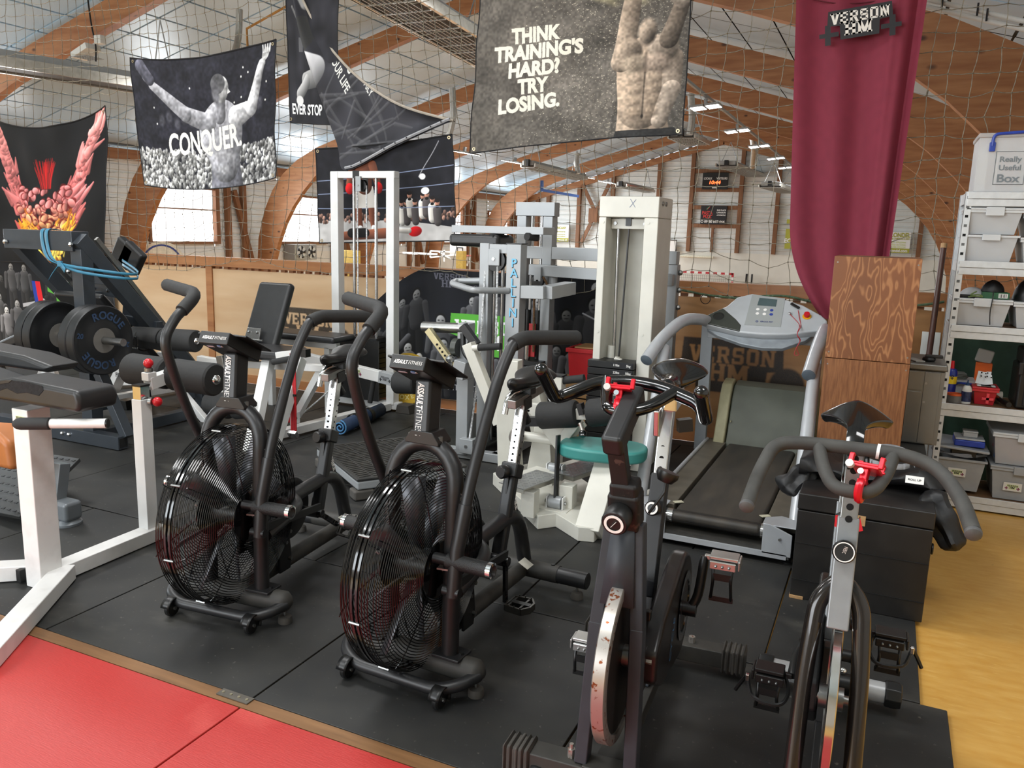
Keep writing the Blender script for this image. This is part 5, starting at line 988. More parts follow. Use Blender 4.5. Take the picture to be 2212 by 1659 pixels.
# lever arm with badges and roller
la_, lb_ = U(655, 772, y=5.2), U(858, 822, y=5.2)
k = MB().bar(la_, lb_, .06, .085).build('lever_arm', M_wht, t, bev=.004)
mid = la_.lerp(lb_, .83); MB().bar(mid, lb_+V((.01, 0, 0)), .066, .09).build('lever_end', M_gry, k, bev=.003); d_ = (lb_-la_).normalized(); up_ = V((0, 0, 1))
for f, c in ((.6, M_stk), (.9, M_gry)): badge(k, la_.lerp(lb_, f)+V((0, -.0345, 0)), d_, up_, .075, c, M_ink, M_stp if f < .8 else M_ink)
foam(t, lb_+V((.21, -.05, .01)), lb_+V((.02, -.05, -.005)), .085)
MB().cyl(la_.lerp(lb_, .76)+V((0, -.0, -.04)), la_.lerp(lb_, .72)+V((0, 0, -.23)), .02, n=12).build('hand_grip', M_foam, k)
pad(t, V((U(660, 755, y=5.35).x, 5.35, .63)), (.8, .3, .055), 'bench_pad'); MB().bar((-4.75, 5.35, .57), (-4.0, 5.35, .57), .05, .06).build('bench_rail', M_wht, t, bev=.003)
for x in (-4.7, -4.1): MB().bar((x, 5.35, .55), (x, 5.35, .0), .05, .05, (0, 1, 0)).build('leg', M_wht, t, bev=.003)
# leg rollers and red knobs
YR = 4.1; ru0, ru1 = U(288, 728, y=YR), U(425, 737, y=YR); m_ = ru0.lerp(ru1, .5)
foam(t, ru0, m_-V((.01, 0, 0)), .077, cap=False); foam(t, m_, ru1, .077)
k = MB().tube([(m_.x-.2, YR+.08*sin(a), ru0.z+.08*cos(a)-.01) for a in [2*pi*i/30 for i in range(30)]], .006, 6, closed=True).build('ankle_strap', M_blk2, t)
MB().bar(V((m_.x-.21, YR-.081, ru0.z-.02)), V((m_.x+.12, YR-.081, ru0.z-.04)), .006, .045).build('ankle_strap', M_blk2, t); MB().tube([V((m_.x-.24, YR-.087, ru0.z+.02)), V((m_.x-.17, YR-.087, ru0.z+.02)), V((m_.x-.17, YR-.087, ru0.z-.06)), V((m_.x-.24, YR-.087, ru0.z-.06))], .006, 6, closed=True).build('buckle', M_chrome, t)
rl0, rl1, rl2 = U(452, 868, y=4.2), U(500, 880, y=4.2), U(545, 882, y=4.2)
foam(t, rl0, rl1, .085, cap=False); foam(t, rl1+V((.03, 0, -.01)), rl2, .07)
MB().bar(U(478, 768, y=4.3), U(492, 850, y=4.3), .06, .05, (0, 1, 0)).build('roller_arm', M_steel, t, bev=.003); MB().bar(U(483, 835, y=4.3), U(505, 855, y=4.22), .07, .07).build('arm_block', M_wht, t, bev=.003)
q = U(466, 850, y=4.2); MB().ball(q, .03, 12).build('red_knob', M_redp, t); MB().cyl(q, q+V((.07, .05, .02)), .02, n=10).build('plunger', M_steel, t)
MB().bar(U(350, 760, y=4.6), U(352, 800, y=4.6), .06, .05, (0, 1, 0)).bar(U(315, 745, y=4.65), U(345, 780, y=4.65), .03, .03).bar(U(430, 775, y=4.5), U(500, 787, y=4.5), .05, .05).bar(U(352, 800, y=4.6), V((-4.7, 4.6, .0)), .05, .05, (0, 1, 0)).build('roller_frame', M_wht, t, bev=.003)
# ---- step platform, mat, plate, crates
SP = thing('step_platform', 'grey edged aerobic step with black grooved top and rubber feet', 'step', (-2.85, 4.3, 0))
c0, c1, c2, c3 = U(728, 962, z=.12), U(772, 1038, z=.12), U(985, 1010, z=.12), U(925, 948, z=.12)
ex = (c2-c1).normalized(); ey = (c0-c1); ey = (ey-ex*ey.dot(ex)).normalized(); Lx, Ly = 1.0, (c0-c1).length
def W(u, v, z): return V((c1.x, c1.y, 0))+V((ex.x, ex.y, 0))*u+V((ey.x, ey.y, 0))*v+V((0, 0, z))
MB().prism([(0, 0), (Lx*.68, 0), (Lx*.68, Ly), (0, Ly)], W(0, 0, .06), ex, ey, .05).build('body', M_gry, SP, bev=.01); MB().prism([(-.004, -.004), (Lx*.69, -.004), (Lx*.69, Ly), (-.004, Ly)], W(0, 0, .112), ex, ey, .016).build('top_mat', M_rub, SP, bev=.006)
g = MB()
for i in range(8):
    for j in range(22):
        u0 = .02+.083*i; v0 = .02+(Ly-.04)*j/22; g.prism([(u0, v0), (u0+.07, v0+.012), (u0+.07, v0+.024), (u0, v0+.012)], W(0, 0, .128), ex, ey, .004)
g.build('grip_rib', M_dust, SP, kind='stuff')
for u, v in ((.04, .03), (.6, .03), (.04, Ly-.08), (.6, Ly-.08)): MB().prism([(-.06, -.04), (.06, -.04), (.06, .06), (-.06, .06)], W(u, v, 0), ex, ey, .058).build('foot', M_feet, SP, bev=.012)
t = thing('exercise_mat', 'rolled dark blue mat with black straps lying by the cable tower rail', 'mat', (-3.65, 5.1, 0)); ma_, mb_ = V((-3.57, 4.78, .058)), V((-3.66, 5.45, .058)); dm = (mb_-ma_).normalized(); sm_ = V((dm.y, -dm.x, 0))
sp_ = [(ma_+(sm_*cos(i*.4)+V((0, 0, 1))*sin(i*.4))*(.008+.0014*i)) for i in range(36)]; rr = MB(); o = 0; rr.v = [p for p in sp_]+[p+dm*.67 for p in sp_]; rr.f = [(i, i+1, i+37, i+36) for i in range(35)]; rr.build('roll', mat('navy_mat', '#1f3350', .7, 0, .12, 20, .1), t, solid=.007)
sp2 = [(ma_-dm*.002+(sm_*cos(i*.4)+V((0, 0, 1))*sin(i*.4))*(.0085+.0014*i)) for i in range(36)]; rr = MB(); rr.v = sp2+[p+dm*.01 for p in sp2]; rr.f = [(i, i+1, i+37, i+36) for i in range(35)]; rr.build('light_edge', mat('light_blue_foam', '#4f86b4', .7), t, solid=.009)
for f in (.3, .62): p = ma_.lerp(mb_, f); MB().lathe(p, dm, [(.058, 0), (.0615, 0), (.0615, .05), (.058, .05)], 28, closed=True).build('strap', M_blk2, t)
def disc(name, label, c, ax, r, w, m, mhub, group=None, cat='weight plate', hub=.3, mring=None, word=None, mword=None):
    c = V(c); ax = V(ax).normalized(); t = thing(name, label, cat, c-V((0, 0, r)), group)
    MB().lathe(c-ax*w/2, ax, [(.026, 0), (r*.5, 0), (r*.55, .006), (r*.86, .006), (r*.9, 0), (r-.006, 0), (r, .006), (r, w-.006), (r-.006, w), (r*.9, w), (r*.86, w-.006), (r*.55, w-.006), (r*.5, w), (.026, w)], 48, closed=True).build('disc', m, t)
    MB().lathe(c-ax*(w/2+.002), ax, [(.026, 0), (r*hub, 0), (r*hub, w+.004), (.026, w+.004)], 36, closed=True).build('hub', mhub, t)
    if word:
        d, s, u = frame(-ax if False else ax)
        for sgn in (1, -1):
            for i, ch in enumerate(word):
                a = sgn*pi/2-(i-(len(word)-1)/2)*.30*(1); q = c+ax*(w/2-.0045)+(s*cos(a)+u*sin(a))*r*.7; lettering(ch, mword, t, q, s*sin(a)-u*cos(a), s*cos(a)+u*sin(a), h=r*.17, bold=.035, lift=.0006)
    return t
disc('weight_plate', 'yellow rubber bumper plate leaning on the wall behind the cable tower', (-3.70, 5.93, .235), (.14, -.95, .26), .228, .06, mat('yellow_rubber', '#c09a1c', .5, 0, .08, 10), M_chrome, word='BOXE', mword=mat('pale_yellow', '#e4d68e', .6, 0, 0))
def crate(name, label, cat, c, size, m, lip=None):
    t = thing(name, label, cat, c); x, y, z = c; w, d, h = size; k = .9; th = .008
    ring_ = lambda s, zz, i: [(x-w/2*s+i, y-d/2*s+i, zz), (x+w/2*s-i, y-d/2*s+i, zz), (x+w/2*s-i, y+d/2*s-i, zz), (x-w/2*s+i, y+d/2*s-i, zz)]
    b = MB(); b.add(ring_(k, z, 0)+ring_(1, z+h, 0)+ring_(1, z+h, th)+ring_(k, z+th, th), [(3, 2, 1, 0), (12, 13, 14, 15)]+[(i+4*j, (i+1) % 4+4*j, (i+1) % 4+4*j+4, i+4*j+4) for j in range(3) for i in range(4)]); b.build('tub', m, t, bev=.003)
    MB().bb((x-w/2-.012, y-d/2-.012, z+h-.03), (x+w/2+.012, y-d/2-.001, z+h)).bb((x-w/2-.012, y-d/2, z+h-.03), (x-w/2-.001, y+d/2, z+h)).bb((x+w/2+.001, y-d/2, z+h-.03), (x+w/2+.012, y+d/2, z+h)).bb((x-w/2-.012, y+d/2+.001, z+h-.03), (x+w/2+.012, y+d/2+.012, z+h)).build('rim', m, t, bev=.003); return t
wc = U(1268, 845, y=5.62)
t = thing('wooden_crate', 'wooden crate standing by the wall under the red crate', 'crate', (-1.98, 5.72, 0)); M_cr = wood('crate_wood', '#9a7346', '#b48c5c', (1, 8, 8), 2)
for i in range(4): MB().bb((-2.22, 5.56, .01+.105*i), (-1.74, 5.575, .105+.105*i)).build('slat', M_cr, t, bev=.002)
for x in (-2.22, -1.755): MB().bb((x, 5.577, .01), (x+.015, 5.87, .42)).build('side', M_cr, t)
MB().bb((-2.22, 5.56, .422), (-1.74, 5.88, .437)).build('top', M_cr, t); MB().bb((-2.2, 5.865, .01), (-1.76, 5.88, .42)).build('back', M_cr, t)
crate('plastic_crate', 'bright red plastic crate on the wooden crate, between grey and cream machines', 'crate', (-1.93, 5.72, .438), (.34, .26, .25), mat('crate_red', '#c01c22', .4, 0, .04))
MB().bb((-2.05, 5.60, .69), (-1.85, 5.84, .70)).solo('wood_offcut', M_cr, 'offcut of board lying across the red crate', 'board')
# ---- grey multi station
yf, yr = 4.95, 5.62
G = thing('multi_station', 'grey steel multi station with tall rear tower and blue vertical lettering', 'gym machine', (-2.2, 5.2, 0))
cx0, cx1 = U(1040, 700, y=yf).x, U(1112, 700, y=yf).x; zt = U(1110, 527, y=yf).z
col = MB().bar((cx1, yf, .06), (cx1, yf, zt), .105, .1, (0, 1, 0)).build('lettered_post', M_gry, G, bev=.004)
MB().bar((cx0+.03, yf, .06), (cx0+.03, yf, zt), .07, .08, (0, 1, 0)).build('post', M_gry, G, bev=.004); MB().box((cx1, yf, zt+.003), (.112, .106, .006)).build('end_plug', M_blk2, G)
MB().bar((cx0, yf, zt-.035), (cx1, yf, zt-.035), .07, .06).build('top_beam', M_gry, G, bev=.004); MB().bar((cx0, yf, .32), (cx1, yf, .32), .07, .12).build('cross_beam', M_gry, G, bev=.004)
M_lb = mat('light_blue_print', '#6fbbe0', .5, 0, 0)
for i, ch in enumerate('PALLINI'):
    q = U(1114-i*.9, 568+21.4*i, y=yf-.051); q.x = cx1+.006
    lettering(ch, M_ink, col, q+V((.004, 0, -.003)), (1, 0, 0), (0, 0, 1), h=.058, bold=.02, lift=.0008); lettering(ch, M_lb, col, q, (1, 0, 0), (0, 0, 1), h=.056, bold=.01, lift=.0016)
for f in (.3, .55): x = cx0+(cx1-cx0)*f; MB().cyl((x, yf+.03, .08), (x, yf+.03, zt-.06), .0125, n=12).build('guide_rod', M_pole, G)
q = U(1067, 556, y=yf-.05); k = MB().box(q+V((0, -.0, .0)), (.085, .01, .11)).box(q+V((0, .07, 0)), (.085, .01, .11)).build('pulley_bracket', M_gry, G, bev=.012); MB().lathe(q+V((0, .015, -.02)), (0, 1, 0), [(.01, 0), (.072, .002), (.06, .02), (.072, .038), (.01, .04)], 28).build('pulley', M_blk2, k); MB().cyl(q+V((0, -.012, -.01)), q+V((0, .0, -.01)), .011, n=6).build('pin', M_chrome, k)
for pts in ([U(1049, 575, y=yf-.03), U(1034, 800, y=yf-.1), U(1013, 960, y=4.66)], [U(1075, 575, y=yf-.03), U(1071, 740, y=yf-.03)]): MB().tube(pts, .0075, 8).build('cable', M_rope, G)
k = MB().tube(fillet([U(1060, 606, y=yf), U(985, 607, y=yf-.0), U(975, 612, y=yf-.1), U(1022, 627, y=yf-.25), U(1098, 628, y=yf-.05)], .05, 6), .021, 12).build('handle_loop', M_gry, G)
# low column with adjustable arm
cl0 = U(978, 985, z=.05); zl = U(978, 695, y=4.72).z
MB().bar((cl0.x, 4.72, .03), (cl0.x, 4.72, zl), .085, .09, (0, 1, 0)).build('low_column', M_gry, G, bev=.004); MB().bar((cl0.x-.12, 4.72, .035), (-2.18, 4.72, .035), .07, .06).build('base_beam', M_gry, G, bev=.004); MB().bar((cx1, 4.7, .035), (cx1, 5.7, .035), .07, .06).build('base_beam', M_gry, G, bev=.004); MB().bar((cl0.x, 4.72, .06), (cl0.x, 5.7, .06), .07, .06).build('base_beam', M_gry, G, bev=.004)
M_zinc = mat('yellow_zinc', '#b9b08c', .35, .7, .1)
p = U(914, 706, y=4.70); MB().cyl(p, V((cl0.x, 4.70, zl-.035)), .035, n=18).build('pivot_tube', M_steel, G)
a_, b_ = U(925, 712, y=4.62), U(988, 800, y=4.62); k = MB().bar(a_, b_, .045, .04, (0, -1, 0)).build('adjust_arm', M_zinc, G, bev=.002)
for i in range(7): q = a_.lerp(b_, .36+.09*i)+V((0, -.0225, 0)); MB().cyl(q+V((0, .004, 0)), q, .008, n=10).build('adjust_hole', M_hole, k)
q = U(973, 782, y=4.6); MB().lathe(q, (0, -.2, 1), [(.016, -.05), (.018, 0), (.03, .01), (.032, .03), (.02, .045), (.001, .047)], 16).build('plunger_knob', M_chrome, k)
for s in (-.06, .06): MB().lathe(V((cl0.x+s, 4.66, zl-.16)), (1, 0, 0), [(.01, 0), (.06, .002), (.06, .04), (.01, .042)], 20).build('bearing_disc', M_tdark, G)
MB().bar(U(1000, 703, y=4.62), U(1030, 745, y=4.62), .05, .05, (0, -1, 0)).build('counter_arm', M_blk, G, bev=.003); MB().tube(spline([U(1000, 720, y=4.62), U(1003, 760, y=4.6), U(1020, 778, y=4.6), U(1030, 765, y=4.62)], 5), .018, 10).build('cam_guard', M_blk2, G)
MB().bar(U(990, 792, y=4.66), U(1015, 800, y=4.66), .16, .12).build('seat_carrier', M_gry, G, bev=.004)
q = U(1010, 963, y=4.66); k = MB().box(q, (.1, .05, .1)).build('pulley_block', M_gry, G, bev=.004); MB().cyl(q+V((0, -.03, 0)), q+V((0, -.02, 0)), .012, n=6).build('pin', M_steel, k)
stack(G, cx1-.02-.3, cx1-.1, yf+.1, yf+.28, .08, .42, 9)
# rear tower and beam
xr0, xr1 = U(1130, 560, y=yr).x, U(1186, 560, y=yr).x; zr = U(1150, 437, y=yr).z
for x in (xr0, xr1): MB().bar((x, yr, .03), (x, yr, zr-.101), .075, .1, (0, 1, 0)).build('tower_post', M_gry, G, bev=.004)
MB().bar((xr0-.05, yr, zr-.05), (xr1+.05, yr, zr-.05), .1, .1).build('tower_top', M_gry, G, bev=.004)
for f in (.32, .7): x = xr0+(xr1-xr0)*f; MB().cyl((x, yr-.0, .5), (x, yr, zr-.1), .0135, n=14).build('guide_rod', M_pole, G)
stack(G, xr0-.03, xr1+.02, yr-.13, yr+.1, .1, .58, 12)
for f in (.3, .7): x = xr0+(xr1-xr0)*f; MB().cyl((x, yr-.02, .58), (x, yr-.02, .95), .022, n=12).build('rod_sleeve', M_blk2, G)
MB().bar((xr0+.12, yr-.06, .6), (xr0+.12, yr-.06, .85), .05, .012, (0, 1, 0)).build('red_tag', M_redp, G); MB().cyl((xr0+.09, yr-.08, .58), (xr0+.09, yr-.08, .7), .018, n=12).build('coupling', M_chrome, G)
zb = U(1250, 549, y=yr).z; xe = U(1465, 558, y=yr).x
MB().bar((xr0, yr, zb), (xe, yr, zb), .09, .09).build('long_beam', M_gry, G, bev=.004); MB().bar((xe-.03, yr, .0), (xe-.03, yr, zb-.046), .08, .09, (0, 1, 0)).build('end_post', M_gry, G, bev=.004)
for i in range(3): MB().ball((xe+.02, yr-.0, zb-.1-.12*i), .02, 8).build('bolt', M_steel, G)
a_, b_ = U(1145, 582, y=yr-.12), U(1305, 592, y=yr-.12); MB().bar(a_, V((xe, yr-.1, b_.z-.02)), .06, .08).build('lever_beam', M_gry, G, bev=.004)
q = U(1163, 592, y=yr-.16); k = MB().box(q, (.05, .04, .1)).build('pulley_bracket', M_gry, G); MB().lathe(q+V((0, -.02, -.05)), (0, 1, 0), [(.01, 0), (.045, .002), (.038, .02), (.045, .038), (.01, .04)], 20).build('pulley', M_blk2, k)
M_brope = mat('brown_rope', '#6e5238', .8, 0, .5, 90); MB().tube([U(1155, 600, y=yr-.17), U(1152, 760, y=yr-.1)], .009, 8).tube([U(1173, 598, y=yr-.17), U(1184, 618, y=yr-.15)], .009, 8).build('cable', M_brope, G)
q = U(1196, 590, y=yr-.1); MB().tube([q+V((.022*cos(i*.8), .022*sin(i*.8), .06-.0022*i)) for i in range(40)], .004, 6).build('spring', M_steel, G); MB().cyl(q-V((0, 0, .17)), q-V((0, 0, .03)), .03, n=14).build('damper', M_gry, G)
a_ = U(1128, 630, y=yf); b_ = U(1180, 632, y=yf-.02); MB().bar(a_, b_, .08, .085).build('arm_bracket', M_gry, G, bev=.004); MB().bar(b_+V((.0, .0, 0)), U(1232, 622, y=5.25), .09, .085).build('arm_bracket', M_gry, G, bev=.004)
# top pads
p0, p1 = U(987, 517, y=5.1), U(1095, 522, y=5.1); pad(G, (p0+p1)/2, ((p1-p0).length, .26, .085), 'arm_pad', M_vinyl, r=.03); MB().box((p0+p1)/2+V((.16, .0, .075)), ((p1-p0).length+.3, .2, .05)).build('pad_plate', M_gry, G, bev=.004)
for q0, q1 in (((1060, 513), (1085, 509)), ((1138, 511), (1160, 513))): MB().cyl(U(*q0, y=4.98), U(*q1, y=5.08), .026, n=14).build('hand_grip', M_foam, G)
# ---- cream machine: column tower with stack
y0 = 5.0; X0, X1 = U(1296, 425, y=y0).x, U(1425, 430, y=y0).x; ztw = U(1360, 424, y=y0).z
T = thing('weight_tower', 'tall cream weight tower with a labelled black stack, by the treadmill', 'gym machine', ((X0+X1)/2, 5.16, 0))
for a, b in ((X0, X0+.05), (X1-.09, X1)): MB().bb((a, y0, 0), (b, y0+.34, ztw-.13)).build('post', M_crm, T, bev=.006)
MB().bb((X0, y0, ztw-.129), (X1, y0+.34, ztw)).build('top_box', M_crm, T, bev=.006)
xi0, xi1 = X0+.05, X1-.09
MB().bb((xi0+.001, y0+.31, .3), (xi0+.16, y0+.33, ztw-.13)).build('back_panel', M_crm, T); MB().bb((xi0+.002, y0+.1, ztw-.2), (xi1-.002, y0+.14, ztw-.135)).build('rod_bar', M_crm, T, bev=.003)
for x in (xi0+.03, xi1-.02): MB().cyl((x, y0+.098, ztw-.165), (x, y0+.09, ztw-.165), .011, n=10).build('bolt', M_steel, T)
MB().cyl((xi0+.06, y0+.12, .5), (xi0+.045, y0+.12, ztw-.2), .011, n=14).build('guide_rod', M_pole, T); MB().cyl((xi1-.03, y0+.12, .5), (xi1-.03, y0+.12, ztw-.2), .004, n=10).build('guide_wire', M_pole, T)
MB().bar((xi0+.115, y0+.13, ztw-.14), (xi0+.09, y0+.13, .73), .022, .006, (1, 0, 0)).build('belt', M_blk2, T); MB().bb((xi0+.1, y0+.09, ztw-.18), (xi0+.135, y0+.15, ztw-.13)).build('belt_guide', M_blk2, T)
MB().cyl((xi0+.04, y0+.12, .62), (xi0+.04, y0+.12, .8), .024, n=16).build('rod_sleeve', M_crm, T); MB().bb((xi0+.06, y0+.1, .62), (xi1-.01, y0+.16, .70)).build('lift_block', M_crm, T, bev=.004)
MB().box((xi0+.1, y0+.07, .705), (.05, .04, .05), M=Matrix.Rotation(.4, 3, 'Y')).build('clevis', M_crm, T, bev=.004); MB().cyl((xi0+.09, y0+.045, .71), (xi0+.09, y0+.055, .71), .01, n=8).build('pin', M_chrome, T); MB().tube(spline([(xi0+.09, y0+.06, .68), (xi0+.075, y0+.05, .64), (xi0+.085, y0+.05, .6)], 4), .005, 6).build('lift_cord', M_blk2, T)
for a, b in ((U(1362, 430, y=y0-.001), U(1372, 448, y=y0-.001)), (U(1374, 431, y=y0-.001), U(1360, 448, y=y0-.001))): MB().bar(a, b, .001, .003).build('pen_mark', mat('pen_blue', '#6f7c9a', .6, 0, 0), T)
for x in (X1+.0005,): 
    for d in (.08, .16): MB().cyl((x, y0+d, ztw-.04), (x+.008, y0+d, ztw-.04), .014, n=12).build('bolt', M_steel, T)
for z in (ztw-.16, .9): MB().cyl((X0+.03, y0, z), (X0+.03, y0-.003, z), .008, n=10).cyl((X1-.06, y0, z), (X1-.06, y0-.003, z), .008, n=10).build('rivet', M_crm, T)
zs = U(1320, 778, y=y0-.03).z; stack(T, xi0-.06, xi1+.0, y0-.06, y0+.1, .1, zs, 13, [('11lbs', '5kg'), ('22lbs', '10kg'), ('33lbs', '15kg'), ('44lbs', '20kg'), ('55lbs', '25kg'), ('66lbs', '30kg')])
MB().bb((xi0-.03, y0-.05, .05), (xi1+.02, y0+.2, .1)).build('stack_base', M_crm, T)
# ---- cream seated machine with teal seat
K = thing('curl_machine', 'cream steel seated machine with a teal round seat and foam rollers', 'gym machine', (-1.5, 4.1, 0))
bs = [(-2.06, 4.28), (-1.52, 3.71), (-1.45, 3.79), (-1.28, 3.66), (-1.2, 3.68), (-1.2, 3.8), (-1.3, 3.95), (-1.35, 4.25), (-1.7, 4.6), (-1.95, 4.6)]
MB().prism(bs, (0, 0, .0), (1, 0, 0), (0, 1, 0), .075).build('base_plate', M_crm, K, bev=.004)
s0, s1 = V((-1.24, 3.72, .02)), U(1318, 1000, y=4.0); MB().bar(s0, s1, .13, .13, (1, 0, 0)).build('seat_column', M_crm, K, bev=.005); MB().bar((-1.25, 4.05, .06), (-1.0, 4.5, .06), .07, .08).build('side_beam', M_crm, K, bev=.004)
sc = U(1302, 985, y=4.02); pts = [(.235*math.copysign(abs(cos(a))**.75, cos(a)), .155*math.copysign(abs(sin(a))**.75, sin(a))) for a in [2*pi*i/40 for i in range(40)]]
MB().prism(pts, sc+V((0, 0, -.0)), (1, .15, 0), (-.15, 1, 0), .065).build('seat', M_teal, K, bev=.016, seg=4)
a_, b_ = U(1180, 1040, z=.2), U(1270, 1012, z=.2)
for p_, q_ in (((1104, 1050), (1185, 1022)), ((1212, 1024), (1285, 1000))):
    k = MB().bar(U(*p_, z=.21), U(*q_, z=.21), .17, .05).build('foot_plate', M_crm, K, bev=.003); ck_ = MB(); A, B = U(*p_, z=.236), U(*q_, z=.236); d = (B-A).normalized(); s = V((d.y, -d.x, 0)); L = (B-A).length
    ck_.bar(A, B, .165, .004)
    for i in range(int(L/.03)):
        for j in range(5): c = A+d*(.02+.03*i)+s*(-.065+.032*j)+V((0, 0, .003)); e = (d+s*(1 if (i+j) % 2 else -1)).normalized()*.011; ck_.bar(c-e, c+e, .005, .003)
    ck_.build('tread_plate', M_alu, k, kind='stuff')
for p in ((1146, 1062), (1228, 1050)): q = U(*p, z=.19); MB().bar((q.x, q.y, .06), (q.x, q.y, .2), .075, .075, (1, 0, 0)).build('foot_post', M_crm, K, bev=.003)
bp = U(1200, 1098, z=.075); MB().bar(V((bp.x, bp.y, .1)), U(1206, 940, y=bp.y+.05), .05, .01, (1, 0, 0)).build('belt', M_blk2, K)
for q in (V((bp.x, bp.y, .1)), U(1200, 1018, z=.22)): 
    for s in (-1, 1): MB().box(q+V((s*.045, 0, .0)), (.01, .05, .09)).build('pulley_cheek', M_wht, K, bev=.008)
    MB().cyl(q+V((-.035, 0, .01)), q+V((.035, 0, .01)), .035, n=18).build('pulley', M_gry, K); MB().cyl(q+V((-.06, 0, .01)), q+V((.06, 0, .01)), .01, n=8).build('pin', M_steel, K)
MB().box(V((bp.x, bp.y-.0, .077)), (.16, .1, .004)).build('pulley_base', M_crm, K)
up = [((1083, 800), (1095, 1050), 4.35, .13), ((1122, 905), (1130, 1050), 4.25, .13), ((1140, 800), (1150, 960), 4.45, .1), ((1190, 960), (1205, 1010), 4.4, .09)]
MB().prism([(.02, 0), (.16, 0), (.12, .35), (.13, .70), (.03, .70), (.0, .38)], V((U(1090, 1050, y=4.3).x-.07, 4.3, .07)), (1, .1, 0), (0, 0, 1), -.09).build('upright_plate', M_crm, K, bev=.005)
MB().prism([(0, 0), (.17, 0), (.14, .34), (.05, .36)], V((U(1150, 1040, y=4.2).x-.05, 4.2, .07)), (1, .1, 0), (0, 0, 1), -.1).build('bearing_post', M_crm, K, bev=.005)
MB().bar(U(1150, 830, y=4.55), V((U(1190, 1000, y=4.5).x, 4.5, .08)), .11, .11, (1, 0, 0)).build('rear_post', M_crm, K, bev=.004)
q = U(1132, 942, y=4.15); MB().lathe(q+V((-.02, -.03, 0)), (-.5, -1, 0), [(.012, 0), (.05, .0), (.05, .03), (.03, .036), (.03, .05), (.012, .052)], 20).build('bearing', M_rust, K); MB().cyl(q, q+V((.25, .0, .0)), .028, n=14).build('shaft', M_crm, K)
MB().prism([(-.18, .13), (.12, .13), (.2, .03), (.12, -.06), (.03, -.12), (-.05, -.02)], U(1190, 925, y=4.1), (1, .1, 0), (0, 0, 1), -.03).build('cam_plate', M_crm, K, bev=.004)
q = U(1217, 945, y=4.06); MB().lathe(q, (0, -1, 0), [(.022, 0), (.02, .01), (.001, .012)], 14).build('cap_nut', M_chrome, K)
MB().bar(U(1215, 950, y=4.07), U(1250, 905, y=4.07), .05, .06).build('roller_lever', M_crm, K, bev=.004)
r0, r1 = U(1247, 893, y=4.0), U(1166, 898, y=4.0); foam(K, r0, r1, .075); r2, r3 = U(1272, 893, y=4.0), U(1340, 885, y=4.0); foam(K, r2, r3+V((.0, 0, 0)), .075, cap=False); MB().bar(r0, r2, .05, .06).build('roller_block', M_crm, K, bev=.003); MB().bar(r0+V((.02, -.03, .03)), r2+V((-.02, -.03, .03)), .05, .06).build('block_cap', M_blk2, K)
MB().cyl(U(1253, 915, y=3.96), U(1260, 935, y=3.93), .012, n=10).build('lock_pin', M_rust, K); MB().lathe(U(1259, 930, y=3.93), (.1, -.3, -1), [(.012, 0), (.02, .01), (.022, .03), (.001, .04)], 14).build('lock_knob', M_gloss, K)
MB().bar(U(1128, 910, y=4.05), U(1166, 910, y=4.05), .05, .05).build('roller_shaft', M_blk, K)
a_, b_ = U(1012, 742, y=4.35), U(1080, 915, y=4.35); MB().bar(a_, b_, .065, .065, (0, -1, 0)).build('lever_arm', M_crm, K, bev=.004); MB().cyl(U(1022, 752, y=4.33), U(1034, 751, y=4.33), .02, n=12).build('grip_stub', M_crm, K); MB().cyl(U(1034, 751, y=4.33), U(1082, 748, y=4.33), .021, n=14).build('hand_grip', M_foam, K)
a_ = U(1206, 812, y=4.5); MB().bar(a_, V((a_.x+.0, 4.5, .1)), .075, .075, (1, 0, 0)).build('grip_post', M_crm, K, bev=.004); MB().box(a_+V((0, 0, .004)), (.08, .08, .01)).build('end_plug', M_blk2, K); MB().cyl(U(1214, 822, y=4.5), U(1262, 817, y=4.5), .024, n=14).build('hand_grip', M_foam, K); MB().cyl(U(1180, 824, y=4.5), U(1199, 823, y=4.5), .024, n=14).build('hand_grip', M_foam, K)
MB().bar(U(1080, 805, y=4.4), U(1165, 830, y=4.6), .06, .06).build('top_brace', M_crm, K, bev=.003)
# ================================================================ left: white back bench, leg press, plates, benches
M_gun = mat('gunmetal_paint', '#3d4248', .35, .25, .08, 8)
# ---- white hyperextension bench nearest the camera
t = thing('back_bench', 'white tube bench with a torn black pad and foot on the red mat', 'bench', (-3.1, 2.1, 0))
pc = V((-3.1, 2.105, 0)); zp = U(80, 890, y=2.06).z
MB().bar(pc+V((0, 0, .0)), pc+V((0, 0, zp)), .095, .1, (0, 1, 0)).build('main_post', M_whg, t, bev=.004)
stk_ = badge(t, U(44, 906, y=2.054), (1, 0, 0), (0, 0, 1), .05, M_stk, M_ink, M_stp)
for a, b in (((-3.06, 2.17, .037), (-2.62, 1.52, .037)), ((-3.14, 2.17, .037), (-3.75, 1.7, .037)), ((-3.09, 2.13, .036), (-3.11, 2.72, .036))): MB().bar(a, b, .085, .065).build('foot_tube', M_whg, t, bev=.004)
MB().box((-3.19, 2.09, .036), (.03, .08, .055)).build('foot_plug', M_blk2, t, bev=.003)
MB().bar((-3.12, 2.66, .06), (-3.12, 2.66, .70), .062, .062, (0, 1, 0)).build('thin_post', M_wht, t, bev=.003)
MB().bar((-3.12, 2.66, .6), (-3.12, 2.66, .762), .052, .052, (0, 1, 0)).build('inner_post', M_chrome, t, bev=.002); MB().box((-3.12, 2.66, .765), (.056, .056, .008)).build('end_plug', M_blk2, t)
MB().bar((-3.12, 2.70, .765), (-3.135, 2.86, .785), .05, .06).box((-3.12, 2.71, .80), (.045, .05, .04)).build('roller_arm', M_wht, t, bev=.003)
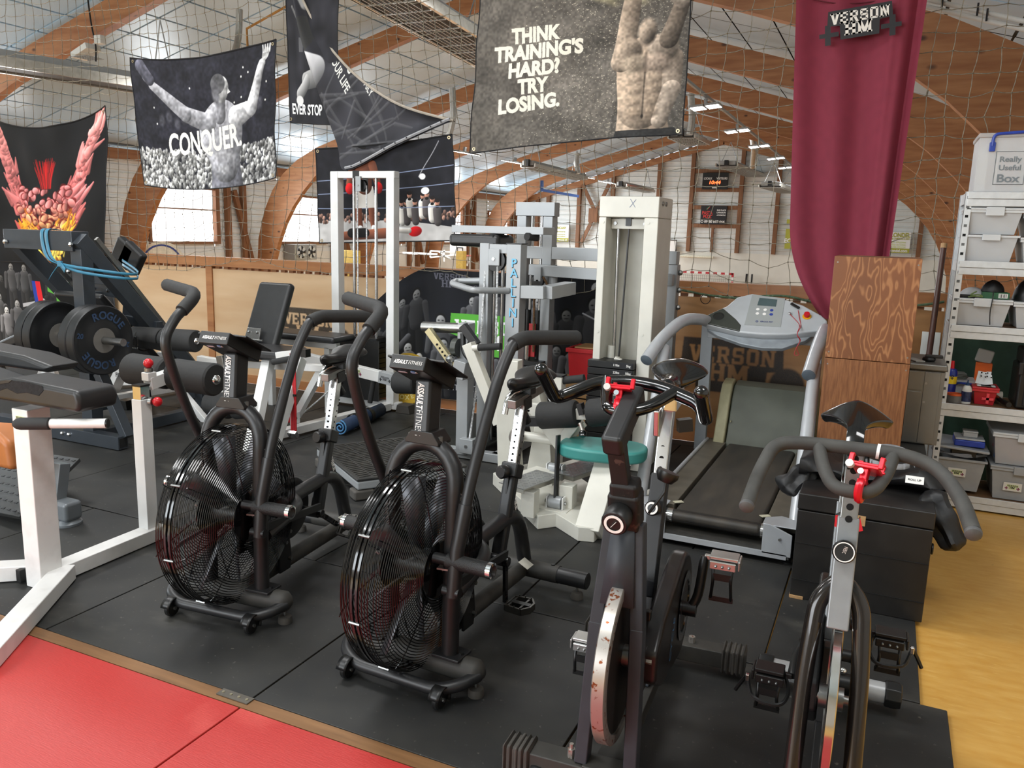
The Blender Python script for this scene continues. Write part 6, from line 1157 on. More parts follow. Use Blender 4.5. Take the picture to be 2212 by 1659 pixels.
for p, d in (((-3.12, 2.71, .82), (0, 0, 1)), ((-3.085, 2.67, .69), (1, .3, 0))):
    d = V(d); p = V(p); k = MB().lathe(p, d, [(.016, 0), (.02, .004), (.02, .02), (.014, .022)], 18).build('plunger', M_steel, t); MB().ball(p+d*.042, .023, 14).build('red_knob', M_redp, k)
foam(t, (-3.42, 2.86, .787), (-3.155, 2.86, .787), .079, cap=False); foam(t, (-3.12, 2.86, .787), (-2.85, 2.86, .787), .079)
MB().cyl((-3.16, 2.86, .787), (-3.11, 2.86, .787), .018, n=12).build('roller_axle', M_chrome, t)
def padf(u, v):
    x = -3.62+1.0*u; e = abs(u-.45)*2; z = .80+.015*e; return x, z
M_torn = mat('torn_foam', '#1a1a1b', .95, 0, .3, 60, .4)
pb = MB(); pb.prism([(-.56, .0), (.38, .0), (.39, .045), (.375, .086), (.0, .098), (-.14, .07), (-.3, .09), (-.56, .11)], (-3.09, 2.2, .80), (1, 0, 0), (0, 0, 1), .18); pb.build('pad', M_padb, t, bev=.02, seg=4)
MB().prism([(-.56, 0), (-.06, 0), (-.02, .03), (-.2, .06), (-.56, .075)], (-3.09, 2.36, .885), (1, 0, 0), (0, 0, 1), .15).build('rear_pad', M_padb, t, bev=.025, seg=4)
q = [(-.2, .03), (-.13, .055), (-.06, .08), (.02, .092), (.12, .094), (.19, .088), (.2, .07), (.17, .045), (.1, .05), (.04, .04), (-.02, .055), (-.08, .035)]
MB().prism(q, (-3.09, 2.022, .80), (1, 0, 0), (0, 0, 1), .004).build('torn_patch', M_torn, t, bev=.002); MB().prism([(-.1, .07), (-.02, .088), (.02, .092), (-.0, .08), (-.05, .07)], (-3.09, 2.019, .80), (1, 0, 0), (0, 0, 1), .003).build('vinyl_flap', M_padb, t)
h0, h1, h2 = V((-2.98, 1.95, .742)), V((-2.85, 2.03, .745)), V((-2.67, 2.11, .75)); k = MB().cyl(h0.lerp(h2, .28), h2, .019, n=16).build('handle_tube', M_whg, t); MB().lathe(h0, h2-h0, [(.012, 0), (.021, .012), (.024, .03), (.024, .135), (.02, .14)], 16).build('hand_grip', M_foam, k); MB().cyl(h2, h2+(h2-h0).normalized()*.006, .0175, n=14).build('end_plug', M_blk2, k)
# ---- grey footed machine with tread plate and tan roll
t = thing('calf_machine', 'grey machine with dimpled black foot plate and tan roll, behind the white post', 'gym machine', (-3.75, 2.6, 0))
A, B, Cc, D = U(172, 990, y=2.95), U(42, 1116, y=2.45), U(-140, 1070, y=2.5), U(-20, 960, y=3.05)
n = (B-A).cross(D-A).normalized(); n = n if n.z > 0 else -n; uu_ = (A-D).normalized(); vv_ = n.cross(uu_)
fp = lambda p: ((p-D).dot(uu_), (p-D).dot(vv_))
k = MB().prism([fp(A), fp(D), fp(Cc), fp(B)], D-n*.02, uu_, vv_, .02).build('foot_plate', mat('dark_plate', '#262727', .5, .1, .15, 10), t, bev=.003)
g = MB()
for i in range(16):
    for j in range(9):
        p = D.lerp(A, (i+.5)/16).lerp(Cc.lerp(B, (i+.5)/16), (j+.5)/9); g.box(p+n*.001, (.024, .012, .003), M=Matrix((uu_, vv_, n)).transposed())
g.build('dimple', M_ink, k, kind='stuff')
MB().bar((-3.95, 2.62, .075), (-3.59, 2.62, .075), .1, .1).build('base_beam', M_gry if False else mat('foot_grey', '#6f7478', .4, .2, .05), t, bev=.02, seg=3); MB().lathe((-3.65, 2.62, 0), (0, 0, 1), [(.07, 0), (.07, .012), (.05, .03)], 24).build('foot', MATS['foot_grey'], t); MB().bar((-3.72, 2.62, .1), (-3.72, 2.66, .3), .06, .07, (1, 0, 0)).build('support', MATS['foot_grey'], t, bev=.004)
MB().prism([(0, 0), (.3, 0), (.28, .14), (.16, .2), (.02, .19)], U(-60, 1000, y=2.42), (1, 0, 0), (0, 0, 1), -.14).build('tan_roll', mat('tan_vinyl', '#b06a36', .45, 0, .08, 8), t, bev=.03, seg=4)
# ---- leg press
yl = 3.76; t = thing('leg_press', 'dark grey leg press with sloping rails and loaded weight horns', 'gym machine', (-5.2, 4.4, 0))
tl, tr = U(40, 522, y=yl), U(170, 528, y=yl); zt_ = (tl.z+tr.z)/2+.02
MB().bar(V((tl.x-.06, yl, zt_)), V((tr.x+.02, yl, zt_)), .13, .13).build('cross_beam', M_gun, t, bev=.004)
for x in (tl.x-.02, tr.x+.03):
    e = U(430, 850, y=5.3) if x > -5.3 else None
    k = MB().bar((x, yl-.03, zt_+.02), (x, 4.78, .23), .09, .1).build('rail', M_gun, t, bev=.004); MB().bar((x-.01, yl+.12, zt_+.02), (x-.01, 4.8, .3), .02, .03).build('slide_rod', M_steel, t)
    MB().ball((x, yl-.08, zt_-.02), .018, 8).build('bolt', M_chrome, k)
    MB().bar((x, 4.74, .24), (x, 4.76, .0), .08, .08, (1, 0, 0)).build('rail_foot', M_gun, t, bev=.003)
xu = U(143, 945, z=.08).x
MB().bar((xu, yl, .06), (xu, yl, zt_-.05), .10, .09, (0, 1, 0)).build('front_post', M_gun, t, bev=.003)
bb0, bb1 = U(60, 905, z=.06), U(240, 960, z=.06); MB().bar((bb0.x-.2, 3.72, .05), (bb1.x, 3.72, .05), .08, .09).build('front_foot', M_gun, t, bev=.003); MB().bb((bb1.x, 3.69, .018), (bb1.x+.002, 3.75, .082)).build('tube_mouth', M_hole, t)
for x in (133, 148): q = U(x+0, 927, y=3.675); MB().ball(V((q.x, 3.677, .055)), .014, 8).build('bolt', M_chrome, t)
MB().bar((xu+.1, yl, .5), (xu+.33, yl, .08), .06, .07, (0, 1, 0)).build('brace', M_gun, t, bev=.003)
MB().bar((xu+.02, 3.8, .05), (xu+.02, 5.3, .05), .08, .08).build('floor_beam', M_gun, t, bev=.003); MB().bar((-5.6, 5.2, .05), (-4.9, 5.2, .05), .08, .08).build('rear_foot', M_gun, t, bev=.003)
xm = U(190, 650, y=4.25).x; MB().bar((xm, 4.3, .06), (xm, 4.3, .98), .09, .1, (0, 1, 0)).build('inner_post', M_gun, t, bev=.003)
c0, c1 = U(140, 590, y=4.2), U(235, 600, y=4.2); MB().bar(c0, c1, .07, .1).build('carriage_beam', M_gun, t, bev=.003)
for f in (.2, .75): MB().ball(c0.lerp(c1, f)+V((0, -.04, .02)), .016, 8).build('bolt', M_chrome, t)
c0, c1 = U(190, 618, y=4.4), U(262, 632, y=4.4); MB().bar(c0, c1, .05, .09).build('carriage_beam', M_gun, t, bev=.003)
for f in (.3, .7): MB().ball(c0.lerp(c1, f)+V((0, -.03, 0)), .014, 8).build('bolt', M_chrome, t)
MB().bar((-5.25, 3.98, 1.0), (-5.25, 4.6, .32), .5, .05).build('back_pad', M_padb, t, bev=.02, seg=3)
for p_, q_ in (((262, 570), (280, 525)), ((276, 580), (296, 535))): MB().bar(U(*p_, y=4.35), U(*q_, y=4.35), .07, .2, (1, 0, 0)).build('shoulder_pad', M_padb, t, bev=.02, seg=3)
MB().bar((-5.25, 4.62, .3), (-5.2, 5.1, .22), .5, .08).build('seat_pad', M_padb, t, bev=.02, seg=3)
MB().prism([(0, 0), (.14, 0), (.12, .17), (.03, .17)], U(263, 690, y=4.3), (1, 0, 0), (0, 0, 1), -.02).build('stop_plate', M_gun, t, bev=.003); MB().cyl(U(305, 678, y=4.4), U(317, 660, y=4.4), .018, n=10).build('peg', M_steel, t)
MB().bar(U(275, 690, y=4.3), U(345, 705, y=4.3), .06, .07).build('side_beam', M_gun, t, bev=.003); MB().bar(U(372, 745, y=4.55), U(420, 810, y=4.75), .06, .1, (1, 0, 0)).build('side_leg', M_gun, t, bev=.003)
ph = U(222, 735, y=3.66); xh = ph.x
MB().cyl(V((xh-.72, 3.66, ph.z)), V((xh+.19, 3.66, ph.z)), .025, n=20).build('weight_horn', M_steel, t)
tb_ = t
M_bump = mat('bumper_rubber', '#161719', .45, 0, .12, 14); M_blue = mat('dull_blue_print', '#2a3f5c', .6, 0, 0); M_hubg = mat('grey_hub', '#77746f', .45, .4, .06)
for dx, lab in ((-.02, 'black bumper plate with blue lettering, outermost on the leg press horn'), (-.095, 'black bumper plate behind the lettered one on the leg press horn'), (-.44, 'black bumper plate on the far side of the leg press post, outer one'), (-.52, 'black bumper plate on the far side of the leg press post, inner one')):
    pl = disc('bumper_plate', lab, (xh+dx, 3.66, ph.z), (1, 0, 0), .228, .07, M_bump, M_hubg, 'bumper plates on the leg press', hub=.36)
    if dx == -.02:
        c = V((xh+dx+.031, 3.66, ph.z))
        for sgn in (1, -1):
            for i, ch in enumerate('ROGUE'):
                a = (pi/2-.35 if sgn > 0 else -pi/2-.35)-(i-2)*.33; r = .165; e = V((0, cos(a), sin(a))); tg = V((0, sin(a), -cos(a)))
                lettering(ch, M_blue, pl, c+e*r, tg, e, h=.05, bold=.03)
        for y, z, s in ((-.17, .045, 1), (.17, -.045, -1)): lettering('20', M_blue, pl, c+V((0, y, z)), (0, s*.97, -.2*s), (0, .2*s, s*.97), h=.032, bold=.03)
# resistance band wound on the beam
M_band = mat('teal_band', '#2f7390', .5, 0, .08, 20); t = thing('resistance_band', 'blue resistance band knotted round the leg press beam and post', 'band', U(100, 530, y=yl-.1))
def ribbon(pts, w, wd=(1, 0, 0), k=6): 
    P = spline(pts, k); wv = V(wd).normalized()*w/2; return MB().grid(lambda u, v: P[min(len(P)-1, int(round(u*(len(P)-1))))]+wv*(2*v-1), len(P)-1, 1, uv=False)
bx = U(97, 510, y=yl-.07).x
for o in (-.02, .025): ribbon([(bx+o, yl+.02, zt_+.07), (bx+o, yl-.07, zt_+.069), (bx+o+.0, yl-.074, zt_-.04), (bx+o+.05, yl-.08, zt_-.12), (bx+o+.14, yl-.08, zt_-.15)], .032).build('loop', M_band, t, solid=.003)
kq = V((bx+.15, yl-.085, zt_-.15)); MB().box(kq, (.035, .02, .04), rz=.2).build('knot', M_band, t, bev=.006); ribbon([kq, kq+V((-.05, -.012, -.05)), kq+V((-.1, -.012, -.1))], .04, (.5, 0, .6)).build('tail', M_band, t, solid=.003); ribbon([kq, kq+V((.04, -.012, -.02)), kq+V((.06, -.012, -.04))], .035, (.3, 0, .8)).build('tail', M_band, t, solid=.003)
for dz in (.0, -.03): ribbon([kq, kq+V((.2, .02, -.02+dz)), kq+V((.36, .3, -.06+dz)), U(264, 562, y=4.3)+V((0, 0, dz))], .018, (0, .2, 1)).build('loop', M_band, t, solid=.003)
# ---- bench and white frames behind
t = thing('weight_bench', 'white framed bench with a long tilted black pad at the left frame edge', 'bench', (-6.3, 4.6, 0))
MB().bar(U(-60, 785, y=4.55), U(120, 706, y=4.55), .28, .09).build('pad', M_padb, t, bev=.025, seg=4); MB().bar(U(-60, 808, y=4.55), U(95, 735, y=4.55), .05, .04).build('rail', M_wht, t)
MB().bar(U(20, 765, y=4.55), U(-10, 835, y=4.55), .06, .06, (0, 1, 0)).bar(U(-10, 835, y=4.55), V((U(-10, 835, y=4.55).x, 4.55, .0)), .06, .06, (0, 1, 0)).build('leg', M_wht, t, bev=.003); MB().bar(U(0, 775, y=4.5), U(10, 808, y=4.5), .03, .03).build('adjust_bar', M_blk2, t); q = U(95, 752, y=4.55); MB().bar(q, V((q.x, 4.55, 0)), .05, .05, (0, 1, 0)).build('leg', M_wht, t)
t = thing('frame_bench', 'low white steel frame with black rubber feet between leg press and rollers', 'bench', (-5.6, 4.75, 0))
p = [U(70, 830, z=.06), U(215, 812, z=.06), U(235, 862, z=.06), U(330, 830, z=.06)]
MB().bar(p[0], p[1]+V((.5, 0, 0)), .07, .06).build('base_tube', M_whg, t, bev=.003); MB().bar(p[2], p[3]+V((.3, .2, 0)), .07, .06).build('base_tube', M_whg, t, bev=.003)
MB().bar(U(86, 820, z=.06), U(105, 760, y=U(86, 820, z=.06).y), .05, .05).bar(U(122, 820, z=.06), U(103, 760, y=U(86, 820, z=.06).y), .05, .05).build('a_frame', M_whg, t, bev=.003); MB().bar(U(240, 850, z=.06), U(275, 775, y=4.6), .06, .1, (0, 1, 0)).build('leg', M_whg, t, bev=.003)
for q in ((200, 803), (262, 877)): o = U(*q, z=.03); MB().prism([(-.06, 0), (.06, 0), (.05, .075), (-.05, .075)], V((o.x, o.y, 0)), (1, 0, 0), (0, 0, 1), -.12).build('rubber_foot', M_feet if False else M_blk2, t, bev=.004)
lettering('FIT', M_ink, t, U(256, 810, y=4.56), (1, 0, 0), (0, 0, 1), h=.035, bold=.03)
# ================================================================ printed banners and the net
class Img:
    """small painter for flat prints: coordinates u in 0..A, v in 0..1 from the lower left"""
    def __init__(s, A, H=420, bg=(.1, .1, .11), seed=1):
        s.A, s.H, s.W = A, H, int(H*A); s.a = np.zeros((s.H, s.W, 3), np.float32)+np.array(bg, np.float32); s.m = np.zeros((s.H, s.W), np.float32); s.r = np.random.RandomState(seed)
    def box(s, x0, x1, y0, y1):
        i0, i1 = max(0, int(x0*s.H)-2), min(s.W, int(x1*s.H)+3); j0, j1 = max(0, int(y0*s.H)-2), min(s.H, int(y1*s.H)+3)
        if i0 >= i1 or j0 >= j1: return None
        Y, X = np.mgrid[j0:j1, i0:i1]; return (slice(j0, j1), slice(i0, i1)), (X+.5)/s.H, (Y+.5)/s.H
    def put(s, sl, k, col):
        col = np.asarray(col, np.float32); k = np.clip(k, 0, 1)[..., None]; s.a[sl] = s.a[sl]*(1-k)+col*k; s.m[sl] = np.maximum(s.m[sl], k[..., 0])
    def ell(s, x, y, rx, ry, col, ang=0., soft=.006, sh=0., al=1.):
        R_ = max(rx, ry)+soft*2; b = s.box(x-R_, x+R_, y-R_, y+R_)
        if not b: return
        sl, X, Y = b; c, n = cos(ang), sin(ang); p = ((X-x)*c+(Y-y)*n)/rx; q = (-(X-x)*n+(Y-y)*c)/ry
        d = (1-np.sqrt(p*p+q*q))*min(rx, ry); k = np.clip(d/soft+.5, 0, 1)*al
        c_ = np.asarray(col)[None, None]*(1+sh*(-p*.7+q*.7))[..., None] if sh else col
        s.put(sl, k, np.clip(c_, 0, 1))
    def cap(s, p, q, r0, r1, col, soft=.006, sh=.5, al=1.):
        R_ = max(r0, r1)+soft*2; b = s.box(min(p[0], q[0])-R_, max(p[0], q[0])+R_, min(p[1], q[1])-R_, max(p[1], q[1])+R_)
        if not b: return
        sl, X, Y = b; dx, dy = q[0]-p[0], q[1]-p[1]; L2 = dx*dx+dy*dy+1e-9; t = np.clip(((X-p[0])*dx+(Y-p[1])*dy)/L2, 0, 1); r = r0+(r1-r0)*t
        ex, ey = X-p[0]-t*dx, Y-p[1]-t*dy; d = r-np.sqrt(ex*ex+ey*ey); k = np.clip(d/soft+.5, 0, 1)*al
        s.put(sl, k, np.clip(np.asarray(col)[None, None]*(1+sh*(-ex*.6+ey*.8)/r)[..., None], 0, 1))
    def poly(s, pts, col, soft=.0, al=1.):
        P = np.array(pts, float); b = s.box(P[:, 0].min(), P[:, 0].max(), P[:, 1].min(), P[:, 1].max())
        if not b: return
        sl, X, Y = b; ins = np.zeros(X.shape, bool); n = len(P)
        for i in range(n):
            (x0, y0), (x1, y1) = P[i], P[(i+1) % n]
            if y0 != y1: c = ((y0 > Y) != (y1 > Y)) & (X < (x1-x0)*(Y-y0)/(y1-y0)+x0); ins ^= c
        s.put(sl, ins*al, col)
    def text(s, body, x, y, h, col, w=None, ang=0., bold=.0, shear=0., al=1., align=.5):
        vs, ts = textmesh(body, bold, shear); sy = h/.7; wd = vs[:, 0].max()-vs[:, 0].min(); sx = (w/wd) if w else sy; c, n = cos(ang), sin(ang)
        p = (vs[:, 0]-vs[:, 0].min()-wd*align)*sx; q = (vs[:, 1]-.35)*sy; P = np.stack([x+p*c-q*n, y+p*n+q*c], 1)
        for t in ts: s.poly(P[t], col, al=al)
    def logo(s, x, y, w, col, ang=0., sx=1.):
        c, n = cos(ang), sin(ang)
        for q in LOGO: s.poly([(x+(a*w*sx)*c-b*w*n, y+a*w*sx*n+b*w*c) for a, b in q], col)
    def noise(s, amt, cell=8, gray=True):
        h, w = s.H//cell+2, s.W//cell+2; z = s.r.rand(h, w).astype(np.float32); z = np.kron(z, np.ones((cell, cell), np.float32))[:s.H, :s.W]
        k = max(1, cell//2)
        for ax in (0, 1): z = sum(np.roll(z, i, ax) for i in range(-k, k+1))/(2*k+1)
        s.a *= (1+amt*(z-.5)*2)[..., None]
    def person(s, x, y, h, g, arms=0):
        c = (g, g, g*1.03); r = s.r
        s.cap((x-h*.07, y), (x-h*.06, y+h*.48), h*.06, h*.08, np.array(c)*.6); s.cap((x+h*.07, y), (x+h*.06, y+h*.48), h*.06, h*.08, np.array(c)*.6)
        s.cap((x, y+h*.45), (x, y+h*.74), h*.11, h*.15, c); s.cap((x-h*.17, y+h*.76), (x-h*.22, y+h*.45), h*.06, h*.045, c); s.cap((x+h*.17, y+h*.76), (x+h*.22, y+h*.45) if not arms else (x+h*.33, y+h*.92), h*.06, h*.045, c)
        f = min(1, g*1.5+.12); s.ell(x, y+h*.955, h*.082, h*.095, (g*.3, g*.3, g*.3)); s.ell(x, y+h*.925, h*.068, h*.088, (f, f, f), sh=.35)
        for e in (-1, 1): s.ell(x+e*h*.03, y+h*.935, h*.014, h*.008, (g*.4, g*.4, g*.4))
        s.ell(x, y+h*.885, h*.028, h*.007, (g*.5, g*.5, g*.5))
def banner(name, label, cat, img, tl, tr, br, bl, y=5.92, st=.05, sb=.0, wr=.02, seed=1, eye=True, sl=0., sr=0., nu=44, nv=36, fn=None, group='printed banners hung on the net'):
    """cloth hung by its corners; corners are (x, z); st/sb sag of the upper/lower edge, sl/sr of the sides"""
    r = random.Random(seed); ph = [r.uniform(0, 6) for _ in range(6)]
    def f(u, v, dy=0.):
        x = (bl[0]*(1-u)+br[0]*u)*(1-v)+(tl[0]*(1-u)+tr[0]*u)*v+4*v*(1-v)*(sl*(1-u)-sr*u); z = (bl[1]*(1-u)+br[1]*u)*(1-v)+(tl[1]*(1-u)+tr[1]*u)*v-4*u*(1-u)*(st*v+sb*(1-v))
        w = wr*(sin(u*7+ph[0]+v*3)*.5+sin((u-v)*13+ph[1])*.28*(1-v*.5)+sin((u+v)*15+ph[2])*.25+sin(u*26+ph[3]+v*4)*.12)
        yy = y-.03-w
        if fn: x, yy, z = fn(u, v, x, yy, z)
        return V((x, yy+dy, z))
    lo = [min(p[i] for p in (tl, tr, br, bl)) for i in (0, 1)]; hi = [max(p[i] for p in (tl, tr, br, bl)) for i in (0, 1)]
    t = thing(name, label, cat, ((lo[0]+hi[0])/2, y, lo[1]), group)
    m = imgmat(name+'_print', img.a if isinstance(img, Img) else img); MB().grid(f, nu, nv).build('cloth', m, t)
    hem = mat('dark_hem', '#17171a', .8, 0, 0)
    if eye:
        MB().tube([f(i/nu, 1)+V((0, -.002, 0)) for i in range(nu+1)], .006, 5).tube([f(i/nu, 0)+V((0, -.002, 0)) for i in range(nu+1)], .005, 5).tube([f(0, i/nv) for i in range(nv+1)], .005, 5).tube([f(1, i/nv) for i in range(nv+1)], .005, 5).build('hem', hem, t)
        for u, v in ((.02, .975), (.98, .975), (.02, .025), (.98, .025)): MB().lathe(f(u, v)+V((0, -.002, 0)), (0, -1, 0), [(.007, 0), (.014, 0), (.014, .003), (.007, .003)], 14, closed=True).build('eyelet', mat('brass_ring', '#b9a98a', .35, .8), t)
    return t, f
# CONQUER print: a generic athlete with spread arms over a crowd
I = Img(1.5, 460, (.13, .13, .16), 3); I.noise(.25, 30)
for i in range(26): I.ell(I.r.uniform(.1, 1.45), I.r.uniform(.42, .9), .007, .008, (.95, .95, .93))
for i in range(14): I.ell(.3+.08*i, I.r.uniform(.5, .6), .03, .045, (.34, .34, .37), soft=.02, al=.6)
for i in range(1500):
    v = I.r.rand()**1.1*.3; g = I.r.uniform(.25, .95); I.ell(I.r.uniform(0, 1.5), v, .014, .018, (g, g, g*.99), soft=.006, sh=.5, al=.85)
sk = (.6, .6, .62)
I.cap((.98, -.05), (.96, .22), .17, .16, (.42, .42, .45), sh=.5); I.cap((.96, .2), (.93, .44), .16, .23, (.55, .55, .57), sh=.55)
I.cap((.8, .5), (.56, .58), .075, .06, sk); I.cap((.56, .58), (.22, .8), .06, .035, sk); I.ell(.16, .88, .045, .07, sk, .5, sh=.4); I.cap((.2, .84), (.1, .95), .045, .05, (.3, .3, .34))
I.cap((1.1, .52), (1.26, .56), .085, .06, (.72, .72, .73)); I.cap((1.26, .56), (1.38, .86), .055, .032, (.75, .75, .76)); I.ell(1.41, .92, .03, .05, (.7, .7, .7), -.3); 
for k in range(4): I.cap((1.39+.018*k, .93), (1.38+.022*k, .985), .008, .006, (.75, .75, .75))
I.cap((.92, .55), (.94, .66), .065, .055, (.5, .5, .52)); I.ell(.955, .74, .075, .1, (.72, .72, .72), sh=.55); I.ell(.92, .785, .075, .075, (.35, .35, .36)); I.ell(.89, .72, .04, .09, (.38, .38, .4), soft=.02); I.poly([(1.02, .75), (1.05, .71), (1.02, .7)], (.7, .7, .7))
for (x, y, a) in ((.86, .38, .3), (1.02, .4, -.3), (.9, .26, .1), (1.0, .24, -.1), (.93, .14, 0)): I.ell(x, y, .06, .035, (.72, .72, .73), a, soft=.03, al=.45)
I.noise(.25, 8); I.noise(.15, 34); I.text('CONQUER.', .745, .37, .165, (.9, .89, .86), w=.78, bold=.03, ang=.06)
banner('banner', 'dark banner printed CONQUER. above a bright crowd, hung on the net', 'banner', I, (-6.798, 3.055), (-5.034, 3.107), (-5.065, 1.938), (-6.707, 1.873), st=.07, sb=.07, seed=2, wr=.022)
# red flame print at the far left: plain flames instead of the figure
I = Img(1.15, 460, (.07, .07, .075), 5); I.noise(.1, 30)
def flame(I, p, q, w, c0, c1, n=60, jit=.03):
    for i in range(n):
        t = i/n; r = I.r; x = p[0]+(q[0]-p[0])*t+r.normal()*jit*(1-.4*t); y = p[1]+(q[1]-p[1])*t+r.normal()*jit*.5; c = np.array(c0)*(1-t)+np.array(c1)*t; L = w*r.uniform(.6, 1.3); a = math.atan2(q[1]-p[1], q[0]-p[0])+r.normal()*.25
        I.cap((x, y), (x+cos(a)*L*1.6, y+sin(a)*L*1.6), L*.34, L*.08, c*r.uniform(.75, 1.15), sh=.45, al=.9)
for s in (-1, 1):
    f = lambda x: .58+s*x
    flame(I, (f(.24), .42), (f(.5), .93), .07, (.85, .42, .42), (.95, .6, .58), 90, .028); flame(I, (f(.05), .12), (f(.3), .45), .08, (.9, .35, .3), (.88, .5, .5), 90, .05)
    flame(I, (f(.22), .4), (f(.06), .05), .06, (.95, .5, .2), (.98, .85, .25), 70, .035)
for i in range(150):
    v = I.r.uniform(.02, .56); w_ = .07+.26*min(1, max(0, v)/.45)**.8*(1 if v < .45 else 1-(v-.45)*2.2); x = .58+I.r.uniform(-1, 1)*w_; k = min(1, v/.45); c = np.array((1, .85, .3))*(1-k)+np.array((.84, .5, .5))*k; r_ = I.r.uniform(.02, .045)
    I.ell(x, v, r_*1.15, r_*.8, (.4, .08, .08), I.r.uniform(-1, 1), al=.8); I.ell(x, v, r_*.95, r_*.66, c*I.r.uniform(.8, 1.15), I.r.uniform(-1, 1), sh=.45)
for s_ in (-1, 1): flame(I, (.58+.1*s_, .06), (.58+.26*s_, .3), .045, (1, .9, .4), (1, .6, .15), 40, .04)
for i in range(70): a = I.r.uniform(-.6, .6); L = I.r.uniform(.08, .2); I.cap((.58+a*.1, .56), (.58+a*.14+sin(a)*.04, .58+L), .007, .002, (.75*I.r.uniform(.6, 1.1), .1, .1))
banner('banner', 'black banner with red and yellow flames printed on it, leftmost on the net', 'banner', I, (-8.98, 2.58), (-7.19, 2.633), (-7.32, 1.06), (-9.12, 1.04), st=.16, seed=4, wr=.04)
# ring print: generic boxing ring
I = Img(1.6, 420, (.12, .12, .14), 8); I.noise(.2, 26)
I.poly([(0, 0), (1.6, 0), (1.6, .13), (1.0, .22), (0, .24)], (.74, .73, .72)); I.noise(.08, 18)
for i in range(150): x = I.r.uniform(0, 1.6); g = I.r.uniform(.2, .6); I.ell(x, I.r.uniform(.22, .3), .016, .022, (g*1.1, g*.85, g*.75), sh=.5)
for i in range(9): x = .95+.06*i+I.r.uniform(-.02, .02); y = I.r.uniform(.3, .4); I.cap((x, y-.12), (x, y), .04, .045, (.8, .78, .75) if i % 2 else (.3, .28, .28)); I.ell(x, y+.07, .026, .034, (.72, .52, .44), sh=.4); I.ell(x, y+.09, .028, .02, (.12, .1, .1)); I.ell(x, y+.03, .02, .014, (.08, .08, .08))
for z0, z1 in ((.37, .33), (.52, .55), (.66, .72)): I.cap((0, z0), (1.6, z1), .004, .004, (.55, .6, .72), sh=0)
I.cap((1.22, .64), (1.45, .96), .005, .005, (.6, .6, .62), sh=0); I.ell(1.26, .64, .035, .03, (.92, .92, .92)); I.ell(1.28, .5, .045, .035, (.92, .92, .92))
br_ = (.46, .27, .2)
for s, x in ((-1, .5), (1, .66)): I.cap((x, .16), (x+s*.01, .36), .032, .05, br_); I.cap((x, .08), (x, .15), .028, .03, (.85, .85, .85))
I.poly([(.44, .36), (.72, .36), (.69, .58), (.47, .58)], (.88, .86, .83)); I.cap((.58, .6), (.58, .78), .1, .125, br_); I.ell(.58, .95, .055, .075, br_, sh=.4); I.ell(.58, .99, .058, .05, (.06, .05, .05))
I.cap((.46, .8), (.4, .62), .045, .04, br_); I.cap((.7, .8), (.75, .62), .045, .04, br_); I.ell(.4, .57, .05, .06, (.78, .12, .13), sh=.4); I.ell(.76, .56, .05, .06, (.78, .12, .13), sh=.4)
I.ell(1.16, .1, .075, .05, (.76, .1, .12), .2, sh=.4); I.cap((.95, .12), (1.09, .11), .03, .03, (.85, .83, .8)); I.cap((.28, .07), (.8, .09), .045, .055, (.5, .3, .22)); I.cap((.4, .1), (.55, .1), .05, .05, (.1, .1, .1))
banner('banner', 'dark banner printed with a boxing ring scene, behind the white cable tower', 'banner', I, (-4.632, 2.182), (-3.274, 2.273), (-3.224, 1.438), (-4.586, 1.377), st=.02, sb=.0, seed=7, wr=.02)
# THINK print
I = Img(1.45, 520, (.40, .38, .355), 11); I.noise(.16, 60)
for i in range(2600):
    x = .35+I.r.rand()**.7*1.1; y = I.r.rand(); k = I.r.uniform(.55, 1); I.ell(x, y, .0018+.0022*I.r.rand(), .002, (k, k*.96, k*.86), soft=.003, al=.8)
for i in range(5): I.ell(.85+.09*i, .93-.03*(i % 2), .05, .025, (.85, .8, .62), -.5, soft=.04, al=.5)
for x0, x1, g in ((.98, 1.02, .22), (1.3, 1.46, .25)): I.poly([(x0, 0), (x1+.2, 0), (x1+.1, 1), (x0+.15, 1)], (g, g*.97, g*.92), al=.35)
sk = (.66, .59, .52)
I.cap((1.2, .0), (1.18, .2), .17, .15, sk, sh=.5); I.cap((1.18, .2), (1.2, .47), .15, .19, sk, sh=.5); I.cap((1.04, .5), (1.09, .95), .07, .055, (.6, .54, .48), sh=.6); I.cap((1.36, .5), (1.36, .3), .065, .06, (.55, .5, .45)); I.cap((1.36, .3), (1.3, .1), .06, .05, (.6, .55, .5))
I.ell(1.08, .57, .085, .085, (.6, .54, .48), .3, soft=.02, sh=.6); I.ell(1.3, .57, .1, .09, (.56, .51, .46), -.2, soft=.02, sh=.6); I.ell(1.125, .48, .085, .06, (.66, .6, .53), .15, soft=.03, sh=.5, al=.85); I.ell(1.265, .475, .085, .06, (.58, .52, .47), -.1, soft=.03, sh=.5, al=.85); I.ell(1.19, .68, .06, .085, (.52, .47, .42), soft=.02, sh=.7); I.cap((1.19, .42), (1.19, .54), .012, .008, (.34, .3, .27), sh=0, soft=.02, al=.6); I.cap((1.33, .62), (1.4, .85), .06, .05, (.42, .38, .34), sh=.6); I.cap((1.4, .85), (1.27, .97), .045, .04, (.6, .55, .5), sh=.5)
for j in range(4):
    for s in (-1, 1): I.ell(1.19+s*.052, .385-.075*j, .05, .036, (.68-.03*j, .61-.03*j, .54-.03*j), .12*s, soft=.03, sh=.45, al=.65)
I.cap((1.19, .12), (1.19, .42), .004, .004, (.3, .27, .24), sh=0, soft=.01); I.ell(1.19, .135, .008, .012, (.2, .18, .16)); I.poly([(1.02, 0), (1.42, 0), (1.4, .05), (1.03, .045)], (.2, .2, .2))
I.noise(.18, 7); I.noise(.13, 44)
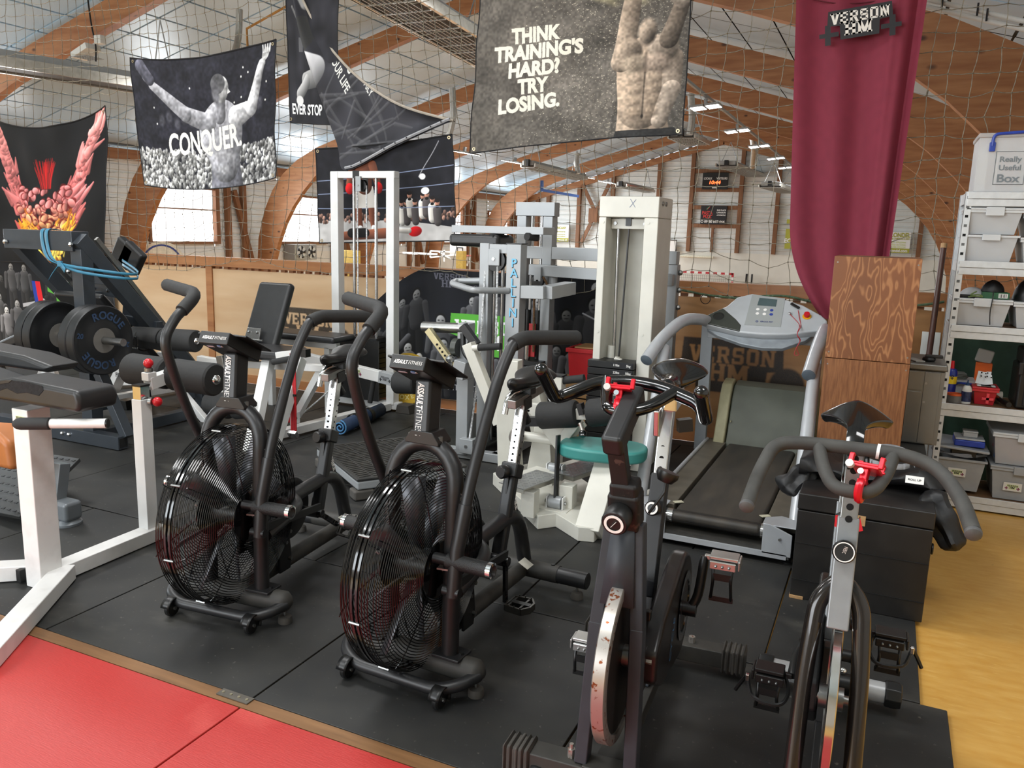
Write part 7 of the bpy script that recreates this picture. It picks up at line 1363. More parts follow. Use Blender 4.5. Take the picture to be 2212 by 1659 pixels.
for i, (w_, x, y, wd) in enumerate((('THINK', .44, .72, .36), ("TRAINING'S", .46, .615, .64), ('HARD?', .44, .505, .37), ('TRY', .44, .395, .22), ('LOSING.', .415, .285, .45))): I.text(w_, x, y, .088, (.93, .91, .85), w=wd, bold=.05, ang=.035)
banner('banner', "large grey brown banner printed THINK TRAINING'S HARD? TRY LOSING., centre of the net", 'banner', I, (-3.05, 3.33), (-1.42, 3.28), (-1.419, 2.23), (-3.111, 2.123), st=.03, sb=-.02, seed=12, wr=.026)
# fallen banner: hanging strip and folded-over triangle
I = Img(.9, 460, (.16, .16, .18), 15); I.noise(.3, 40)
I.cap((.3, .3), (.6, .34), .06, .08, (.5, .5, .5)); I.cap((.2, .2), (.34, .3), .05, .05, (.55, .55, .55)); I.ell(.2, .16, .06, .035, (.85, .85, .85)); I.text('EVER STOP', .34, .1, .07, (.92, .92, .92), w=.58, bold=.03)
I.cap((.1, .8), (.3, .62), .012, .012, (.4, .4, .4)); I.poly([(.2, .5), (.28, .5), (.28, .6), (.2, .6)], (.35, .35, .36))
T2, _f = banner('fallen_banner', 'half fallen dark banner folded to a triangle, its hidden part reading EVER STOP', 'banner', I, (-4.94, 3.62), (-4.38, 3.62), (-4.42, 2.376), (-4.906, 2.41), y=5.945, seed=3, wr=.012)
I = Img(1.5, 520, (.2, .2, .22), 17); I.noise(.3, 50)
for i in range(30): a = I.r.uniform(0, 1.2); I.cap((I.r.uniform(.3, 1.2), I.r.uniform(0, .5)), (I.r.uniform(.3, 1.2), I.r.uniform(0, .6)), .012, .006, (.34, .34, .35), al=.5)
I.cap((.12, .62), (.2, .2), .09, .05, (.62, .62, .63)); I.ell(.2, .7, .085, .1, (.22, .22, .22)); I.cap((.16, .56), (.32, .52), .07, .08, (.66, .66, .67)); I.cap((.2, .86), (.12, .98), .03, .03, (.6, .6, .6))
for w_, x, y, h, wd in (('CHANGE YOUR LIFE', .44, .6, .05, .5), ('something', .54, .66, .075, .34), ('YOU DO DAILY', .72, .5, .045, .3), ('GUND', .86, .5, .06, .14)): I.text(w_, x, y, h, (.86, .86, .84), w=wd, bold=.02, ang=-.85)
# outline of the folded part: upper sagging edge, then its two lower edges
q = lambda a, b: (U(a, b, y=5.93).x, U(a, b, y=5.93).z)
top = spline([(*q(640, -60), 0), (*q(665, 15), 0), (*q(705, 90), 0), (*q(775, 165), 0), (*q(870, 228), 0), (*q(984, 262), 0)], 6); low = spline([(*q(634, -60), 0), (*q(655, 60), 0), (*q(690, 180), 0), (*q(735, 310), 0), (*q(757, 370), 0), (*q(870, 318), 0), (*q(983, 266), 0)], 5)
def tri(u, v):
    a = top[min(len(top)-1, int(round(u*(len(top)-1))))]; b = low[min(len(low)-1, int(round(u*(len(low)-1))))]
    p = b.lerp(a, v); return V((p.x, 5.885-.03*sin(v*4+u*2)-.02*sin(u*9-v*5), p.y))
I2 = I.a[::-1, :, :] if False else I.a
def triuv(b, o, n):
    x0, x1, z0, z1 = -4.95, -3.28, 1.98, 3.6
    for i in range(o, o+n): p = b.v[i]; b.uv[i] = ((p.x-x0)/(x1-x0), (p.z-z0)/(z1-z0))
b = MB().grid(tri, 30, 16, uv=False); triuv(b, 0, len(b.v)); b.build('folded_part', imgmat('fallen_print', I2), T2)
MB().tube([tri(u/30, 1)+V((0, -.01, 0)) for u in range(31)], .011, 6).build('rolled_edge', mat('pale_edge', '#a89f92', .7), T2)
bl_ = [tri(u/30, 0)+V((0, -.008, .022)) for u in range(20, 31)]; MB().tube(bl_, .012, 5).build('hem_band', mat('grey_hem', '#9c9ca0', .7), T2)
for i in range(1, 8): p = tri((20+1.25*i)/30, .0)+V((0, -.022, .022)); MB().cyl(p, p+V((0, -.004, 0)), .006, n=8).build('eyelet', M_ink, T2)
# club banner prints
def club(seed, A, n, gx, gw, gy, right=False):
    I = Img(A, 460, (.085, .09, .11), seed); I.noise(.25, 50); r = I.r
    for i in range(n): I.person(A*(i+.5)/n+r.uniform(-.04, .04), r.uniform(.12, .42), r.uniform(.4, .52), r.uniform(.12, .3), i % 3 == 0)
    for i in range(n): I.person(A*(i+.2)/n*.85+r.uniform(-.05, .05), r.uniform(-.1, .05), r.uniform(.38, .55), r.uniform(.2, .46), i % 2)
    I.poly([(gx-gw*.56, gy+gw*.3), (gx+gw*.56, gy+gw*.3), (gx+gw*.58, gy-.01), (gx+gw*.4, gy-.03), (gx+gw*.38, gy-gw*.31), (gx-gw*.38, gy-gw*.31), (gx-gw*.4, gy-.03), (gx-gw*.58, gy+.0)], (.36, .68, .25)); I.logo(gx, gy, gw, (.95, .95, .95))
    return I
I = club(21, 2.1, 11, 1.02, .52, .52)
I.logo(.72, .92, .25, (.33, .33, .37)); I.text("CLUB D'HALTEROPHILIE", 1.15, .88, .03, (.45, .45, .48), w=.5); I.text('MUSCULATION', 1.05, .045, .05, (.7, .7, .72), w=.4, bold=.02); I.text('ATHLETE', .85, .1, .045, (.7, .7, .72), w=.28, bold=.02)
I.poly([(1.66, 0), (2.1, 0), (2.1, 1), (1.66, 1)], (.08, .08, .095)); I.poly([(1.66, 0), (2.1, 0), (2.1, .35), (1.66, .42)], (.16, .165, .19))
I.person(1.78, .2, .62, .16); I.cap((1.7, .72), (2.08, .52), .006, .006, (.6, .6, .62)); I.cap((1.82, .56), (1.93, .62), .03, .022, (.62, .62, .64)); I.person(1.95, .28, .26, .6); I.person(2.04, .3, .24, .5)
for x, y in ((1.78, .2), (1.93, .1)): I.ell(x, y, .08, .045, (.55, .56, .58), sh=.3); I.ell(x, y+.03, .08, .04, (.2, .2, .22))
for i in range(40): I.ell(I.r.uniform(1.8, 2.1), I.r.uniform(.6, .8), .004, .004, (.6, .6, .6))
for i in range(9): a = pi*i/8; I.ell(1.8+.035*cos(a), .9+.03*sin(a), .012, .016, (.6, .6, .6))
def droop(u, v, x, y, z):   # the upper left corner has slipped: the edge falls in a curve from the gathered point
    k = max(0, (.26-u)/.26); z2 = z-(k**1.5)*.42*v; x2 = x+.05*k*v; y2 = y-.02*math.exp(-((u-.27)/.05)**2)*v-.015*sin((u-.27)*60*(1.2-v))*math.exp(-abs(u-.27)*9)*v
    return x2, y2, z2
banner('club_banner', 'black club banner with green badge and members, on the wall behind the grey machine', 'banner', I, (-4.2, 1.235), (-1.664, 1.245), (-1.62, .14), (-4.217, .06), y=6.03, wr=.006, seed=22, eye=False, fn=droop, nu=70, group='club banners on the wall')
I = club(23, 1.7, 9, 1.15, .62, .62); 
for s, c in ((.57, (.15, .25, .62)), (.62, (.85, .12, .16))): I.poly([(s, .72), (s+.07, .72), (s+.15, .22), (s+.08, .22)], c)
I.poly([(.42, .42), (.6, .46), (.6, .5), (.42, .46)], (.7, .7, .72)); I.poly([(1.6, .45), (1.7, .45), (1.7, .49), (1.6, .49)], (.7, .7, .72)); I.poly([(.8, .46), (.88, .48), (.88, .52), (.8, .5)], (.7, .7, .72))
banner('club_banner', 'black club banner with red and blue barbell beside its green badge, behind the leg press', 'banner', I, (-9.3, 1.17), (-7.35, 1.17), (-7.35, .1), (-9.3, .1), y=6.03, wr=.008, seed=24, eye=False, group='club banners on the wall')
# tall plain wine red banner with the badge
A = .5; I = Img(.4, 900, (.50, .185, .25), 31); I.noise(.03, 14)
def folds(u, v, x, y, z):
    y -= .035*sin(u*5+1+v)+.02*sin(u*17+v*2)+(.05*math.exp(-((u-.86)/.05)**2)-.04*math.exp(-((u-.94)/.03)**2)+.03*math.exp(-((u-.78)/.04)**2))*(.5+.5*(1-v)); 
    k = max(0, .28-v)/.28; x += .22*k**2.2*(1-u)*1.0; return x, y-.06*k, z
RT, rf = banner('banner', 'tall wine red hanging banner with the black and white club badge at its top', 'banner', I, (-.735, 3.3), (.055, 3.3), (-.02, .93), (-.6, 1.02), y=5.92, wr=.0, seed=32, eye=False, fn=folds, nu=60, nv=60)
lg = U(1857, 46, y=5.82); ud = V((1, 0, .10)).normalized(); vd = V((-.10, 0, 1)).normalized()
k = badge(RT, lg, ud, vd, .34, M_ink, mat('badge_white', '#e6e2da', .6, 0, 0), M_ink)
MB().tube(spline([rf(.05, .93), rf(.06, .905), rf(.3, .895), rf(.6, .9), rf(.8, .91), rf(.9, .94)], 5), .004, 5).build('seam', mat('wine_dark', '#5e1826', .8, 0, 0), RT)
# stencilled badge sprayed on two plywood panels
for o in [o for o in COL.objects if o.name.startswith('plywood_panel')]:
    xs_ = [v.co.x for v in o.data.vertices]; x0_, x1_ = min(xs_)+OFF.get(o.name, V((0, 0, 0))).x, max(xs_)
    for cxp, czp, ww in ((-4.86, .60, .56), (-.985, .60, .62)):
        if x0_ < cxp < x1_:
            w_, h_ = x1_-x0_, 1.015; I = Img(w_/h_, 420, (.06, .055, .05), 40); I.m[:] = 0; cx_, cy_ = (cxp-x0_)/h_, (czp-.07)/h_; W_ = ww/h_
            bx_ = lambda a, b, c, d, s=.02: I.ell(cx_+(a+b)/2*W_, cy_+(c+d)/2*W_, (b-a)/2*W_*1.16, (d-c)/2*W_*1.25, (.06, .055, .05), soft=s)
            I.poly([(cx_-.58*W_, cy_+.3*W_), (cx_+.58*W_, cy_+.3*W_), (cx_+.6*W_, cy_-.03*W_), (cx_+.42*W_, cy_-.05*W_), (cx_+.4*W_, cy_-.34*W_), (cx_-.4*W_, cy_-.34*W_), (cx_-.42*W_, cy_-.05*W_), (cx_-.6*W_, cy_-.03*W_)], (.06, .055, .05)); bx_(.48, .82, -.34, -.02); bx_(-.82, -.48, -.34, -.02)
            M_ = I.m.copy(); I.m[:] = 0
            for q_ in LOGO: I.poly([(cx_+a*W_, cy_+b*W_) for a, b in q_], (1, 1, 1))
            al = np.clip(M_-I.m*1.0, 0, 1); k_ = 2
            for ax in (0, 1): al = sum(np.roll(al, i, ax) for i in range(-k_, k_+1))/(2*k_+1)
            nz = np.random.RandomState(3).rand(*al.shape).astype(np.float32); al = np.clip(al*(.82+.3*nz), 0, .96); ar = np.zeros((*al.shape, 3), np.float32)+.05
            pm_ = imgmat('stencilled_'+o.name, ar, base=o.data.materials[0], alpha=al)
            b = MB(); b.box((w_/2+x0_, YP+.009, .5775), (w_, .018, 1.015)); 
            for i, v in enumerate(b.v):
                if v.y < YP+.005: b.uv[i] = ((v.x-x0_)/w_, (v.z-.07)/h_)
            off = OFF.get(pp.name, V((0, 0, 0))); o.data = b.mesh('plywood_panel', pm_, off)
# ---- safety net
NY, NZ0, NZ1, NX0, NX1, NC = 5.972, 1.13, 4.1, -9.6, 2.6, .128
rn = np.random.RandomState(9); nxn, nzn = int((NX1-NX0)/NC), int((NZ1-NZ0)/NC); jit = rn.normal(0, .010, (nzn+1, nxn+1, 2))
def npt(i, j):
    x = NX0+NC*i; z = NZ0+NC*j; low_ = max(0, 1-(z-NZ0)/.9)
    x += jit[j, i, 0]+.05*sin(z*2.1+x*.7)+.035*sin(x*1.9+z); z += jit[j, i, 1]+.03*sin(x*1.3+1)+low_*.05*sin(x*3.1)
    if x > -1.8: x += low_*-.10*(z-NZ0+.3); z += low_*.03*sin(x*9)
    return V((x, NY+.012*sin(x*3+z*2)+.015*low_*sin(x*5), z))
NP = [[npt(i, j) for i in range(nxn+1)] for j in range(nzn+1)]; nb = MB(); tri3 = [(cos(a), sin(a)) for a in (0, 2*pi/3, 4*pi/3)]
def cord(P, r):
    o = len(nb.v)
    for p, q in zip(P, P[1:]+[P[-1]+(P[-1]-P[-2])]):
        d = (q-p); s = V((-d.z, 0, d.x)).normalized()
        for c, n in tri3: nb.v.append(p+s*c*r+V((0, n*r, 0)))
    for i in range(len(P)-1):
        for k in range(3): nb.f.append((o+3*i+k, o+3*i+(k+1) % 3, o+3*i+3+(k+1) % 3, o+3*i+3+k))
def mids(P, s):
    out = []
    for a, b in zip(P, P[1:]): out += [a, (a+b)/2+V((0, 0, -.006*s)) if s else (a+b)/2+V((.004, 0, 0))]
    return out+[P[-1]]
ok = lambda i, j: NP[j][i].z < cz(NP[j][i].x)-.12
for j in range(nzn+1): cord(mids([NP[j][i] for i in range(nxn+1) if ok(i, j)], 1), .0030)
for i in range(nxn+1): cord(mids([NP[j][i] for j in range(nzn+1) if ok(i, j)], 0), .0030)
nt = thing('safety_net', 'wide knotted safety net hung above the plywood wall', 'net', (-3.3, NY, NZ0))
nb.build('mesh', mat('net_cord', '#777060', .8, 0, .35, 40), nt, kind='stuff')
kb = MB()
for j in range(nzn+1):
    for i in range(nxn+1):
        if not ok(i, j): continue
        p = NP[j][i]; o = len(kb.v); r = .0075; kb.v += [p+V(d)*r for d in ((1, 0, 0), (0, 1, 0), (-1, 0, 0), (0, -1, 0), (0, 0, 1), (0, 0, -1))]; kb.f += [(o, o+1, o+4), (o+1, o+2, o+4), (o+2, o+3, o+4), (o+3, o, o+4), (o+1, o, o+5), (o+2, o+1, o+5), (o+3, o+2, o+5), (o, o+3, o+5)]
kb.build('knot', mat('net_knot', '#6b6250', .85, 0, 0), nt, kind='stuff')
MB().tube(spline([U(a, b, y=5.955) for a, b in ((1395, 618), (1440, 622), (1480, 628), (1520, 636), (1560, 641), (1600, 644), (1640, 640), (1700, 640), (1780, 655), (1960, 660), (2040, 652))], 5), .009, 6).build('border_rope', mat('green_rope', '#4d5f45', .8, 0, .4, 60), nt)
MB().tube([NP[j][0]*0+U(1524, 646, y=5.95)+V((.035*cos(a), 0, .035*sin(a))) for j, a in zip([0]*16, [2*pi*i/16 for i in range(16)])], .003, 5, closed=True).build('rope_loop', M_blk2, nt)
# ================================================================ sports hall beyond the net
M_lamp = mat('led_panel', '#ffffff', .3, emit=7., var=0); M_fix = mat('fixture_grey', '#9b9d9c', .4, .4, .05); M_duct = mat('duct_silver', '#b7b6b0', .35, .7, .1, 14)
def lamp(p, label, w=.55, d=.4, tilt=0.):
    p = V(p); t = thing('led_floodlight', label, 'lamp', p, 'LED floodlights under the roof'); M = Matrix.Rotation(tilt, 3, 'Y'); W = lambda x, y, z: p+M @ V((x, y, z))
    for s in (-1, 1):
        k = MB().box(W(s*w*.27, 0, .03), (w*.5, d, .05), M=M).build('housing', M_fix, t, bev=.006); MB().box(W(s*w*.27, 0, .002), (w*.44, d*.9, .006), M=M).build('panel', M_lamp, k)
    MB().box(W(0, 0, .12), (.06, .12, .14), M=M).build('bracket', M_fix, t); return t
nm = ('nearest', 'second', 'third', 'fourth', 'fifth')
RL = [U(a, b, x=-4.0) for a, b in ((1525, 233), (1593, 284), (1640, 317), (1676, 343), (1698, 363))]
for i, p in enumerate(RL): lamp(p, 'lit LED floodlight pair hanging right of the THINK banner, %s of its row' % nm[i], .62-.02*i, .5, -.1)
MB().bar(RL[0]+V((0, -4, .25)), RL[-1]+V((0, 2, .25)), .05, .06).solo('cable_tray', M_fix, 'long grey cable tray carrying the LED floodlights right of the THINK banner', 'tray')
LLm = [U(a, b, x=-12.5) for a, b in ((1003, 331), (1112, 352), (1262, 383), (1313, 395))]
for i, p in enumerate(LLm): lamp(p, 'flat lit LED floodlight on the left roof slope, %s of its row' % nm[i], .7, .9, .15)
for p in RL[:3]+LLm[:3]: area('lamp_and_fill_light', p+V((0, 0, -.02)), .5, .4, 20, col=(1, .99, .96))
def heater(a, b, w, label, grid=True):
    a, b = V(a), V(b); t = thing('radiant_heater', label, 'heater', (a+b)/2, 'radiant heaters under the roof'); d = (b-a).normalized(); s = V((d.y, -d.x, 0)).normalized()
    MB().bar(a, b, w*.8, .16).build('housing', M_fix, t, bev=.01)
    for k in (-1, 1): MB().bar(a+s*k*w*.5+V((0, 0, -.07)), b+s*k*w*.5+V((0, 0, -.07)), .05, .12).build('reflector_edge', mat('reflector', '#d5d2c8', .2, .8), t)
    MB().bar(a+V((0, 0, -.1)), b+V((0, 0, -.1)), w*.86, .02).build('burner_tray', M_blk, t)
    if grid:
        g = MB(); L = (b-a).length
        for i in range(int(w/.07)): g.bar(a+s*(-w*.47+.07*i)+V((0, 0, -.15)), b+s*(-w*.47+.07*i)+V((0, 0, -.15)), .012)
        for i in range(int(L/.35)): g.bar(a+d*.35*i-s*w*.5+V((0, 0, -.15)), a+d*.35*i+s*w*.5+V((0, 0, -.15)), .014)
        g.build('guard_grid', M_duct, t, kind='stuff')
    MB().box(a-d*.06, (.16, .16, .22)).build('end_box', M_blk2, t)
    for p in (a+d*.6, b-d*.6):
        for k in (-1, 1): MB().tube([p+s*k*w*.4, p+V((0, 0, .9))], .012, 4).build('hanger', M_fix, t)
    return t
heater(U(-160, 100, x=-10), U(420, 195, x=-10), .55, 'long radiant heater strip above the flame banner at the left edge', False)
heater(U(800, -45, x=-5.6), U(1075, 122, x=-5.6), .75, 'broad gridded radiant heater just left of the THINK banner')
heater(U(1140, 352, x=-11.2), U(1256, 381, x=-11.2), .5, 'narrow radiant heater below the left LED row, above the grey machine'); heater(U(1342, 397, x=-11.2), U(1404, 410, x=-11.2), .5, 'small far radiant heater by the cream tower top')
heater(U(1570, 352, x=-6.6), U(1636, 377, x=-6.6), .9, 'radiant heater hanging above the scoreboard, right of it'); heater(U(1664, 397, x=-4.7), U(1706, 411, x=-4.7), .9, 'far radiant heater beside the wine red banner'); heater(U(1472, 288, x=-6), U(1506, 305, x=-6), .8, 'radiant heater peeping out under the corner of the THINK banner')
def duct(pts, r, label): MB().tube(fillet(pts, .4, 5), r, 12).solo('flue_pipe', M_duct, label, 'pipe', 'flue pipes of the heaters')
duct([U(517, 20, y=11), U(516, 80, y=11), U(503, 130, y=10.6)], .055, 'silver flue pipe above the CONQUER banner')
duct([U(977, 190, y=16), U(980, 255, y=16), U(968, 300, y=16)], .07, 'silver flue pipe left of the THINK banner')
duct([U(1492, 200, y=24), U(1496, 255, y=24), U(1490, 290, y=24)], .1, 'silver flue pipe right of the THINK banner'); duct([U(1622, 282, y=33), U(1630, 320, y=33), U(1626, 360, y=34)], .12, 'silver flue pipe above the scoreboard heater'); duct([U(1248, 330, y=29), U(1244, 350, y=29), U(1249, 375, y=29)], .09, 'silver flue pipe under the THINK banner edge')
MB().tube([U(535, 105, y=11.5), U(533, 62, y=11.5), U(625, 10, y=11.5)], .02, 8).solo('gas_pipe', mat('ochre_pipe', '#a9772f', .5), 'thin ochre gas pipe between the CONQUER and fallen banners', 'pipe')
t = thing('cage_light', 'white caged floodlight on the roof arch above the heater at top left', 'lamp', U(185, 112, y=10.4)); o = U(185, 112, y=10.4); MB().box(o, (.42, .3, .1), M=Matrix.Rotation(-.35, 3, 'Y')).build('housing', M_white, t, bev=.01); g = MB()
for i in range(8): g.box(o+V((-.22+.06*i, 0, -.1)), (.008, .34, .008)); g.box(o+V((0, -.17+.05*i, -.1)), (.44, .008, .008))
g.build('cage', M_fix, t, kind='stuff'); o = U(216, 86, y=10.4); MB().box(o, (.16, .12, .14)).solo('junction_box', M_white, 'white junction box on the roof arch above the caged floodlight', 'box', bev=.01)
MB().tube(spline([U(190, 0, y=10.45), U(196, 45, y=10.45), U(203, 80, y=10.4), U(207, 100, y=10.4), U(207, 133, y=10.4)], 4), .014, 6).solo('lamp_cable', M_blk2, 'black cable running down the arch to the caged floodlight', 'cable')
for i, (a, b) in enumerate((((1990, -4), (2240, 52)), ((1990, 12), (2240, 70)))):
    k = MB().tube([U(*a, y=6.7), U(*b, y=6.7)], .017, 12).solo('conduit_pipe', M_white, 'white plastic pipe under the roof top right, %s of two' % ('upper' if i == 0 else 'lower'), 'pipe', 'white pipes at top right')
for a in ((2036, 2), (2112, 20), (2132, 32)): MB().box(U(*a, y=6.68), (.012, .02, .08)).solo('cable_tie', M_ink, 'black tie round the white pipes at top right, %s' % {2036: 'nearest the red banner', 2112: 'in the middle', 2132: 'nearest the frame edge'}[a[0]], 'tie', 'ties on the white pipes')
# gable: scoreboard, signs, whiteboard
def panel(name, label, cat, x0, y0, x1, y1, m, y=GY-.36, th=.1):
    a, b = U(x0, y1, y=y), U(x1, y0, y=y); t = thing(name, label, cat, ((a.x+b.x)/2, y, a.z)); MB().bb((a.x, y, a.z), (b.x, y+th, b.z)).build('panel', m, t, bev=.01); return t, a, b
t, a, b = panel('scoreboard', 'black electronic scoreboard with glowing red 10:44 on the far wall', 'scoreboard', 1516, 373, 1574, 409, mat('score_black', '#141516', .4)); w = b.x-a.x; h = b.z-a.z; X_, Z_ = (1, 0, 0), (0, 0, 1)
lettering('LOCAUX', M_whtxt, t, (a.x+w*.22, GY-.37, a.z+h*.66), X_, Z_, h=h*.13, w=w*.32, bold=.02); lettering('VISITEURS', M_whtxt, t, (a.x+w*.76, GY-.37, a.z+h*.66), X_, Z_, h=h*.13, w=w*.42, bold=.02)
lettering('10:44', mat('led_red', '#ff5a2c', .4, emit=3., var=0), t, (a.x+w*.5, GY-.37, a.z+h*.42), X_, Z_, h=h*.2, w=w*.44, bold=.03, shear=.15); MB().bb((a.x+w*.4, GY-.372, a.z+h*.07), (a.x+w*.58, GY-.365, a.z+h*.13)).build('plate', M_whtxt, t)
t, a, b = panel('pizza_sign', 'black pizza advertising sign with red letters and a phone number on the far wall', 'sign', 1512, 445, 1571, 484, M_ink); w = b.x-a.x; h = b.z-a.z; M_rp = mat('red_sign', '#d83a34', .5, 0, 0)
lettering('PASTA', M_rp, t, (a.x+w*.26, GY-.37, a.z+h*.62), X_, Z_, h=h*.19, w=w*.4, bold=.02); lettering("PIZZ'", M_rp, t, (a.x+w*.28, GY-.37, a.z+h*.42), X_, Z_, h=h*.17, w=w*.34, bold=.02)
for s, f in (('SUR PLACE', .77), ('LIVRAISON', .64), ('A DOMICILE', .5)): lettering(s, M_whtxt, t, (a.x+w*.79, GY-.37, a.z+h*f), X_, Z_, h=h*.075, w=w*.34, bold=.03)
lettering('09 80 897 664', M_whtxt, t, (a.x+w*.55, GY-.37, a.z+h*.15), X_, Z_, h=h*.13, w=w*.78, bold=.03); MB().lathe((a.x+w*.075, GY-.372, a.z+h*.15), (0, -1, 0), [(h*.05, 0), (h*.075, 0), (h*.075, .005), (h*.05, .005)], 14, closed=True).build('phone_mark', M_whtxt, t)
for i, c in enumerate(('#3a9a4a', '#e8e6e0', '#d83a34')): MB().bar((a.x+w*(.2+.035*i), GY-.372, a.z+h*.8), (a.x+w*(.3+.035*i), GY-.372, a.z+h*.95), .01, h*.05, (0, -1, 0)).build('stroke', mat('flag'+c, c, .5, 0, 0), t)
M_olv = mat('olive_green', '#a7a63a', .6, 0, 0)
def ad(label, x0, y0, x1, y1, lines, band, y=GY-.36):
    t, a, b = panel('advert_board', label, 'sign', x0, y0, x1, y1, M_whtxt, y); w = b.x-a.x; h = b.z-a.z
    if band: MB().bb((a.x, y-.006, a.z), (b.x, y, a.z+h*.22)).build('green_band', M_olv, t)
    for s, fx, fz, hh, ww, c in lines: lettering(s, c, t, (a.x+w*fx, y-.012, a.z+h*fz), X_, Z_, h=h*hh, w=w*ww, bold=.03)
ad('white advert board with a green foot, behind the grey rear tower', 1180, 486, 1229, 521, (('MONCANY', .6, .82, .14, .6, M_olv), ('Menuiserie', .6, .6, .07, .5, M_olv), ('Couverture', .6, .45, .07, .5, M_olv), ('& Rénovation', .6, .33, .07, .5, M_olv), ('02.31.00.53.10', .6, .1, .1, .7, M_whtxt)), True)
ad('white advert board of a motorhome dealer right of the wine red banner', 1900, 502, 1969, 545, (('BLONDEL', .6, .86, .2, .75, M_olv), ('& CAMPING-CARS', .66, .68, .08, .6, M_olv), ("Parc d'Activites", .6, .52, .09, .5, M_stk), ("Rives de l'Odon", .6, .4, .09, .5, M_stk), ('14790 VERSON', .6, .28, .08, .5, M_stk), ('blondel.com', .62, .11, .13, .62, M_whtxt)), True)
t, a, b = panel('advert_board', 'olive green advert board peeping out left of the wine red banner', 'sign', 1694, 495, 1730, 537, M_olv, GY-.36); lettering('ECO', M_whtxt, t, (a.x+.25, GY-.372, a.z+.4), X_, Z_, h=.2, bold=.03)
t, a, b = panel('advert_board', 'small olive sign above the olive board by the red banner', 'sign', 1699, 474, 1720, 483, M_olv, GY-.36)
t, a, b = panel('whiteboard', 'white notice board with a black frame behind the cream tower', 'board', 1430, 519, 1462, 543, M_whtxt, GY-.32); MB().tube([V((a.x, GY-.34, a.z)), V((b.x, GY-.34, a.z)), V((b.x, GY-.34, b.z)), V((a.x, GY-.34, b.z))], .03, 4, closed=True).build('frame', M_ink, t)
MB().cyl(U(1470, 553, y=GY-.2), U(1541, 556, y=GY-.2), .07, n=10).solo('strip_light', mat('strip_cream', '#e2dcc6', .5), 'long cream strip light on the low far wall', 'lamp')
# goal, hoops, fan unit, bracket
t = thing('handball_goal', 'red and white handball goal before the far wall, seen over the plywood', 'goal', U(1530, 640, y=42)); zg, zb_ = U(1583, 592, y=42).z, CZ; gx1, gx0 = U(1583, 592, y=42).x, U(1583, 592, y=42).x-3.1
M_gr, M_gw = mat('goal_red', '#b8202c', .4, 0, 0), mat('goal_white', '#e4e2dd', .4, 0, 0)
for i in range(16): MB().bar((gx0+3.1*i/16, 42, zg), (gx0+3.1*(i+1)/16, 42, zg), .1, .1).build('crossbar_band', M_gr if i % 2 else M_gw, t)
for x in (gx0, gx1):
    for i in range(9): MB().bar((x, 42, zg-.21*i+.05), (x, 42, zg-.21*(i+1)+.05), .1, .1, (0, 1, 0)).build('post_band', M_gr if i % 2 == 0 else M_gw, t)
g = MB()
for i in range(31): g.tube([(gx0+.1*i, 42.05, zg), (gx0+.1*i, 42.9, zg-.15), (gx0+.1*i, 43, CZ)], .008, 3)
for j in range(12): g.tube([(gx0, 42.95, zg-.2-.14*j), (gx1, 42.95, zg-.2-.14*j)], .008, 3)
g.build('goal_net', mat('goal_net', '#8e8a82', .9), t, kind='stuff'); MB().bar((gx1+.55, 43, zg-.0), (gx1+.55, 43, CZ), .14, .05, (0, 1, 0)).bar((gx1+.8, 43, zg), (gx1+.8, 43, CZ), .08, .05, (0, 1, 0)).build('wall_bar', M_ink, t)
def ndisc(c, n, r, th): n = V(n).normalized(); return MB().lathe(V(c)-n*th, n, [(.001, 0), (r, 0), (r, th), (.001, th)], 40)
c = U(351, 568, x=-18.6); nrm = V((.75, -.66, 0)); t = thing('round_backboard', 'round cream basketball backboard with a blue ring, behind the plywood wall', 'backboard', c); k = ndisc(c, nrm, .60, .05).build('board', mat('cream_board', '#ddd6bf', .5), t); MB().lathe(c+nrm*.002, nrm, [(.47, 0), (.52, 0), (.52, .004), (.47, .004)], 40, closed=True).build('ring_line', mat('ring_blue', '#2f3f80', .5), k); MB().bar(c-V((0, 0, .3)), V((c.x-.6, c.y+.6, CZ)), .12, .12).build('stand', M_white, t)
y_ = 30; t = thing('basketball_hoop', 'white basketball hoop with an orange rim seen under the ring banner', 'hoop', U(985, 560, y=y_)); a = U(972, 528, y=y_); b = U(990, 553, y=y_); MB().bb((a.x, y_, b.z), (b.x+.35, y_+.05, a.z)).build('backboard', M_gw, t); MB().tube([V((a.x+.35, y_-.02, b.z+.12)), V((b.x+.2, y_-.02, b.z+.12)), V((b.x+.2, y_-.02, a.z-.12)), V((a.x+.35, y_-.02, a.z-.12))], .025, 4, closed=True).build('target_square', M_ink, t)
rc = U(1004, 552, y=y_-.4); MB().tube([rc+V((.24*cos(q_), .24*sin(q_), 0)) for q_ in [2*pi*i/20 for i in range(20)]], .025, 6, closed=True).build('rim', mat('rim_orange', '#c8482c', .4), t); g = MB()
for i in range(10): q_ = 2*pi*i/10; g.tube([rc+V((.24*cos(q_), .24*sin(q_), 0)), rc+V((.14*cos(q_+.3), .14*sin(q_+.3), -.42))], .01, 3).tube([rc+V((.24*cos(q_), .24*sin(q_), 0)), rc+V((.14*cos(q_-.3), .14*sin(q_-.3), -.42))], .01, 3)
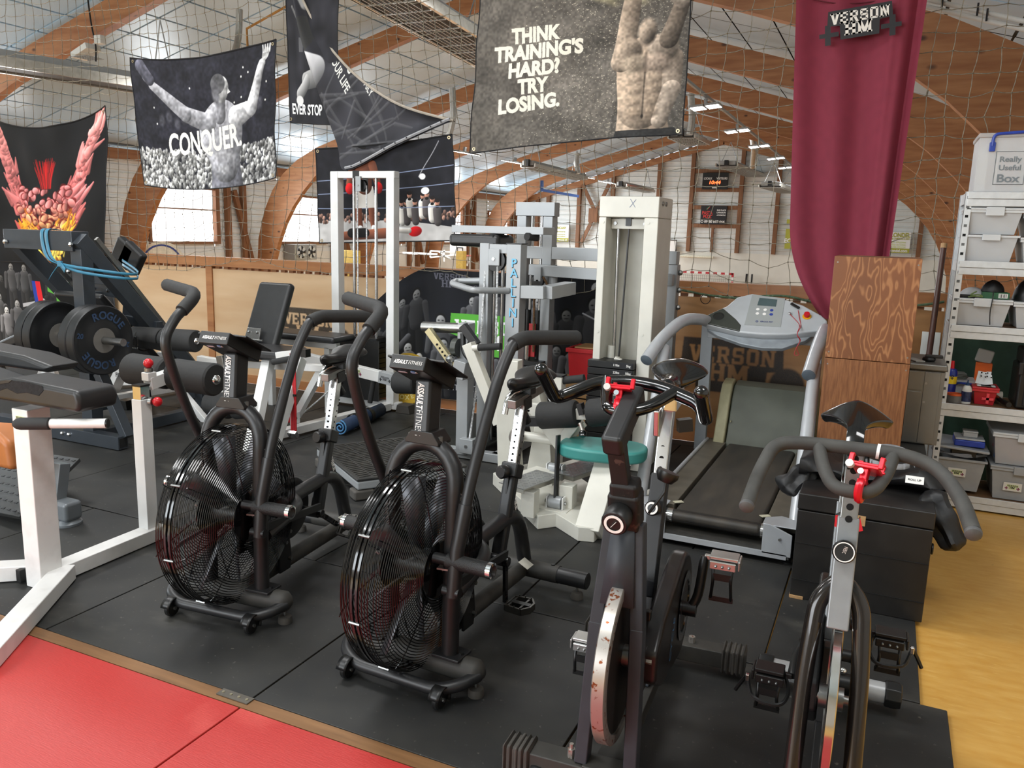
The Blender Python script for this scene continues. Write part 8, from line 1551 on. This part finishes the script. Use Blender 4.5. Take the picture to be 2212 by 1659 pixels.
g.build('net', M_gw, t, kind='stuff'); k = MB().bar(U(930, 542, y=y_), U(990, 545, y=y_), .06).bar(U(930, 556, y=y_), U(990, 550, y=y_), .06).bar(U(960, 540, y=y_), U(960, 565, y=y_), .06).bar(U(945, 542, y=y_), U(975, 560, y=y_), .05).bar(U(930, 542, y=y_), U(930, 556, y=y_), .06).bar(V((WX-.01, y_, U(930, 549, y=y_).z)), U(945, 549, y=y_), .08).build('arm_frame', M_gw, t)
a, b = U(637, 562, x=WX+.5), U(684, 528, x=WX+.5); t = thing('fan_unit', 'grey box with two black fans on the long wall under a window', 'fan', (WX+.3, (a.y+b.y)/2, a.z)); MB().bb((WX+.02, a.y, a.z), (WX+.5, b.y, b.z)).build('casing', M_fix, t, bev=.01)
for f in (.27, .73):
    cc_ = V((WX+.505, a.y+(b.y-a.y)*f, (a.z+b.z)/2)); rr_ = (b.z-a.z)*.42; k = MB().lathe(cc_, (1, 0, 0), [(.001, 0), (rr_, 0), (rr_, .02), (.001, .02)], 24).build('fan_mouth', mat('fan_grey', '#c4c6c4', .5), t); bl2 = MB()
    for i in range(5): q_ = 2*pi*i/5; e = V((0, cos(q_), sin(q_))); g_ = V((0, -sin(q_), cos(q_))); bl2.add([cc_+V((.03, 0, 0))+e*.05, cc_+V((.04, 0, 0))+e*rr_*.95+g_*rr_*.35, cc_+V((.03, 0, 0))+e*rr_*.9-g_*rr_*.2], [(0, 1, 2)])
    bl2.build('fan_blade', M_ink, k, solid=.01); MB().lathe(cc_+V((.02, 0, 0)), (1, 0, 0), [(.001, 0), (.07, 0), (.06, .04), (.001, .05)], 14).build('fan_hub', M_ink, k)
a, b = U(1167, 410, y=36), U(1250, 424, y=36); MB().bar(a, b, .14, .12).bar(U(1171, 390, y=36), U(1171, 412, y=36), .12, .12, (0, 1, 0)).solo('wall_bracket', mat('blue_steel', '#27406e', .4, .2), 'dark blue steel bracket under the far roof', 'bracket')
for a0, a1, l in (((1000, 527), (1040, 520), 'yellow'), ): pass
M_yl = mat('yellow_pallet', '#c2a24a', .6, 0, .1)
for i, (x0, x1, l) in enumerate(((730, 768, 'left of'), (985, 1000, 'right of'))):
    yq = 24+5*i; a, b = U(x0, 560, y=yq), U(x1, 548, y=yq); MB().bb((a.x, yq, CZ), (b.x, yq+.3, b.z+.1)).solo('yellow_box', M_yl, 'yellow box on the court seen low %s the white cable tower posts' % l, 'box', 'yellow boxes on the court')
